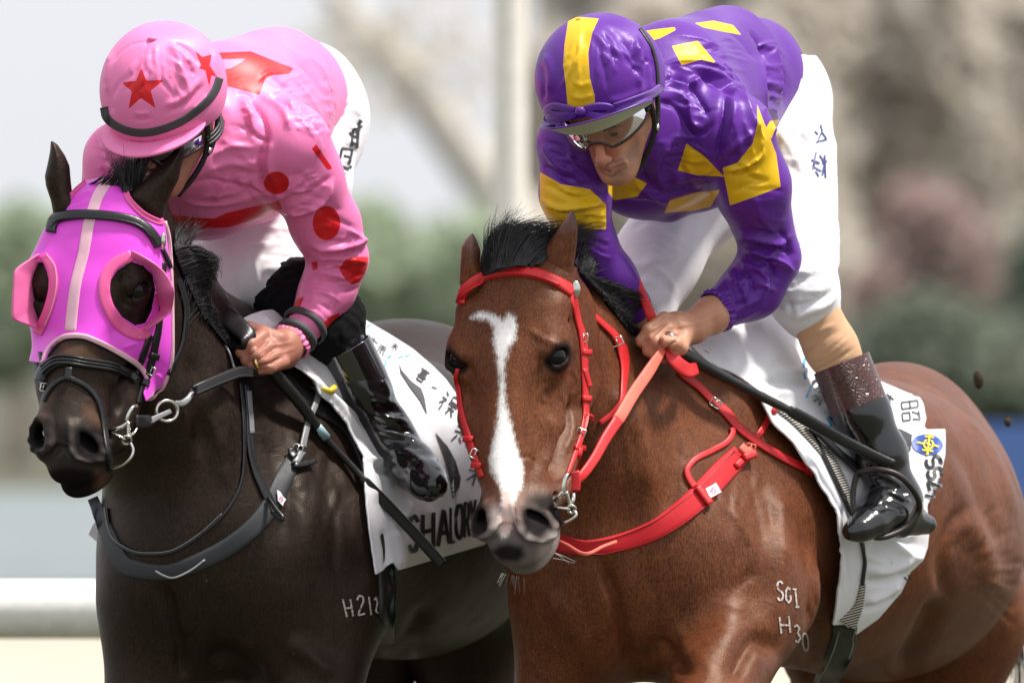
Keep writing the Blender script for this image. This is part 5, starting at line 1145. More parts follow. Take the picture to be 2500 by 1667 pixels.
glyph_c = [[(-.9, -1), (-.5, -.7)], [(-1, -.3), (-.4, -.3), (-1, .4)], [(-.6, .2), (-.6, 1)], [(0, -1), (1, -1), (1, -.4), (0, -.4), (0, -1)], [(-.1, -.1), (1, -.1)], [(.1, .3), (.9, .3)], [(.5, -.1), (.2, 1)], [(.5, .3), (1, 1)]]
letters(sc_b, T_cb, [('g', [loc((2222, 1004), 23, 1.45, q) for q in glyph_zhao], 3.2), ('g', [loc((2168, 976), 12, .7, q) for q in glyph_b], 3.5), ('g', [loc((1997, 938), 16, .75, q) for q in glyph_c], 4), ('g', [loc((2000, 974), 16, 1.1, q) for q in glyph_b], 4.6), ('N', [loc((2035, 996), 12, .8, [(-.6, 1), (-.6, -1), (.6, 1), (.6, -1)])], 4), ('S', [loc((2034, 1018), 9, .8, Sx)], 3.2), ('I', [[(2206, 1408), (2218, 1422)]], 3.5), ('I', [[(2214, 1402), (2224, 1414)]], 3.5)], M_print)
def stripe_mat():
    t = NT('ribbed_elastic'); w = t.n('ShaderNodeTexWave', wave_type='BANDS', bands_direction='Z'); w.inputs['Scale'].default_value = 62; w.inputs['Distortion'].default_value = .5; t.l(t.stretch((1, 1, 1), (0, .25, 0)), w.inputs['Vector'])
    f = t.ramp(w.outputs['Fac'], .40, .60); t.set(Base_Color=t.mix(f, (.012, .014, .025), (.58, .54, .46)), Roughness=.7, Normal=t.bump(w.outputs['Fac'], .6, .002)); return t.m
M_strp = stripe_mat()
girth = thing('girth', 'dark girth with a ribbed elastic strip under the bay horse', 'girth', (P(2060, 1500, .6)[0], .6, .9))
piece('elastic_strip', strap_geo([(1900, 1003), (1938, 1030), (1983, 1073), (2024, 1121), (2048, 1165), (2069, 1217), (2084, 1275)], [9, 14, 19, 21, 22, 21, 20], T_cb, .003, .002, 6), M_strp, girth)
piece('elastic_strip', strap_geo([(2105, 1424), (2101, 1450), (2094, 1480), (2078, 1508), (2068, 1524)], [12, 15, 20, 34, 44], T_cb, .003, .002, 6), M_strp, girth)
piece('surcingle', strap_geo([(1975, 1045), (2000, 1095), (2050, 1200), (2090, 1290), (2101, 1323), (2109, 1365), (2105, 1406), (2102, 1428)], [7, 8, 9, 9, 9, 8, 8, 8], T_cb, .002, .0035, 6), M_blackrub, girth)
T_bb2 = Target().add(VB, FB).add(Vs, Fs)
piece('girth_strap', strap_geo([(2064, 1522), (2058, 1560), (2044, 1605), (2020, 1660), (2000, 1720)], [58, 62, 62, 60, 60], T_bb2, .007, .003, 8), simple('girth_leather', (.012, .020, .020), .5, bump=.25, bs=200), girth)
for dx in (-22, 20): piece('girth_stitching', strap_geo([(2064+dx, 1530), (2058+dx, 1560), (2044+dx, 1605), (2020+dx, 1660)], 3, T_bb2, .0012, .0105, 8), simple('pale_stitching', (.25, .27, .26), .7), girth)
# ---- dark horse cloth
drk_poly = [(575, 790), (610, 768), (640, 758), (700, 752), (833, 748), (858, 758), (896, 784), (947, 813), (1008, 851), (1056, 892), (1088, 924), (1113, 959), (1132, 994), (1160, 1060), (1190, 1150), (1204, 1250), (1184, 1329), (1080, 1360), (975, 1391), (962, 1370), (938, 1390), (920, 1402), (905, 1300), (888, 1160), (874, 1085), (849, 1036), (804, 985), (779, 963), (759, 934), (705, 886), (650, 850)]
sad2 = [(P(650, 880, .56), P(830, 880, .90), .085, .10, .06), (P(830, 880, .9), P(960, 940, 1.0), .09, .06, .06)]
fd = [([(700, 880), (770, 940), (830, 1000), (890, 1060)], 8, .010), ([(720, 880), (790, 940), (860, 1000), (915, 1060)], 8, -.008), ([(740, 890), (830, 985), (905, 1035), (940, 1090)], 9, .012), ([(940, 1090), (960, 1115), (1000, 1160), (1008, 1205)], 11, .018), ([(880, 1090), (900, 1150), (920, 1230)], 12, .012), ([(905, 1130), (950, 1150), (985, 1140)], 12, -.014), ([(890, 1120), (930, 1125), (970, 1118)], 10, .010), ([(1000, 1220), (985, 1260), (960, 1290)], 9, .010), ([(960, 1290), (975, 1340), (980, 1390)], 9, .009), ([(935, 1290), (945, 1340), (945, 1390)], 9, -.008),
      ([(1098, 1130), (1100, 1230), (1098, 1330)], 6, .008), ([(1108, 1130), (1112, 1230), (1110, 1330)], 5, -.008), ([(980, 880), (1040, 960), (1080, 1060), (1100, 1150)], 14, .007), ([(960, 900), (1020, 990), (1060, 1090)], 12, -.006), ([(860, 780), (920, 830), (960, 880)], 14, .005), ([(1010, 900), (1070, 960), (1110, 1040)], 12, -.004), ([(1040, 1230), (1060, 1290), (1060, 1350)], 12, .005), ([(640, 770), (660, 790), (690, 800)], 7, .006)]
Vs2, Fs2 = shell_from(drk_sdf, sad2, .022, drk_poly, fd)
sc_d = thing('saddle_cloth', 'white lettered saddle cloth with grey brush marks on the dark horse', 'saddle cloth', (P(980, 1100, .8)[0], .8, 1.2))
T_cd = Target().add(Vs2, Fs2); tV, tF = thicken(Vs2, Fs2, .004); link('cloth', mk(tV, tF), M_cloth, sc_d)
def c5(pts): return [(600+x/3.1357, 800+y/3.1357) for x, y in pts]
piece('brush_mark', patch_geo(c5([(1170, 275), (1190, 330), (1265, 415), (1340, 470), (1365, 540), (1385, 670), (1330, 560), (1250, 455), (1180, 350)]), T_cd, .0022, 7), M_printgrey, sc_d)
piece('brush_mark', patch_geo(c5([(1445, 800), (1540, 910), (1600, 1020), (1640, 1150), (1630, 1220), (1580, 1310), (1560, 1180), (1520, 1010)]), T_cd, .0022, 7), M_printgrey, sc_d)
def ltr(x0, yb, w, h, sk, pts): return [[(x0+x*w+sk*(1-y)*0, yb-h*(1-y)-.22*x*w) for x, y in s] for s in pts]
G = {'S': [[(.95, .2), (.6, 0), (.2, .05), (.05, .25), (.3, .45), (.7, .55), (.95, .75), (.7, 1), (.3, 1), (.02, .8)]], 'H': [[(0, 0), (0, 1)], [(1, 0), (1, 1)], [(0, .5), (1, .5)]], 'A': [[(0, 1), (.5, 0), (1, 1)], [(.2, .65), (.8, .65)]], 'L': [[(0, 0), (0, 1), (1, 1)]],
     'O': [[(.5+.5*math.sin(a), .5-.5*math.cos(a)) for a in np.linspace(0, 2*math.pi, 15)]], 'R': [[(0, 1), (0, 0), (.7, .05), (.9, .25), (.7, .5), (0, .52)], [(.5, .52), (1, 1)]], 'Y': [[(0, 0), (.5, .5), (1, 0)], [(.5, .5), (.5, 1)]]}
letters(sc_d, T_cd, [(c, ltr(x, y-4, w, 84, 0, G[c]), lw) for c, x, y, w, lw in (('S', 996, 1350, 24, 10), ('H', 1030, 1344, 26, 10), ('A', 1067, 1336, 28, 10), ('L', 1099, 1327, 10, 7), ('O', 1112, 1320, 16, 8), ('R', 1132, 1315, 12, 7), ('Y', 1146, 1310, 13, 7))], M_print)
glyph_d = [[(-.8, -.9), (.8, -.9)], [(-.5, -.5), (.5, -.5), (.5, -.1), (-.5, -.1), (-.5, -.5)], [(-.8, .2), (.8, .2)], [(-.5, .4), (.5, .4), (.5, .95), (-.5, .95), (-.5, .4)], [(0, -1.1), (0, -.9)]]
letters(sc_d, T_cd, [('g', [loc((1030, 918), 15, .6, q) for q in glyph_d], 3.6), ('g', [[(1052, 945), (1066, 950)]], 3), ('g', [loc((1094, 988), 23, .6, q) for q in glyph_c], 3.8), ('g', [loc((1126, 1062), 22, .35, q) for q in glyph_a], 4), ('g', [loc((1160, 1165), 22, .3, q) for q in glyph_b], 4), ('g', [loc((905, 838), 15, .7, q) for q in glyph_b], 2.6), ('g', [loc((930, 855), 11, .5, q) for q in glyph_a], 2.6), ('g', [loc((962, 848), 9, .6, q) for q in glyph_b], 2.2)], M_print)
for ln in ([(868, 800), (880, 796)], [(893, 798), (905, 794)], [(943, 875), (955, 868)], [(972, 874), (984, 870)], [(938, 900), (940, 880)], [(988, 872), (1000, 866)]): piece('blue_line', stroke_geo([ln], 3, T_cd, .002), M_blue, sc_d)
piece('yellow_tab', tube_geo(np.array([P(760, 915, .43), P(772, 935, .40), P(785, 948, .39), P(806, 955, .39), P(818, 945, .40)]), [.006, .006, .005, .007, .006], 8), simple('yellow_webbing', (.75, .55, .02), .5), sc_d)
# pommel roll: dark strap along the front of the dark saddle cloth
T_dd2 = Target().add(VD, FD).add(Vs2, Fs2)
g2 = thing('girth', 'black padded strap along the shoulder of the dark horse', 'girth', (P(850, 1100, .6)[0], .6, .9))
piece('girth_strap', strap_geo([(692, 917), (737, 965), (785, 1006), (849, 1050), (886, 1120), (908, 1200), (934, 1300), (942, 1420), (942, 1560)], [24, 26, 26, 26, 28, 30, 36, 38, 40], Target().add(VD, FD), .008, .001, 8), M_blackrub, g2)
# breeches lettering
def kb(pts): return [(200+x/3.1357, 50+y/3.1357) for x, y in pts]
letters(kj, T_kbr, [('g', [kb(q) for q in ([(2040, 860), (2060, 880)], [(2070, 830), (2060, 960)], [(2070, 830), (2110, 840), (2100, 980)], [(2065, 890), (2105, 895)], [(2065, 940), (2105, 950)], [(2110, 780), (2140, 775)], [(2105, 820), (2140, 815)], [(2120, 760), (2115, 850)])], 5.5), ('g', [kb(q) for q in ([(1985, 980), (2065, 990), (2040, 1100)], [(2000, 1040), (2045, 1050)], [(1985, 980), (1965, 1120)], [(1940, 1110), (2040, 1140)], [(1960, 1160), (2010, 1180)], [(2040, 1120), (2060, 1130)])], 5.5)], M_print)
def pb(pts): return pts
letters(pj, T_breech, [('g', [[(1988, 322), (1996, 330)], [(2002, 306), (2006, 322), (1996, 345)], [(2006, 325), (2016, 340)], [(1992, 348), (2018, 342)]], 4), ('g', [[(1980, 392), (2000, 400)], [(1992, 372), (1984, 415)], [(1984, 408), (2004, 420)], [(2000, 380), (2012, 400), (2006, 430)], [(2005, 400), (2018, 395)], [(2012, 380), (2014, 436)], [(1990, 420), (1998, 432)]], 4.2)], simple('navy_print', (.015, .025, .16), .5))

cq = np.array([P(u, v, .80) for u, v in ((216, 1304), (226, 1282), (242, 1258), (256, 1290), (254, 1334), (234, 1320))]); link('cloth_corner', mk(*[np.concatenate([cq, cq+np.array([0, .006, 0])]), [[0, 1, 2, 3, 4, 5], [11, 10, 9, 8, 7, 6]]+[[i, (i+1) % 6, 6+(i+1) % 6, 6+i][::-1] for i in range(6)]], False), M_cloth, sc_d)
# ================================================================== bridles, breastplates, reins, whips, hood
def leather(name, c, rough=.38, dirt=None): return simple(name, c, rough, spec=.45, var=.14, bump=.35, bs=240, dirt=dirt)
M_red = leather('red_leather', (.60, .016, .020), .46, ((.05, .02, .015), 140, .70, .8)); M_coral = leather('coral_rubber', (.75, .15, .10), .6)
M_blk = leather('black_leather', (.011, .011, .012), .33); M_steel = simple('steel', (.62, .60, .55), .18, metal=1, var=.05, bump=0); M_greyl = leather('grey_leather_and_sheen', (.20, .20, .21), .4)  # the grey leather also colours the painted sheen on the dark shoulder strap
M_label = simple('white_label', (.80, .76, .80), .5, bump=.05); M_hole = simple('punched_hole', (.03, .005, .005), .8, bump=0)
TB = Target().add(VB2, FB2); TD = Target().add(VD2, FD2)
br = thing('bridle', 'red leather bridle and reins with silver fittings on the bay horse', 'bridle', P(1300, 800, .0))
def sp(name, path, w, T=TB, th=.0027, off=.0015, mat=M_red, par=br, **k): return piece(name, strap_geo(path, w, T, th, off, **k), mat, par)
bb = sp('browband', [(1124, 742), (1128, 722), (1139, 704), (1160, 685), (1190, 672), (1230, 664), (1280, 664), (1325, 674), (1365, 692), (1397, 714)], [22, 23, 24, 25, 25, 25, 25, 25, 25, 24], th=.006)
sp('browband_edge', [(1127, 736), (1140, 713), (1162, 694), (1192, 681), (1231, 673), (1280, 673), (1324, 683), (1363, 700)], 5, th=.002, off=.0075, par=bb)
V, F = sphere_geo(P(1406, 706, .0)+[0, (TB.hit(1400, 706) or [[0, .1, 0]])[0][1]-.012, 0], (.0095, .007, .0175), 20, 12); piece('rosette', (V, F), M_steel, br)
sp('cheek_strap', [(1397, 716), (1404, 757), (1412, 790), (1420, 818), (1425, 863), (1426, 926), (1428, 975), (1429, 1017), (1421, 1055), (1409, 1093), (1391, 1141), (1384, 1158)], [15, 15, 15, 17, 17, 15, 15, 15, 14, 13, 10, 9])
sp('cheek_strap', [(1423, 900), (1431, 928), (1436, 945)], 11, off=.004); sp('cheek_strap', [(1414, 1093), (1412, 1120), (1408, 1145), (1402, 1160)], 9, off=.003); sp('cheek_strap', [(1118, 900), (1113, 925), (1120, 950), (1124, 990), (1134, 1030), (1146, 1071), (1157, 1108), (1170, 1141), (1178, 1164)], [10, 10, 11, 13, 13, 15, 15, 12, 10])
for (u, v) in ((1428, 860), (1429, 974), (1430, 1016), (1410, 1093), (1147, 1072), (1168, 1136)): sp('keeper', [(u-11, v-1), (u, v), (u+11, v+1)], 15, th=.005, off=.0035)
def buckle(u, v, w, h, rot, T, par, lift=.006, r=.0016, mat=M_steel, y=None):
    hh = T.hit(u, v) if y is None else None; d = (hh[0][1] if hh is not None else (y if y is not None else .1))-lift
    q = loc((u, v), 1, rot, [(-w, -h), (0, -h*1.05), (w, -h), (w*1.05, 0), (w, h), (0, h*1.05), (-w, h), (-w*1.05, 0)]); c = catmull(q, 3, True)
    g = Geo().add(*tube_geo(np.array([P(a, b, d) for a, b in c]), r, 8, True)); a, b = loc((u, v), 1, rot, [(0, -h), (0, h*.9)]); g.add(*tube_geo(np.array([P(*a, d-.001), P(*b, d-.003)]), r*.8, 6)); return piece('buckle', g, mat, par)
buckle(1424, 824, 10, 9, .1, TB, br); buckle(1418, 1056, 10, 9, .4, TB, br); buckle(1160, 1108, 10, 10, .4, TB, br)
tl = sp('throat_lash', [(1408, 728), (1433, 760), (1465, 789), (1496, 818), (1512, 845), (1518, 863), (1522, 895), (1519, 942), (1514, 982), (1496, 1007), (1462, 1034)], [11, 13, 14, 17, 22, 24, 20, 15, 13, 13, 13], T=Target().add(VB, FB), off=.004); buckle(1506, 834, 13, 9, -.35, Target().add(VB, FB), br, .012)
# bit
yb = min(TB.hit(u, v)[0][1] for u, v in ((1352, 1240), (1345, 1235), (1368, 1205)) if TB.hit(u, v) is not None)-.008
def wire(name, pts, r, par, mat=M_steel, closed=False, n=6): 
    c = catmull(np.array([P(*p) for p in pts]), n, closed) if len(pts) > 2 else np.array([P(*p) for p in pts]); return piece(name, tube_geo(c, r, 10, closed), mat, par)
wire('bit', [(1390, 1156, yb+.01), (1382, 1162, yb), (1377, 1180, yb-.004), (1376, 1200, yb-.004)], .0042, br); wire('bit', [(1376, 1200, yb-.004), (1366, 1212, yb), (1356, 1222, yb+.01)], .0050, br)
wire('bit', [(1382, 1200, yb-.004), (1390, 1225, yb), (1394, 1236, yb)], .0040, br); wire('bit', [(1401, 1200, yb+.01), (1400, 1218, yb), (1396, 1232, yb)], .0036, br); wire('bit', [(1350, 1239, yb+.01), (1370, 1240, yb-.006), (1392, 1243, yb-.006)], .0032, br)
wire('bit_ring', [(1395+10*math.cos(a), 1243+9*math.sin(a), yb-.002+.006*math.sin(a)) for a in np.linspace(0, 2*math.pi, 9)[:-1]], .0030, br, closed=True); wire('bit', [(1400, 1244, yb), (1407, 1254, yb-.004), (1400, 1264, yb-.006), (1380, 1275, yb), (1358, 1281, yb+.012)], .0030, br)
sp('rein_loop', [(1404, 1150), (1407, 1172), (1405, 1198)], 22, T=None or Target().add(*box_geo(P(1405, 1175, yb+.02), np.eye(3), (.06, .01, .06))), th=.006)
# reins: free straps from the bit to the hand
def airstrap(name, path, w, mat, par, th=.0035, tilt=0.0): return piece(name, strap_geo(path, w, None, th, 0, 6, tilt=tilt), mat, par)
airstrap('rein', [(1402, 1180, yb+.012), (1425, 1156, yb+.03), (1452, 1118, yb+.07), (1480, 1068, .0), (1511, 1021, .05)], [16, 22, 23, 25, 27], M_red, br, tilt=.012)
airstrap('rein', [(1508, 1026, .046), (1519, 1008, .06), (1547, 960, .11), (1583, 908, .17), (1606, 872, .20), (1624, 845, .235)], [29, 29, 29, 28, 22, 13], M_coral, br, tilt=.012)
airstrap('rein', [(1634, 850, .235), (1642, 872, .225), (1660, 892, .23), (1680, 904, .25), (1700, 900, .29)], [24, 30, 33, 34, 30], M_red, br, .004, tilt=-.02)
airstrap('rein', [(1506, 672, .33), (1518, 661, .31), (1534, 659, .30), (1551, 672, .29), (1562, 700, .28), (1575, 735, .27), (1588, 768, .26), (1600, 800, .27)], [9, 10, 11, 13, 17, 22, 25, 25], M_red, br, .004)
# breastplate
bp = thing('breastplate', 'wide red breastplate with buckled straps across the chest of the bay', 'breastplate', P(1600, 1300, .2))
T1 = Target().add(VB, FB); T1c = Target().add(VB, FB).add(Vs, Fs)
def bpp(name, path, w, **k): return sp(name, path, w, T=k.pop('T', T1), par=bp, **k)
M_redelas = simple('red_elastic', (.56, .012, .020), .7, spec=.3, var=.16, vs=9, bump=.4, bs=420)
band = bpp('chest_band', [(1330, 1300), (1358, 1322), (1400, 1333), (1440, 1336), (1505, 1326), (1560, 1310), (1610, 1287), (1660, 1253), (1705, 1215), (1759, 1157), (1808, 1108)], [40, 42, 40, 36, 42, 46, 50, 56, 60, 58, 52], th=.004, off=.002, sm=8, mat=M_redelas)
airstrap('loop', [(1356, 1316, .0), (1385, 1330, -.02), (1417, 1349, -.035), (1440, 1350, -.035), (1471, 1334, -.015), (1503, 1322, .02)], [7, 8, 9, 9, 8, 8], M_coral, bp)
for pth in ([(1345, 1300), (1400, 1318), (1440, 1322), (1505, 1310), (1605, 1268), (1690, 1205), (1795, 1095)], [(1360, 1341), (1440, 1351), (1505, 1344), (1622, 1306), (1715, 1240), (1820, 1122)]): bpp('edge_stitching', pth, 2.2, th=.0008, off=.0062, mat=leather('dark_red_thread', (.30, .01, .012)), sm=8)
bpp('shoulder_strap', [(1660, 905), (1673, 920), (1708, 949), (1737, 978), (1772, 1009), (1798, 1041), (1836, 1073), (1881, 1102), (1935, 1131), (1990, 1152)], [24, 22, 18, 19, 22, 19, 18, 18, 19, 20], T=T1c, off=.004); buckle(1747, 984, 12, 9, .6, T1c, bp, .012)
for (u, v) in ((1694, 938), (1710, 950), (1724, 963), (1783, 1022), (1820, 1062), (1846, 1080), (1862, 1092), (1889, 1106)): piece('punched_hole', lathe_geo([(0, .0), (.0022, .0), (.0022, -.002)], np.array(P(u, v, T1c.hit(u, v)[0][1]-.0082)), (0, -1, 0), 8), M_hole, bp)
bpp('connecting_strap', [(1841, 1075), (1858, 1050), (1876, 1022), (1894, 995)], 15, T=T1c, off=.003); bpp('connecting_strap', [(1784, 1045), (1786, 1058), (1772, 1080), (1734, 1102), (1700, 1119), (1682, 1136), (1675, 1152), (1682, 1172), (1694, 1190)], [13, 13, 14, 14, 14, 14, 14, 15, 16], off=.004)
bpp('keeper', [(1697, 1192), (1712, 1212), (1729, 1234)], 16, th=.005, off=.009); bpp('buckle_tab', [(1800, 1094), (1815, 1106), (1832, 1098)], 18, th=.005, off=.010, mat=M_coral); bpp('buckle_tab', [(1806, 1124), (1818, 1118), (1838, 1112)], 19, th=.006, off=.014); bpp('buckle_tab', [(1790, 1142), (1798, 1134), (1806, 1126)], 16, th=.004, off=.009); buckle(1832, 1094, 10, 10, .3, T1, bp, .018, .0018, M_coral)
lab = piece('label', patch_geo([(1716, 1198), (1743, 1185), (1755, 1207), (1728, 1221)], T1, .0105, 6), M_label, bp)
piece('label_mark', stroke_geo([loc((1735, 1203), 7, -.3, [(math.sin(a), -math.cos(a)) for a in np.linspace(0, 2*math.pi, 13)]), loc((1735, 1203), 4, -.3, [(-.6, 1), (-.8, -.4), (0, -1), (.8, -.4), (.6, 1)])], 1.8, T1, .0125), simple('pink_print', (.65, .06, .16), .5), lab)
# whip in the hand of the purple jockey
wh = thing('whip', 'long black whip held along the shoulder of the bay horse', 'whip', P(1700, 880, .26))
def whip(par, pts, flap, fw, band=None):
    c = catmull(np.array([[*P(*p[:3]), p[3]] for p in pts]), 8); g = Geo(); n = len(c); rr = c[:, 3]*(1+.05*np.sin(np.arange(n)*2.6)); piece('handle', tube_geo(c[:, :3], rr, 12), M_blackrub, par)
    piece('flap', strap_geo(flap, fw, None, .007, 0, 6), M_blk, par)
    if band is not None: piece('band', tube_geo(np.array([P(*p) for p in band]), .0092, 12), simple('pale_teal_tape', (.30, .47, .50), .4), par)
whip(wh, [(1640, 846, .30, .010), (1664, 862, .285, .0125), (1728, 898, .33, .0115), (1823, 949, .37, .0095), (1932, 1005, .42, .0085)], [(1926, 1000, .415), (1946, 1012, .42), (2046, 1068, .46), (2130, 1110, .48), (2182, 1132, .49)], [22, 30, 29, 25, 20])
# stirrup
st = thing('stirrup', 'dark stirrup iron and leather round the boot on the bay', 'stirrup', P(2160, 1220, .5))
piece('stirrup_leather', strap_geo([(1966, 1036), (2030, 1099), (2064, 1131), (2097, 1162)], 17, T1c, .004, .012), M_blk, st)
c = catmull(np.array([P(2092, 1160, .50), P(2118, 1148, .47), P(2150, 1147, .45), P(2190, 1158, .45), P(2222, 1186, .46), P(2243, 1222, .48), P(2240, 1252, .50), P(2206, 1290, .48), P(2150, 1312, .45), P(2108, 1296, .44), P(2090, 1262, .46), P(2082, 1215, .48)]), 6, True)
piece('stirrup_iron', tube_geo(c, .0060, 10, True), simple('worn_dark_iron', (.045, .038, .034), .45, metal=.6, bump=.3, bs=150), st)

# ---------------- dark horse: hood
hd = thing('hood', 'bright pink race hood with eye cups and a pale centre stripe', 'hood', P(230, 650, .0))
_hs = head_sdf(features=False); [_hs.ell((.215, q*.062, -.20), (.13, .052, .115), k=.04) for q in (1, -1)]
Vq, Fq = surface_nets(_hs.D-.0065, np.array((-.12, -.17, -.36)), .0032); Vq = relax(Vq, Fq, 3); Vq = drk_pose(Vq)
hood_poly = [(250, 432), (271, 430), (293, 434), (316, 448), (309, 469), (319, 491), (351, 523), (388, 540), (400, 535), (412, 587), (419, 683), (421, 785), (420, 874), (411, 914), (390, 954), (357, 979), (352, 960), (362, 933), (331, 884), (293, 860), (248, 836), (205, 820), (167, 819), (143, 828), (122, 849), (104, 884), (60, 880), (40, 800), (40, 600), (110, 540), (127, 527), (153, 506), (179, 468), (209, 441)]
holeR = [(319, 637), (286, 660), (270, 685), (267, 710), (276, 741), (298, 774), (332, 796), (357, 790), (372, 759), (381, 708), (375, 670), (352, 648)]
holeL = [(104, 640), (113, 659), (119, 682), (117, 715), (107, 754), (93, 786), (30, 790), (30, 640)]
Nq = vnorm(Vq, Fq)
Vq, Fq = shell_trim(Vq, Fq, hood_poly, [holeR, holeL], Nq[:, 1] < .6)
def cpx(pts): return [(x/3.92, 440+y/3.92) for x, y in pts]
Vq = folds(Vq, Fq, [(cpx(q), w, h) for q, w, h in (([(700, 180), (780, 130), (900, 100)], 4, .0025), ([(650, 240), (740, 190), (870, 150)], 4, -.002), ([(640, 270), (760, 230), (860, 200)], 4, .002), ([(1050, 90), (1100, 60), (1140, 50)], 4, .002), ([(980, 250), (1080, 180), (1140, 120)], 4, .0015))]+[([(300, 850), (320, 842), (335, 838)], 5, .003), ([(350, 880), (362, 877), (374, 876)], 4, .0025), ([(360, 915), (378, 910), (392, 905)], 4, -.0025), ([(370, 905), (385, 915), (395, 925)], 4, .002)])
hm = NT('magenta_lycra'); f_ = hm.noise(14, 3); hm.set(Base_Color=hm.mix(f_, (.74, .045, .62), (.86, .075, .74)), Roughness=.42, Sheen_Weight=.5, Sheen_Roughness=.4, Normal=hm.bump(hm.noise(900, 2), .12, .0006)); M_hood = hm.m
M_trim = simple('pink_trim', (.85, .11, .36), .55, bump=.2, bs=700); M_stripe = simple('pale_pink_tape', (.86, .50, .60), .5, bump=.15, bs=600); M_stitch = simple('pale_thread', (.88, .50, .62), .7, bump=0)
TH = Target().add(Vq, Fq); THD = Target().add(Vq, Fq).add(VD2, FD2)
tV, tF = thicken(Vq, Fq, .002); link('fabric', mk(tV, tF), M_hood, hd)
def hp(name, path, w, mat, **k): return sp(name, path, w, T=k.pop('T', TH), mat=mat, par=hd, **k)
hp('centre_stripe', [(262, 442), (240, 478), (228, 510), (219, 537), (211, 577), (204, 619), (193, 660), (184, 700), (177, 755), (172, 808)], [27, 27, 27, 27, 27, 26, 26, 26, 27, 27], M_stripe, th=.0012, off=.0006)
hp('binding', [(104, 886), (112, 866), (123, 848), (143, 829), (167, 820), (205, 821), (248, 838), (293, 862), (331, 886), (350, 905), (360, 925)], 13, M_stripe, th=.0016)
hp('binding', [(127, 530), (153, 507), (180, 469), (208, 444)], 9, M_trim, th=.0018); hp('binding', [(293, 436), (312, 449), (308, 469), (318, 491), (350, 523), (386, 541), (398, 540)], 15, M_trim, th=.0018)
hp('binding', [(401, 540), (412, 587), (418, 683), (420, 785), (419, 874), (410, 914), (390, 953), (360, 977)], 5, M_stripe, th=.0025, T=THD)
ringR = hp('eye_hole_trim', [(322, 624), (281, 644), (259, 675), (254, 708), (260, 741), (281, 779), (311, 806), (342, 816), (362, 806)], 29, M_trim, th=.0028)
for k in (-9, 9): hp('stitching', [(322+k*.1, 624-k), (281+k*-.5, 644-k*.8), (259-k*.9, 675-k*.4), (254-k, 708), (260-k*.9, 741+k*.4), (281-k*.6, 779+k*.7), (311-k*.2, 806+k), (342, 816+k)], 1.8, M_stitch, th=.0006, off=.0032)
hp('eye_hole_trim', [(106, 624), (124, 648), (131, 682), (129, 715), (118, 757), (103, 792), (92, 815)], 23, M_trim, th=.002); hp('stitching', [(115, 622), (134, 650), (139, 682), (137, 715), (127, 757), (111, 795)], 1.8, M_stitch, th=.0006, off=.0032)
def cup(attach, rim, n=10):
    a = catmull(np.array([P(*p) for p in attach]), 8); r = catmull(np.array([P(*p) for p in rim]), 8); 
    L = lambda c: np.concatenate([[0], np.cumsum(np.linalg.norm(np.diff(c, axis=0), axis=1))]); m = 40; ts = np.linspace(0, 1, m)
    A = np.stack([np.interp(ts*L(a)[-1], L(a), a[:, k]) for k in range(3)], 1); R_ = np.stack([np.interp(ts*L(r)[-1], L(r), r[:, k]) for k in range(3)], 1)
    V = []; 
    for i in range(m):
        for j in range(n+1):
            q = j/n; V.append(A[i]*(1-q)+R_[i]*q+np.array([0, -.012, 0])*math.sin(math.pi*q)*math.sin(math.pi*i/(m-1)))
    F = np.array([[i*(n+1)+j, (i+1)*(n+1)+j, (i+1)*(n+1)+j+1, i*(n+1)+j+1] for i in range(m-1) for j in range(n)]); V = np.array(V)
    return thicken(V, F, .003)
def hy(u, v, d=0, T=THD):
    h = T.hit(u, v); return (h[0][1] if h else .05)+d
aR = [(318, 630), (345, 645), (368, 664), (381, 705), (376, 752), (360, 790), (350, 800)]
aR3 = [(u, v, hy(min(u, 372), v, .0)) for u, v in aR]; rR = [(320, 612, aR3[0][2]-.012), (357, 632, aR3[1][2]-.03), (394, 659, aR3[2][2]-.045), (416, 688, aR3[3][2]-.055), (424, 715, aR3[3][2]-.055), (418, 757, aR3[4][2]-.05), (394, 778, aR3[5][2]-.035), (357, 806, aR3[6][2]-.012)]
cupm = simple('pink_cup', (.84, .16, .40), .45, bump=.1); c_ = piece('eye_cup', cup(aR3, rR), cupm, hd)
yl = hy(108, 700, .03); aL = [(100, 630, yl), (96, 660, yl+.01), (92, 700, yl+.02), (92, 750, yl+.01), (92, 797, yl)]; rL = [(94, 618, yl-.02), (66, 636, yl-.035), (38, 657, yl-.05), (32, 680, yl-.055), (28, 765, yl-.055), (33, 781, yl-.05), (62, 792, yl-.035), (92, 803, yl-.02)]
piece('eye_cup', cup(aL, rL), cupm, hd)
# ---------------- dark horse: bridle
bd = thing('bridle', 'black leather bridle with flash noseband and ringed reins on the dark horse', 'bridle', P(220, 800, .0))
def dp(name, path, w, mat=M_blk, T=THD, **k): return sp(name, path, w, T=T, mat=mat, par=bd, **k)
b2 = dp('browband', [(126, 568), (129, 550), (138, 537), (160, 529), (207, 525), (271, 529), (319, 538), (351, 554), (371, 575), (387, 602)], 23, th=.007, sm=5)
dp('browband_edge', [(131, 558), (140, 546), (161, 538), (207, 534), (271, 538), (317, 547), (347, 562), (365, 582)], 4, th=.002, off=.0085, sm=5)
V, F = sphere_geo(P(398, 588, hy(394, 590, -.012)), (.0062, .006, .0155), 16, 10); piece('rosette', (V, F), M_steel, bd)
dp('throat_lash', [(394, 608), (408, 638), (420, 660), (430, 675), (443, 708), (452, 745), (453, 780), (444, 838), (424, 884), (408, 915)], [8, 8, 9, 14, 15, 15, 14, 12, 10, 8], T=Target().add(VD, FD).add(Vq, Fq), off=.003)
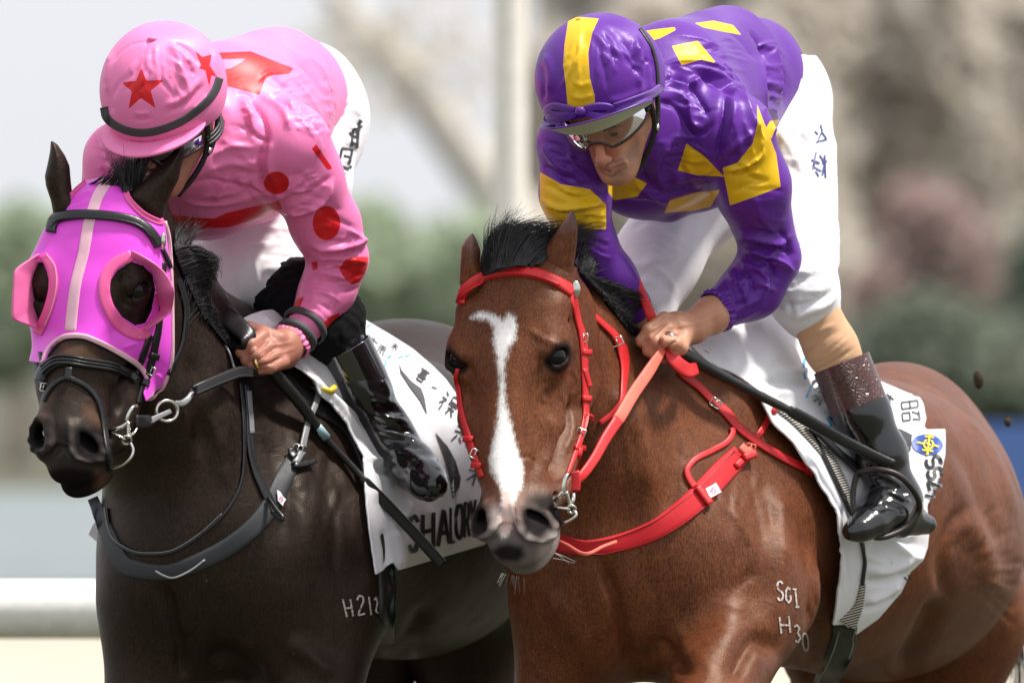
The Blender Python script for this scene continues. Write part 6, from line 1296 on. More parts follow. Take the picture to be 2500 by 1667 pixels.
dp('cheek_strap', [(400, 640), (396, 700), (392, 760), (385, 810), (379, 836), (373, 868), (365, 900), (357, 927), (346, 955), (336, 985)], [8, 9, 10, 15, 17, 17, 17, 16, 15, 12]); dp('cheek_strap', [(366, 818), (358, 840), (344, 879), (332, 911), (326, 935)], [13, 14, 15, 15, 14])
dp('cheek_strap', [(99, 860), (104, 890), (103, 925), (106, 950)], [8, 9, 9, 9])
for (u, v) in ((374, 868), (354, 935)): dp('keeper', [(u-11, v-3), (u, v), (u+11, v+3)], 16, th=.005, off=.004)
buckle(368, 905, 9, 9, .4, THD, bd); buckle(106, 945, 6, 9, .2, THD, bd, .004)
nb = dp('noseband', [(102, 930), (106, 914), (118, 899), (140, 886), (173, 883), (221, 888), (274, 897), (312, 911), (330, 930)], [22, 24, 26, 27, 27, 26, 25, 23, 18], th=.009, sm=5)
for o in (-8, 0, 8): dp('noseband_ridge', [(110+o*.3, 910+o), (120, 900+o), (140, 886+o), (173, 883+o), (221, 888+o), (274, 897+o), (306, 909+o)], 5, th=.003, off=.0105, sm=5)
dp('flash_strap', [(108, 980), (116, 962), (130, 942), (148, 927), (164, 924), (180, 928), (210, 944), (234, 971), (247, 1008), (253, 1048), (259, 1088), (264, 1123), (266, 1150)], [9, 10, 11, 12, 13, 13, 12, 12, 11, 11, 10, 9, 8], th=.004); dp('flash_loop', [(169, 898), (167, 912), (164, 930)], 17, off=.008)
yd = min(hy(u, v) for u, v in ((272, 1052), (290, 1044), (300, 1040), (280, 1070)))-.012
wire('bit', [(333, 991, yd+.02), (322, 996, yd+.005), (313, 1012, yd), (309, 1028, yd)], .0050, bd); wire('bit', [(314, 1030, yd), (300, 1040, yd), (286, 1046, yd), (272, 1052, yd+.008)], .0048, bd); wire('bit', [(313, 1030, yd), (313, 1050, yd), (312, 1070, yd)], .0046, bd); wire('bit', [(266, 1058, yd+.006), (285, 1062, yd-.006), (306, 1073, yd-.006)], .0032, bd)
wire('bit_ring', [(309+12*math.cos(a), 1074+10*math.sin(a), yd-.002+.006*math.sin(a)) for a in np.linspace(0, 2*math.pi, 9)[:-1]], .0028, bd, closed=True); wire('bit', [(318, 1080, yd), (325, 1098, yd-.004), (318, 1118, yd-.008), (295, 1136, yd-.004), (266, 1145, yd+.008)], .0036, bd); wire('bit', [(314, 1066, yd), (326, 1058, yd), (334, 1046, yd+.01)], .0032, bd)
wire('rein_ring', [(408+26*math.cos(a), 1003+25*math.sin(a), .06+.012*math.cos(a)) for a in np.linspace(0, 2*math.pi, 17)[:-1]], .0036, bd, closed=True)
airstrap('rein', [(330, 1030, yd+.01), (352, 1030, yd+.03), (368, 1026, yd+.05)], [34, 34, 26], M_blk, bd); airstrap('rein', [(362, 1030, yd+.045), (385, 1018, .04), (415, 1004, .065)], [18, 14, 12], M_greyl, bd); airstrap('rein', [(426, 985, .07), (445, 984, .085), (462, 970, .10), (472, 950, .115)], [14, 16, 14, 10], M_greyl, bd)
rr = airstrap('rein', [(472, 954, .11), (510, 938, .14), (558, 918, .19), (590, 908, .22), (622, 912, .245), (645, 916, .26)], [24, 28, 29, 27, 20, 12], M_blk, bd, tilt=.01)
for o in (-9, -4, 1, 6, 10): airstrap('rein_rib', [(478, 952+o, .098), (510, 938+o, .128), (558, 918+o, .178), (588, 909+o*.9, .208), (615, 911+o*.7, .232)], 2.2, simple('grey_rubber_rib', (.05, .05, .055), .5), rr)
airstrap('rein', [(524, 752, .32), (548, 768, .29), (580, 795, .27), (605, 822, .25), (598, 850, .25), (570, 852, .27), (540, 838, .30)], [34, 46, 46, 40, 30, 26, 20], M_blk, bd, .005, tilt=-.02); wire('rein_wire', [(516, 790, .30), (540, 830, .27), (560, 860, .25), (572, 900, .24)], .0022, bd, M_greyl)
# dark breastplate
bq = thing('breastplate', 'black elastic breastplate with grey buckled straps on the dark horse', 'breastplate', P(560, 1350, .2))
T2 = Target().add(VD, FD); T2c = Target().add(VD, FD).add(Vs2, Fs2)
def qp(name, path, w, mat=M_blk, T=T2, **k): return sp(name, path, w, T=T, mat=mat, par=bq, **k)
M_elas = simple('charcoal_elastic', (.022, .024, .028), .6, bump=.3, bs=500)
qp('chest_band', [(226, 1215), (245, 1258), (266, 1305), (298, 1372), (343, 1391), (407, 1396), (471, 1377), (551, 1338), (615, 1290), (660, 1234), (696, 1160), (728, 1098)], [26, 30, 36, 44, 42, 38, 42, 44, 46, 46, 44, 36], M_elas, th=.004, off=.002, sm=8)
wire('loop', [(380, 1394, hy(380, 1394, -.014, T2)), (400, 1405, hy(400, 1400, -.03, T2)), (425, 1410, hy(425, 1400, -.035, T2)), (465, 1392, hy(465, 1385, -.022, T2)), (500, 1366, hy(500, 1366, -.014, T2))], .0022, bq, M_greyl)
qp('neck_strap', [(262, 1240), (270, 1290), (285, 1322), (325, 1347), (366, 1353), (423, 1346), (487, 1307), (544, 1256), (574, 1210), (590, 1165), (594, 1101), (591, 1005), (585, 935)], 8, off=.003, sm=6); qp('neck_strap', [(262, 1236), (271, 1287), (286, 1318), (326, 1343), (366, 1349), (422, 1342), (485, 1303), (541, 1253)], 1.8, M_greyl, th=.001, off=.0068, sm=6)
qp('shoulder_strap', [(599, 938), (603, 980), (606, 1030), (609, 1094), (622, 1149), (640, 1190), (655, 1220), (668, 1252)], [14, 15, 16, 17, 18, 20, 22, 20], off=.004); qp('shoulder_strap_sheen', [(601, 955), (604, 990), (607, 1030), (608, 1060)], 11, M_greyl, th=.0012, off=.0078)  # the grey strip laid on the strap is its reflected sheen, painted in
for v in (985, 1004, 1024): piece('punched_hole', lathe_geo([(0, .0), (.0020, .0), (.0020, -.002)], np.array(P(605, v, T2.hit(605, v)[0][1]-.0102)), (0, -1, 0), 8), M_hole, bq)
wire('strap_loop', [(655, 1215, hy(655, 1215, -.012, T2)), (672, 1240, hy(668, 1240, -.03, T2)), (690, 1262, hy(680, 1255, -.045, T2)), (684, 1268, hy(676, 1258, -.04, T2)), (664, 1250, hy(664, 1250, -.02, T2))], .004, bq, M_blk)
qp('connecting_strap', [(773, 952), (766, 978), (756, 1008), (743, 1039), (735, 1070), (728, 1096)], 15, M_greyl, T=T2c, off=.012)
for (u, v) in ((762, 985), (755, 1005), (747, 1028), (740, 1050)): piece('punched_hole', lathe_geo([(0, .0), (.0020, .0), (.0020, -.002)], np.array(P(u, v, T2c.hit(u, v)[0][1]-.019)), (0, -1, 0), 8), M_hole, bq)
buckle(727, 1096, 11, 10, .3, T2, bq, .018, .0018); qp('buckle_tab', [(712, 1142), (735, 1140), (763, 1131)], [14, 14, 12], off=.012); qp('buckle_tab', [(728, 1106), (722, 1122), (714, 1138)], 17, M_greyl, off=.011); qp('buckle_tab', [(702, 1098), (706, 1112), (716, 1124)], 14, M_blk, off=.011)
l2 = piece('label', patch_geo([(670, 1200), (680, 1206), (690, 1222), (684, 1238), (672, 1226)], T2, .0105, 6), M_label, bq); piece('label_mark', stroke_geo([loc((680, 1221), 4.5, 0, [(math.sin(a), -math.cos(a)) for a in np.linspace(0, 2*math.pi, 11)])], 1.8, T2, .0125), simple('pink_print', (.65, .06, .16), .5), l2)
wk = thing('whip', 'black whip with a pale teal band held beside the dark horse', 'whip', P(640, 880, .26))
whip(wk, [(541, 733, .335, .0135), (556, 752, .325, .0130), (600, 820, .300, .0125), (640, 872, .275, .0122), (680, 922, .30, .0128), (737, 990, .34, .0118), (768, 1034, .36, .0100), (800, 1074, .375, .0072), (866, 1146, .39, .0072), (900, 1184, .39, .0075)], [(882, 1165, .388), (905, 1190, .39), (1010, 1300, .41), (1080, 1378, .42)], [18, 26, 27, 27], [(770, 1036, .361), (797, 1068, .374)])
piece('cap', lathe_geo([(0, -.001), (.0125, -.001), (.0145, .003), (.0145, .007), (.0125, .008)], P(538, 729, .336), P(556, 752, .325)-P(538, 729, .336), 16), M_greyl, wk)
# ================================================================== hair, goggles, brands, whiskers
def hair_mat(name, c, c2):
    t = NT(name); f = t.attr('tone'); t.set(Base_Color=t.mix(f, c, c2), Roughness=.42, Specular_IOR_Level=.45, Anisotropic=.5); return t.m
M_mane = hair_mat('black_mane', (.006, .0055, .006), (.030, .027, .030))
def strands(groups, seed, tg=None, segs=9):
    """each group: root polyline, tip polyline, mid offset px, count, radius m, wave px, jitter px"""
    r = np.random.default_rng(seed); g = Geo()
    for root, tip, mid, n, rad, wave, jit in groups:
        R_, T_, M_ = (np.asarray(x, float) for x in (root, tip, mid))
        for _ in range(n):
            t = r.uniform(0, 1); lp = lambda A, q: np.array([np.interp(q*(len(A)-1), np.arange(len(A)), A[:, k]) for k in range(3)])
            t2 = np.clip(t+r.normal(0, .10), 0, 1); a = lp(R_, t); b = lp(T_, t2)+np.array([r.normal(0, jit), r.normal(0, jit), r.normal(0, .015)]); m = lp(M_, t)+np.array([r.normal(0, jit*.4), r.normal(0, jit*.4), r.normal(0, .008)])
            L = r.uniform(.70, 1.08); s = np.linspace(0, L, segs); ph, fr_ = r.uniform(0, 6.28), r.uniform(2, 6)
            c = (1-s)[:, None]**2*a+2*(s*(1-s))[:, None]*m+(s**2)[:, None]*b
            d = b-a; nrm = np.array([-d[1], d[0], 0])/(np.linalg.norm(d[:2])+1e-6); c += (wave*r.normal(1, .4)*np.sin(fr_*s+ph)*s)[:, None]*nrm
            if tg is not None:
                for q in c[::2]:
                    h = tg.hit(q[0], q[1])
                    if h is not None and h[0][1] < q[2]+.004: q[2] = h[0][1]-.004-.01*r.random()
                c[1:-1:2, 2] = .5*(c[0:-2:2, 2]+c[2::2, 2])
            g.add(*tube_geo(np.array([P(*q) for q in c]), rad*r.uniform(.6, 1.2)*(1-.85*s/L), 3, caps=False), a=float(np.clip(r.normal(.35, .3), 0, 1)))
    return g
y1 = .06
bay_hair = [([(1178, 676, .03), (1215, 655, .0), (1262, 648, .0), (1300, 652, .03)], [(1250, 535, .05), (1310, 540, .08), (1370, 545, .11), (1440, 560, .15), (1400, 600, .12)], [(1165, 575, .0), (1215, 545, .0), (1290, 555, .03), (1340, 590, .06)], 520, .0015, 4, 9),
            ([(1190, 670, .02), (1240, 655, .0)], [(1200, 535, .03), (1240, 512, .05), (1290, 505, .06)], [(1170, 590, .0), (1220, 570, .0)], 120, .0011, 10, 12),
            ([(1240, 650, .01), (1320, 645, .05)], [(1420, 535, .16), (1470, 560, .18), (1450, 590, .18)], [(1300, 575, .05), (1380, 570, .10)], 240, .0014, 4, 9),
            ([(1400, 640, .16), (1440, 690, .20)], [(1430, 550, .22), (1475, 580, .24), (1480, 650, .26)], [(1420, 590, .18), (1465, 640, .22)], 160, .0014, 6, 9),
            ([(1410, 660, .17), (1470, 725, .23), (1530, 800, .29)], [(1470, 690, .24), (1570, 735, .28), (1585, 750, .30)], [(1450, 680, .20), (1540, 690, .25), (1570, 720, .28)], 380, .0015, 6, 9),
            ([(1420, 670, .17), (1480, 740, .235), (1560, 835, .30), (1592, 862, .315)], [(1450, 690, .18), (1530, 770, .24), (1580, 820, .29), (1610, 850, .32)], [(1435, 672, .16), (1510, 745, .22), (1575, 825, .29), (1604, 850, .31)], 240, .0015, 3, 6),
            ([(1690, 850, .42), (1720, 865, .45)], [(1740, 870, .44), (1790, 895, .46)], [(1720, 850, .42), (1760, 872, .44)], 90, .0012, 3, 6)]
link('mane', strands(bay_hair, 5, Target().add(VB, FB).add(VHb, FH)).mesh(), M_mane, bay)
drk_hair = [([(300, 470, .04), (345, 462, .05)], [(268, 395, .04), (305, 372, .05), (350, 360, .06), (398, 340, .08)], [(290, 425, .02), (350, 410, .04)], 170, .0013, 5, 10),
            ([(215, 450, .06), (300, 455, .05)], [(270, 400, .05), (330, 380, .06)], [(260, 430, .03), (310, 420, .04)], 70, .0012, 4, 8),
            ([(425, 600, .15), (440, 640, .17)], [(440, 530, .17), (480, 525, .20), (520, 560, .22)], [(430, 560, .15), (480, 560, .19)], 70, .0011, 8, 12),
            ([(425, 610, .15), (445, 660, .18), (470, 720, .22)], [(500, 690, .20), (530, 650, .22), (480, 770, .24)], [(510, 570, .18), (560, 610, .20), (540, 680, .22)], 300, .0014, 10, 9),
            ([(430, 630, .16), (465, 710, .21), (500, 780, .24)], [(460, 740, .21), (500, 760, .23), (525, 790, .25)], [(470, 650, .18), (530, 700, .21), (525, 760, .24)], 260, .0015, 6, 8),
            ([(470, 720, .21), (520, 800, .25), (560, 850, .28)], [(500, 770, .23), (545, 800, .26), (580, 850, .28)], [(495, 735, .21), (540, 790, .25), (575, 840, .28)], 160, .0015, 3, 6)]
link('mane', strands(drk_hair, 6, Target().add(VD, FD).add(VHd, FH)).mesh(), M_mane, drk)
link('tail', strands([([(2330, 1000, 1.86), (2350, 1030, 1.88)], [(2462, 1680, 1.96), (2490, 1720, 1.98), (2525, 1690, 2.0)], [(2500, 1150, 2.14), (2540, 1200, 2.16)], 260, .0024, 8, 9)], 8).mesh(), M_mane, bay)
wh_ = Geo(); r = np.random.default_rng(9)
for i in range(52):
    t = r.uniform(0, 1); a = np.array([np.interp(t, [0, .5, .8, 1], [1225, 1290, 1345, 1358]), np.interp(t, [0, .5, .8, 1], [1398, 1412, 1385, 1330])]); d = np.array([np.interp(t, [0, .4, .8, 1], [-.5, .3, 1, 1.2]), np.interp(t, [0, .5, .8, 1], [.6, 1, .45, .1])]); l = r.uniform(12, 42)*(.6+.7*t)
    d = d/np.linalg.norm(d)+r.normal(0, .16, 2); h = TB.hit(a[0]-d[0]*5, a[1]-d[1]*5); y = h[0][1] if h else -.2; s = np.linspace(0, 1, 5); c = a[None]+d[None]*(l*s)[:, None]+np.stack([0*s, 6*s*s], 1)
    wh_.add(*tube_geo(np.array([P(u, v, y) for u, v in c]), .00055*(1-.6*s), 3, caps=False))
wk_ = link('whiskers', wh_.mesh(), simple('pale_whisker', (.55, .50, .46), .5, bump=0), bay); wk_['kind'] = 'stuff'
_bt = NT('white_brand'); _bt.set(Base_Color=_bt.mix(_bt.ramp(_bt.noise(240, 4, .65), .36, .56), (.075, .040, .028), (.55, .50, .47)), Roughness=.7); M_brand = _bt.m
def brand(par, T, items):
    for q, w in items: piece('brand_mark', stroke_geo(q, w, T, .0015), M_brand, par)
brand(drk, T2, [([[(836, 1462), (846, 1505)], [(854, 1462), (861, 1503)], [(841, 1484), (858, 1482)]], 4.5), ([[(870, 1464), (876, 1453), (885, 1456), (886, 1468), (876, 1490), (874, 1501), (890, 1497)]], 4.5), ([[(899, 1456), (905, 1500)]], 4.2), ([[(912, 1464), (917, 1457), (920, 1470), (916, 1490), (922, 1496)]], 3.8)])
def gl(c, w, h, rot, pts): cr, sr = math.cos(rot), math.sin(rot); return [(c[0]+x*w*cr-y*h*sr, c[1]+x*w*sr+y*h*cr) for x, y in pts]
O_ = [(math.sin(a), -math.cos(a)) for a in np.linspace(0, 2*math.pi, 13)]; Th = [(-.8, -.8), (0, -1), (.8, -.6), (.1, -.05), (.9, .5), (.1, 1), (-.8, .8)]; Gg = [(.8, -.7), (0, -1), (-.8, -.5), (-.8, .5), (0, 1), (.8, .6), (.8, .1), (.2, .1)]
brand(bay, T1, [([gl((1904, 1442), 7, 22, -.05, Sx)], 4.5), ([gl((1923, 1452), 7, 19, -.05, Gg)], 4.5), ([gl((1942, 1459), 6, 22, -.1, [(-1, -1), (.6, -1)]), gl((1942, 1459), 6, 22, -.1, [(0, -1), (0, 1)]), gl((1942, 1459), 6, 22, -.1, [(-.6, 1), (1, 1)])], 4.2),
    ([gl((1915, 1524), 11, 20, -.1, [(-1, -1), (-1, 1)]), gl((1915, 1524), 11, 20, -.1, [(1, -1), (1, 1)]), gl((1915, 1524), 11, 20, -.1, [(-1, 0), (1, .1)])], 4.6), ([gl((1945, 1545), 8, 21, -.08, Th)], 4.6), ([gl((1965, 1565), 7, 22, -.1, O_)], 4.4)])
# goggles
def lens_mat(name, c, a):
    t = NT(name); t.t.nodes.remove(t.b); tr = t.n('ShaderNodeBsdfTransparent'); tr.inputs[0].default_value = (*c, 1); g = t.n('ShaderNodeBsdfGlossy'); g.inputs['Roughness'].default_value = .05; g.inputs[0].default_value = (.9, .9, .95, 1)
    lw = t.n('ShaderNodeLayerWeight'); lw.inputs[0].default_value = .35; mx = t.n('ShaderNodeMixShader'); f = t.math('ADD', t.math('MULTIPLY', lw.outputs['Fresnel'], .8), a, True); t.l(f, mx.inputs[0]); t.l(tr.outputs[0], mx.inputs[1]); t.l(g.outputs[0], mx.inputs[2]); t.l(mx.outputs[0], t.out.inputs[0]); return t.m
def goggles(par, W, lens_c, alpha, ut0=-.002, ub0=-.050):
    n = 44; V = []; top = []; bot = []
    for i in range(n+1):
        ph = math.radians(-84+168*i/n); notch = max(0, 1-(ph/.34)**2)
        ub = ub0+.022*notch+.010*abs(math.sin(ph))**2; ut = ut0
        f, l = .022+.092*math.cos(ph), .083*math.sin(ph); bo = W(f+.004*notch, l, ub); to = W(f-.006, l*.97, ut); md = W(f+.004, l*1.01, (ub+ut)/2)
        top.append(to); bot.append(bo); V += [to, md, bo]
    F = [[i*3+j, (i+1)*3+j, (i+1)*3+j+1, i*3+j+1] for i in range(n) for j in (0, 1)]
    go = link('goggles', mk(np.array(V), F), lens_mat('lens', lens_c, alpha), par)
    link('goggle_rim', mk(*tube_geo(np.array(bot), .0030, 8)), simple('dark_brown_rim', (.035, .014, .012), .25, bump=0), go)
    link('goggle_rim', mk(*tube_geo(np.array(top), .0030, 8)), M_blackrub, go)
    for q in (1, -1):
        pts = catmull(np.array([W(.030, q*.0835, -.022), W(.010, q*.0875, -.022), W(-.02, q*.088, -.018), W(-.06, q*.075, -.012)]), 5); pts = pts+U_*(ut0+.002); g = Geo()
        for o in (-.008, 0, .008): g.add(*tube_geo(pts+U_*o, .0040, 6))
        link('goggle_strap', g.mesh(), M_blackrub, go)
    return go
def harness(par, W):
    for q in (1, -1):
        g = Geo(); g.add(*tube_geo(catmull(np.array([W(.020, q*.088, .0), W(.012, q*.088, -.04), W(.018, q*.079, -.085), W(.035, q*.056, -.125), W(.050, q*.02, -.162)]), 6), .0056, 8)); g.add(*tube_geo(catmull(np.array([W(-.045, q*.085, .0), W(-.035, q*.086, -.045), W(-.005, q*.080, -.085), W(.018, q*.079, -.09)]), 6), .0052, 8))
        o = link('chin_strap', g.mesh(), M_blackrub, par); V, F = lathe_geo([(0, .004), (.005, .004), (.007, .002), (.007, 0)], W(.016, q*.0865, -.082), q*np.asarray(L_), 12); link('buckle', mk(V, F), M_steel, o)
goggles(pj, W, (.74, .64, .58), .06); harness(helmet, W)
goggles(kj, W2, (.10, .06, .40), .03, -.042, -.074); harness(cap, W2)
# ring on each hand
for par, a, b, rr_, m in ((body_k, P(640, 882, .243), P(622, 889, .250), .0145, simple('gold', (.80, .56, .22), .2, metal=1, bump=0)), (body_p, P(1640, 822, .253), P(1628, 833, .238), .0150, M_steel)):
    axis = unit(b-a); piece('ring', lathe_geo([(rr_-.002, -.004), (rr_, -.004), (rr_+.0008, 0), (rr_, .004), (rr_-.002, .004)], (a+b)/2, axis, 28), m, par)
# bow tied on the front of the purple cap
bw = Geo()
T_hel = Target().add(VH_, FH_)
M_bow = simple('purple_ribbon', C_purple, .45, sheen=.3)
for pth, w in (([(1405, 268), (1380, 262), (1352, 258), (1340, 270), (1370, 280), (1405, 276)], 16), ([(1428, 265), (1460, 258), (1490, 262), (1500, 275)], 17), ([(1410, 270), (1390, 285), (1345, 290), (1330, 285)], 12), ([(1430, 272), (1455, 282), (1485, 283)], 14), ([(1500, 262), (1545, 246), (1590, 228), (1612, 212)], 20)):
    piece('ribbon', strap_geo(pth, w, T_hel, .003, .004, 6), M_bow, helmet)
piece('ribbon', sphere_geo(P(1417, 270, (T_hel.hit(1417, 262) or [[0, .0, 0]])[0][1]-.008), (.010, .007, .008), 12, 8), M_bow, helmet)
piece('hat_elastic', strap_geo([(1562, 70), (1590, 115), (1603, 165), (1606, 215)], 7, T_hel, .002, .001, 6), M_blackrub, helmet)
# ribs of the grip on the near whip, and turf clods in the air
# ================================================================== background
def plane(name, x0, x1, y0, y1, z, mat, kind='structure'):
    o = link(name, mk(np.array([[x0, y0, z], [x1, y0, z], [x1, y1, z], [x0, y1, z]]), [[0, 1, 2, 3]], False), mat); tag(o, kind=kind); return o
def ground_mat(name, a, b, sc):
    t = NT(name); f = t.ramp(t.noise(sc, 5, .6), .3, .7); f2 = t.ramp(t.noise(sc*9, 4, .6), .3, .7); t.set(Base_Color=t.mix(t.math('MULTIPLY', f2, .5), t.mix(f, a, b), tuple(x*.6 for x in a)), Roughness=.9, Normal=t.bump(t.noise(sc*40, 3), .6, .03)); return t.m
plane('turf', -400, 400, -40, 405, 0.0, ground_mat('turf_ground', (.066, .066, .038), (.086, .084, .050), .5))
plane('sand_track', -600, 600, 16, 46, .006, ground_mat('sand', (.42, .37, .29), (.50, .45, .36), .3))
plane('path', -600, 600, 50, 96, .006, ground_mat('grey_path', (.17, .20, .205), (.22, .245, .25), .2))
# running rail
rail = thing('rail', 'white running rail on slanting supports behind the dark horse', 'rail', (-3, 4.2, 0))
M_white = simple('white_rail_paint', (.83, .82, .77), .35, bump=.05, dirt=((.25, .30, .16), 3, .62, .35))
zr = CAM_Z-(1487-833.5)*S*(CAM_D+4.2)/CAM_D
piece('rail_tube', tube_geo(np.array([[x, 4.2, zr] for x in np.linspace(-7, 7, 15)]), .067, 20), M_white, rail)
for i, x in enumerate((-5.5, -2.9, -.4, 2.2, 4.8)): piece('rail_support', tube_geo(np.array([[x, 4.26, zr-.05], [x, 4.45, zr-.25], [x, 4.75, 0.0]]), .03, 10), M_white, rail)
post = thing('post', 'tall cream post standing between the two riders', 'post', (P(1244, 833, 16)[0], 16, 0))
px_ = P(1244, 833, 16)[0]; piece('shaft', tube_geo(np.array([[px_, 16, z] for z in (0, 1, 2, 3, 4, 5, 6)]), .058, 20), simple('cream_paint', (.84, .80, .72), .4), post); piece('base', tube_geo(np.array([[px_, 16, 0], [px_, 16, .12]]), .12, 16), simple('concrete', (.35, .34, .32), .8), post)
# hedge, trees, stand
def leaf_mat(name, a, b):
    t = NT(name); f = t.attr('tone'); cc = t.mix(f, a, b); t.set(Base_Color=cc, Roughness=.6, Specular_IOR_Level=.3); tl = t.n('ShaderNodeBsdfTranslucent'); t.l(cc, tl.inputs[0]); mx = t.n('ShaderNodeMixShader'); mx.inputs[0].default_value = .5; t.l(t.b.outputs[0], mx.inputs[1]); t.l(tl.outputs[0], mx.inputs[2]); t.l(mx.outputs[0], t.out.inputs[0]); return t.m
def crown(rg, c, rad, n, size, lobes=7):
    cs = [np.asarray(c)+rg.normal(0, .42, 3)*np.asarray(rad) for _ in range(lobes)]; V = []; F = []; A = []
    per = n//lobes
    for q in cs:
        tone = rg.uniform(0, 1)
        d = rg.normal(size=(per, 3)); d /= np.linalg.norm(d, axis=1)[:, None]; p = q+d*np.asarray(rad)*.62*(rg.uniform(.25, 1, (per, 1))**.5)
        for k in range(per):
            a = rg.normal(size=3); a /= np.linalg.norm(a); b = np.cross(a, rg.normal(size=3)); b /= np.linalg.norm(b); s = size*rg.uniform(.6, 1.4); i = len(V)
            V += [p[k]-a*s, p[k]-b*s*.6, p[k]+a*s, p[k]+b*s*.6]; F.append([i, i+1, i+2, i+3]); A += [float(np.clip(tone+rg.normal(0, .2), 0, 1))]*4
    return np.array(V), np.array(F), np.array(A)
M_bark = simple('bark', (.36, .30, .24), .9, bump=.5, bs=8)
def tree(name, label, cat, u, vtop, y, wpx, mat, group, seed, vbot=None, trunk=True, lean=0, n=2600):
    k = S*(CAM_D+y)/CAM_D; x = (u-1250)*k; ztop = CAM_Z-(vtop-833.5)*k; zb = .15*ztop if vbot is None else CAM_Z-(vbot-833.5)*k; rg = np.random.default_rng(seed)
    t = thing(name, label, cat, (x, y, 0), group); rad = (wpx*k/2, wpx*k/2.4, (ztop-zb)/2)
    V, F, A = crown(rg, (x, y, (ztop+zb)/2), rad, n, max(rad)*.13); link('crown', mk(V, F, False, {'tone': A}), mat, t)
    if trunk:
        g = Geo(); H = ztop*.8; pts = np.array([[x+lean*k*(s-1)*.0+lean*k*s+.1*math.sin(3*s), y, H*s] for s in np.linspace(0, 1, 7)]); g.add(*tube_geo(pts, np.linspace(.05*H, .012*H, 7), 10))
        for j in range(5):
            b = pts[2+j % 4]; e = b+np.array([rg.normal(0, .5)*rad[0], rg.normal(0, .3)*rad[0], rg.uniform(.2, .6)*rad[2]]); g.add(*tube_geo(np.array([b, (b+e)/2+[0, 0, .1], e]), [.02*H, .012*H, .005*H], 6))
        link('trunk', g.mesh(), M_bark, t)
    return t
gm = leaf_mat('hazed_sage_leaves', (.40, .47, .33), (.49, .56, .41)); gd = leaf_mat('hazed_deep_green_leaves', (.20, .235, .18), (.27, .305, .235)); gp = leaf_mat('hazed_pink_blossom', (.48, .36, .33), (.55, .44, .40)); gb = leaf_mat('hazed_dry_brown_leaves', (.64, .59, .52), (.69, .64, .57)); gg = leaf_mat('hazed_grey_green_leaves', (.55, .53, .46), (.60, .585, .51))  # distance haze is put into these leaf colours, hence paler than foliage
tree('bush', 'broad sage green bush far behind the hooded horse', 'bush', 40, 440, 120, 420, gm, 'bushes beyond the track', 1, 1010)
tree('bush', 'sage bush seen between the white sleeve and pink rider back', 'bush', -180, 380, 135, 380, gm, 'bushes beyond the track', 2, 1010)
tree('bush', 'pale green bush in the gap between the two horses', 'bush', 960, 450, 125, 460, gm, 'bushes beyond the track', 3, 1000)
tree('bush', 'low green bush behind the rump of the dark horse', 'bush', 700, 500, 130, 420, gm, 'bushes beyond the track', 4, 1000)
tree('bush', 'deep green bush behind the rump of the bay horse', 'bush', 2330, 700, 110, 520, gd, 'bushes beyond the track', 5, 1040)
tree('bush', 'dark bush at the edge beyond the flying turf clods', 'bush', 2560, 560, 118, 300, gd, 'bushes beyond the track', 6, 1040)
tree('flowering_tree', 'pink flowering tree beyond the rump of the bay horse', 'tree', 2290, 380, 140, 330, gp, None, 7, 800)
gt = leaf_mat('pale_twigs', (.55, .50, .43), (.68, .63, .56)); lt = thing('tree', 'pale leaning tree between the pink rider and the post', 'tree', (P(1330, 0, 150)[0], 150, 0))
_k = lambda u, v: P(u, v, 150); piece('trunk', tube_geo(catmull(np.array([[P(1400, 0, 150)[0], 150, 0.0], _k(1330, 700), _k(1200, 470), _k(1030, 240), _k(900, 90), _k(800, -40)]), 6), np.linspace(.55, .16, 31), 12), simple('pale_bark', (.55, .51, .45), .9, bump=.4, bs=6), lt)
V, F, A = crown(np.random.default_rng(8), _k(980, 160), (1.6, 1.4, 1.1), 260, .16); link('crown', mk(V, F, False, {'tone': A}), gt, lt)
for i, (u, vt, w, m, lb) in enumerate(((1400, 150, 420, gb, 'dry brown tree behind the purple cap'), (1760, 60, 480, gb, 'tall dry brown tree behind the purple rider'), (2060, -80, 460, gb, 'tallest dry brown tree beyond the white breeches'), (2400, -120, 460, gb, 'dry brown tree at the edge above the pink blossom'), (2180, 300, 420, gg, 'grey green tree below the dry brown trees'), (1620, 420, 480, gg, 'grey green tree seen under the purple rider'))):
    tree('tree', lb, 'tree', u, vt, 165+6*i, w, m, 'trees beyond the track', 20+i, 900)
stand = thing('building', 'long beige stand with rows of dark openings beyond the trees', 'building', (60, 260, 0))
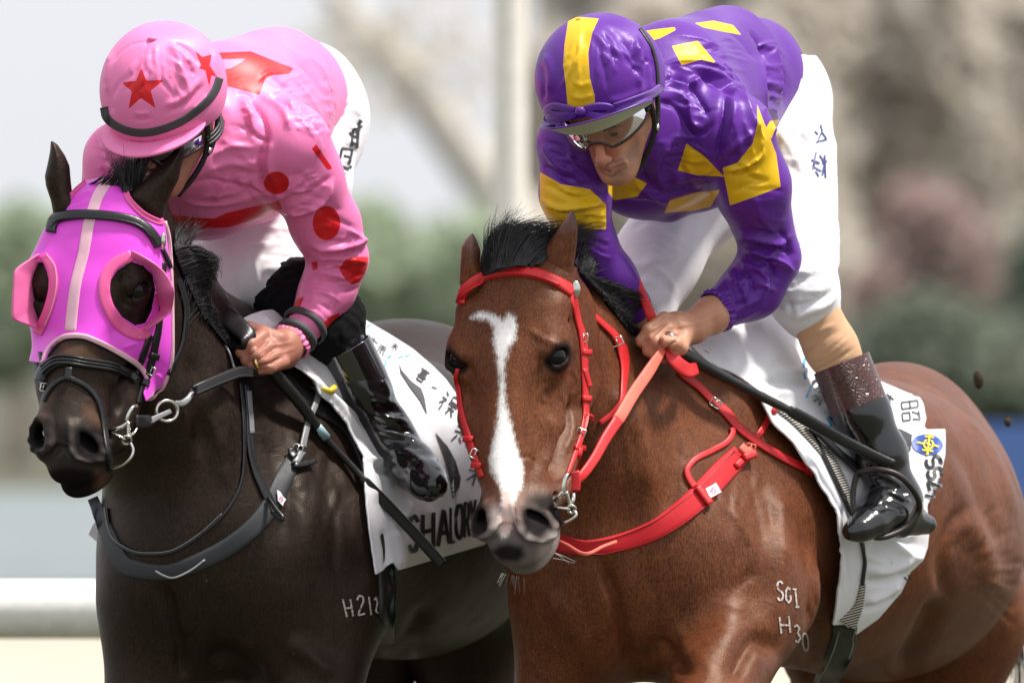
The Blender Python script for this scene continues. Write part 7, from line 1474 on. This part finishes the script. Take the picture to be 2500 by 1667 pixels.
M_stand = simple('beige_render', (.62, .56, .48), .8, vs=.3, bump=0); M_dark = simple('shaded_opening', (.34, .31, .28), .6, bump=0)
X0, X1 = P(1300, 0, 260)[0], P(3300, 0, 260)[0]
piece('wall', box_geo(((X0+X1)/2, 264, 6.5), np.eye(3), ((X1-X0)/2, 4, 6.5), .01), M_stand, stand, False); piece('roof', box_geo(((X0+X1)/2, 262, 13.3), np.eye(3), ((X1-X0)/2+.6, 7, .25), .05), simple('grey_roof', (.30, .30, .31), .6), stand, False)
for r_ in range(3):
    for i in range(14): piece('window', box_geo((X0+1.2+i*(X1-X0-2)/14, 259.9, 2.4+3.6*r_), np.eye(3), (.55, .12, .9), .05), M_dark, stand, False)
ban = thing('barrier', 'blue advertising barrier beyond the bay horse quarters', 'barrier', (P(2560, 0, 40)[0], 40, 0))
bx0, bx1 = P(2370, 0, 40)[0], P(2900, 0, 40)[0]; piece('panel', box_geo(((bx0+bx1)/2, 40, CAM_Z-(1170-833.5)*S*61.6/21.6), np.eye(3), ((bx1-bx0)/2, .04, .30), .1), simple('blue_panel', (.035, .10, .30), .5), ban, False); piece('panel', box_geo(((bx0+bx1)/2, 40.05, .30), np.eye(3), ((bx1-bx0)/2, .04, .30), .1), simple('pale_panel', (.45, .50, .58), .5), ban, False)
for i in range(4): piece('leg', box_geo((bx0+.1+i*(bx1-bx0-.2)/3, 40.1, .45), np.eye(3), (.03, .03, .45), .1), M_white, ban, False)
# turf clods in the air
M_clod = simple('wet_turf', (.045, .028, .014), .9, var=.4, vs=60, bump=.8, bs=90)
for (u, v, y, r3, lb) in ((2389, 922, 1.9, (.011, .010, .024), 'dark turf clod in the air above the bay rump'), (2460, 1030, 2.2, (.008, .008, .012), 'small clod of turf flying lower near the edge')):
    V, F = sphere_geo((0, 0, 0), r3, 14, 10); V = V*(1+.3*snoise(V*60, 1.5, 4, 3))[:, None]; o = link('turf_clod', mk(V+P(u, v, y), F), M_clod); tag(o, lb, 'clod', 'clods of turf in the air')
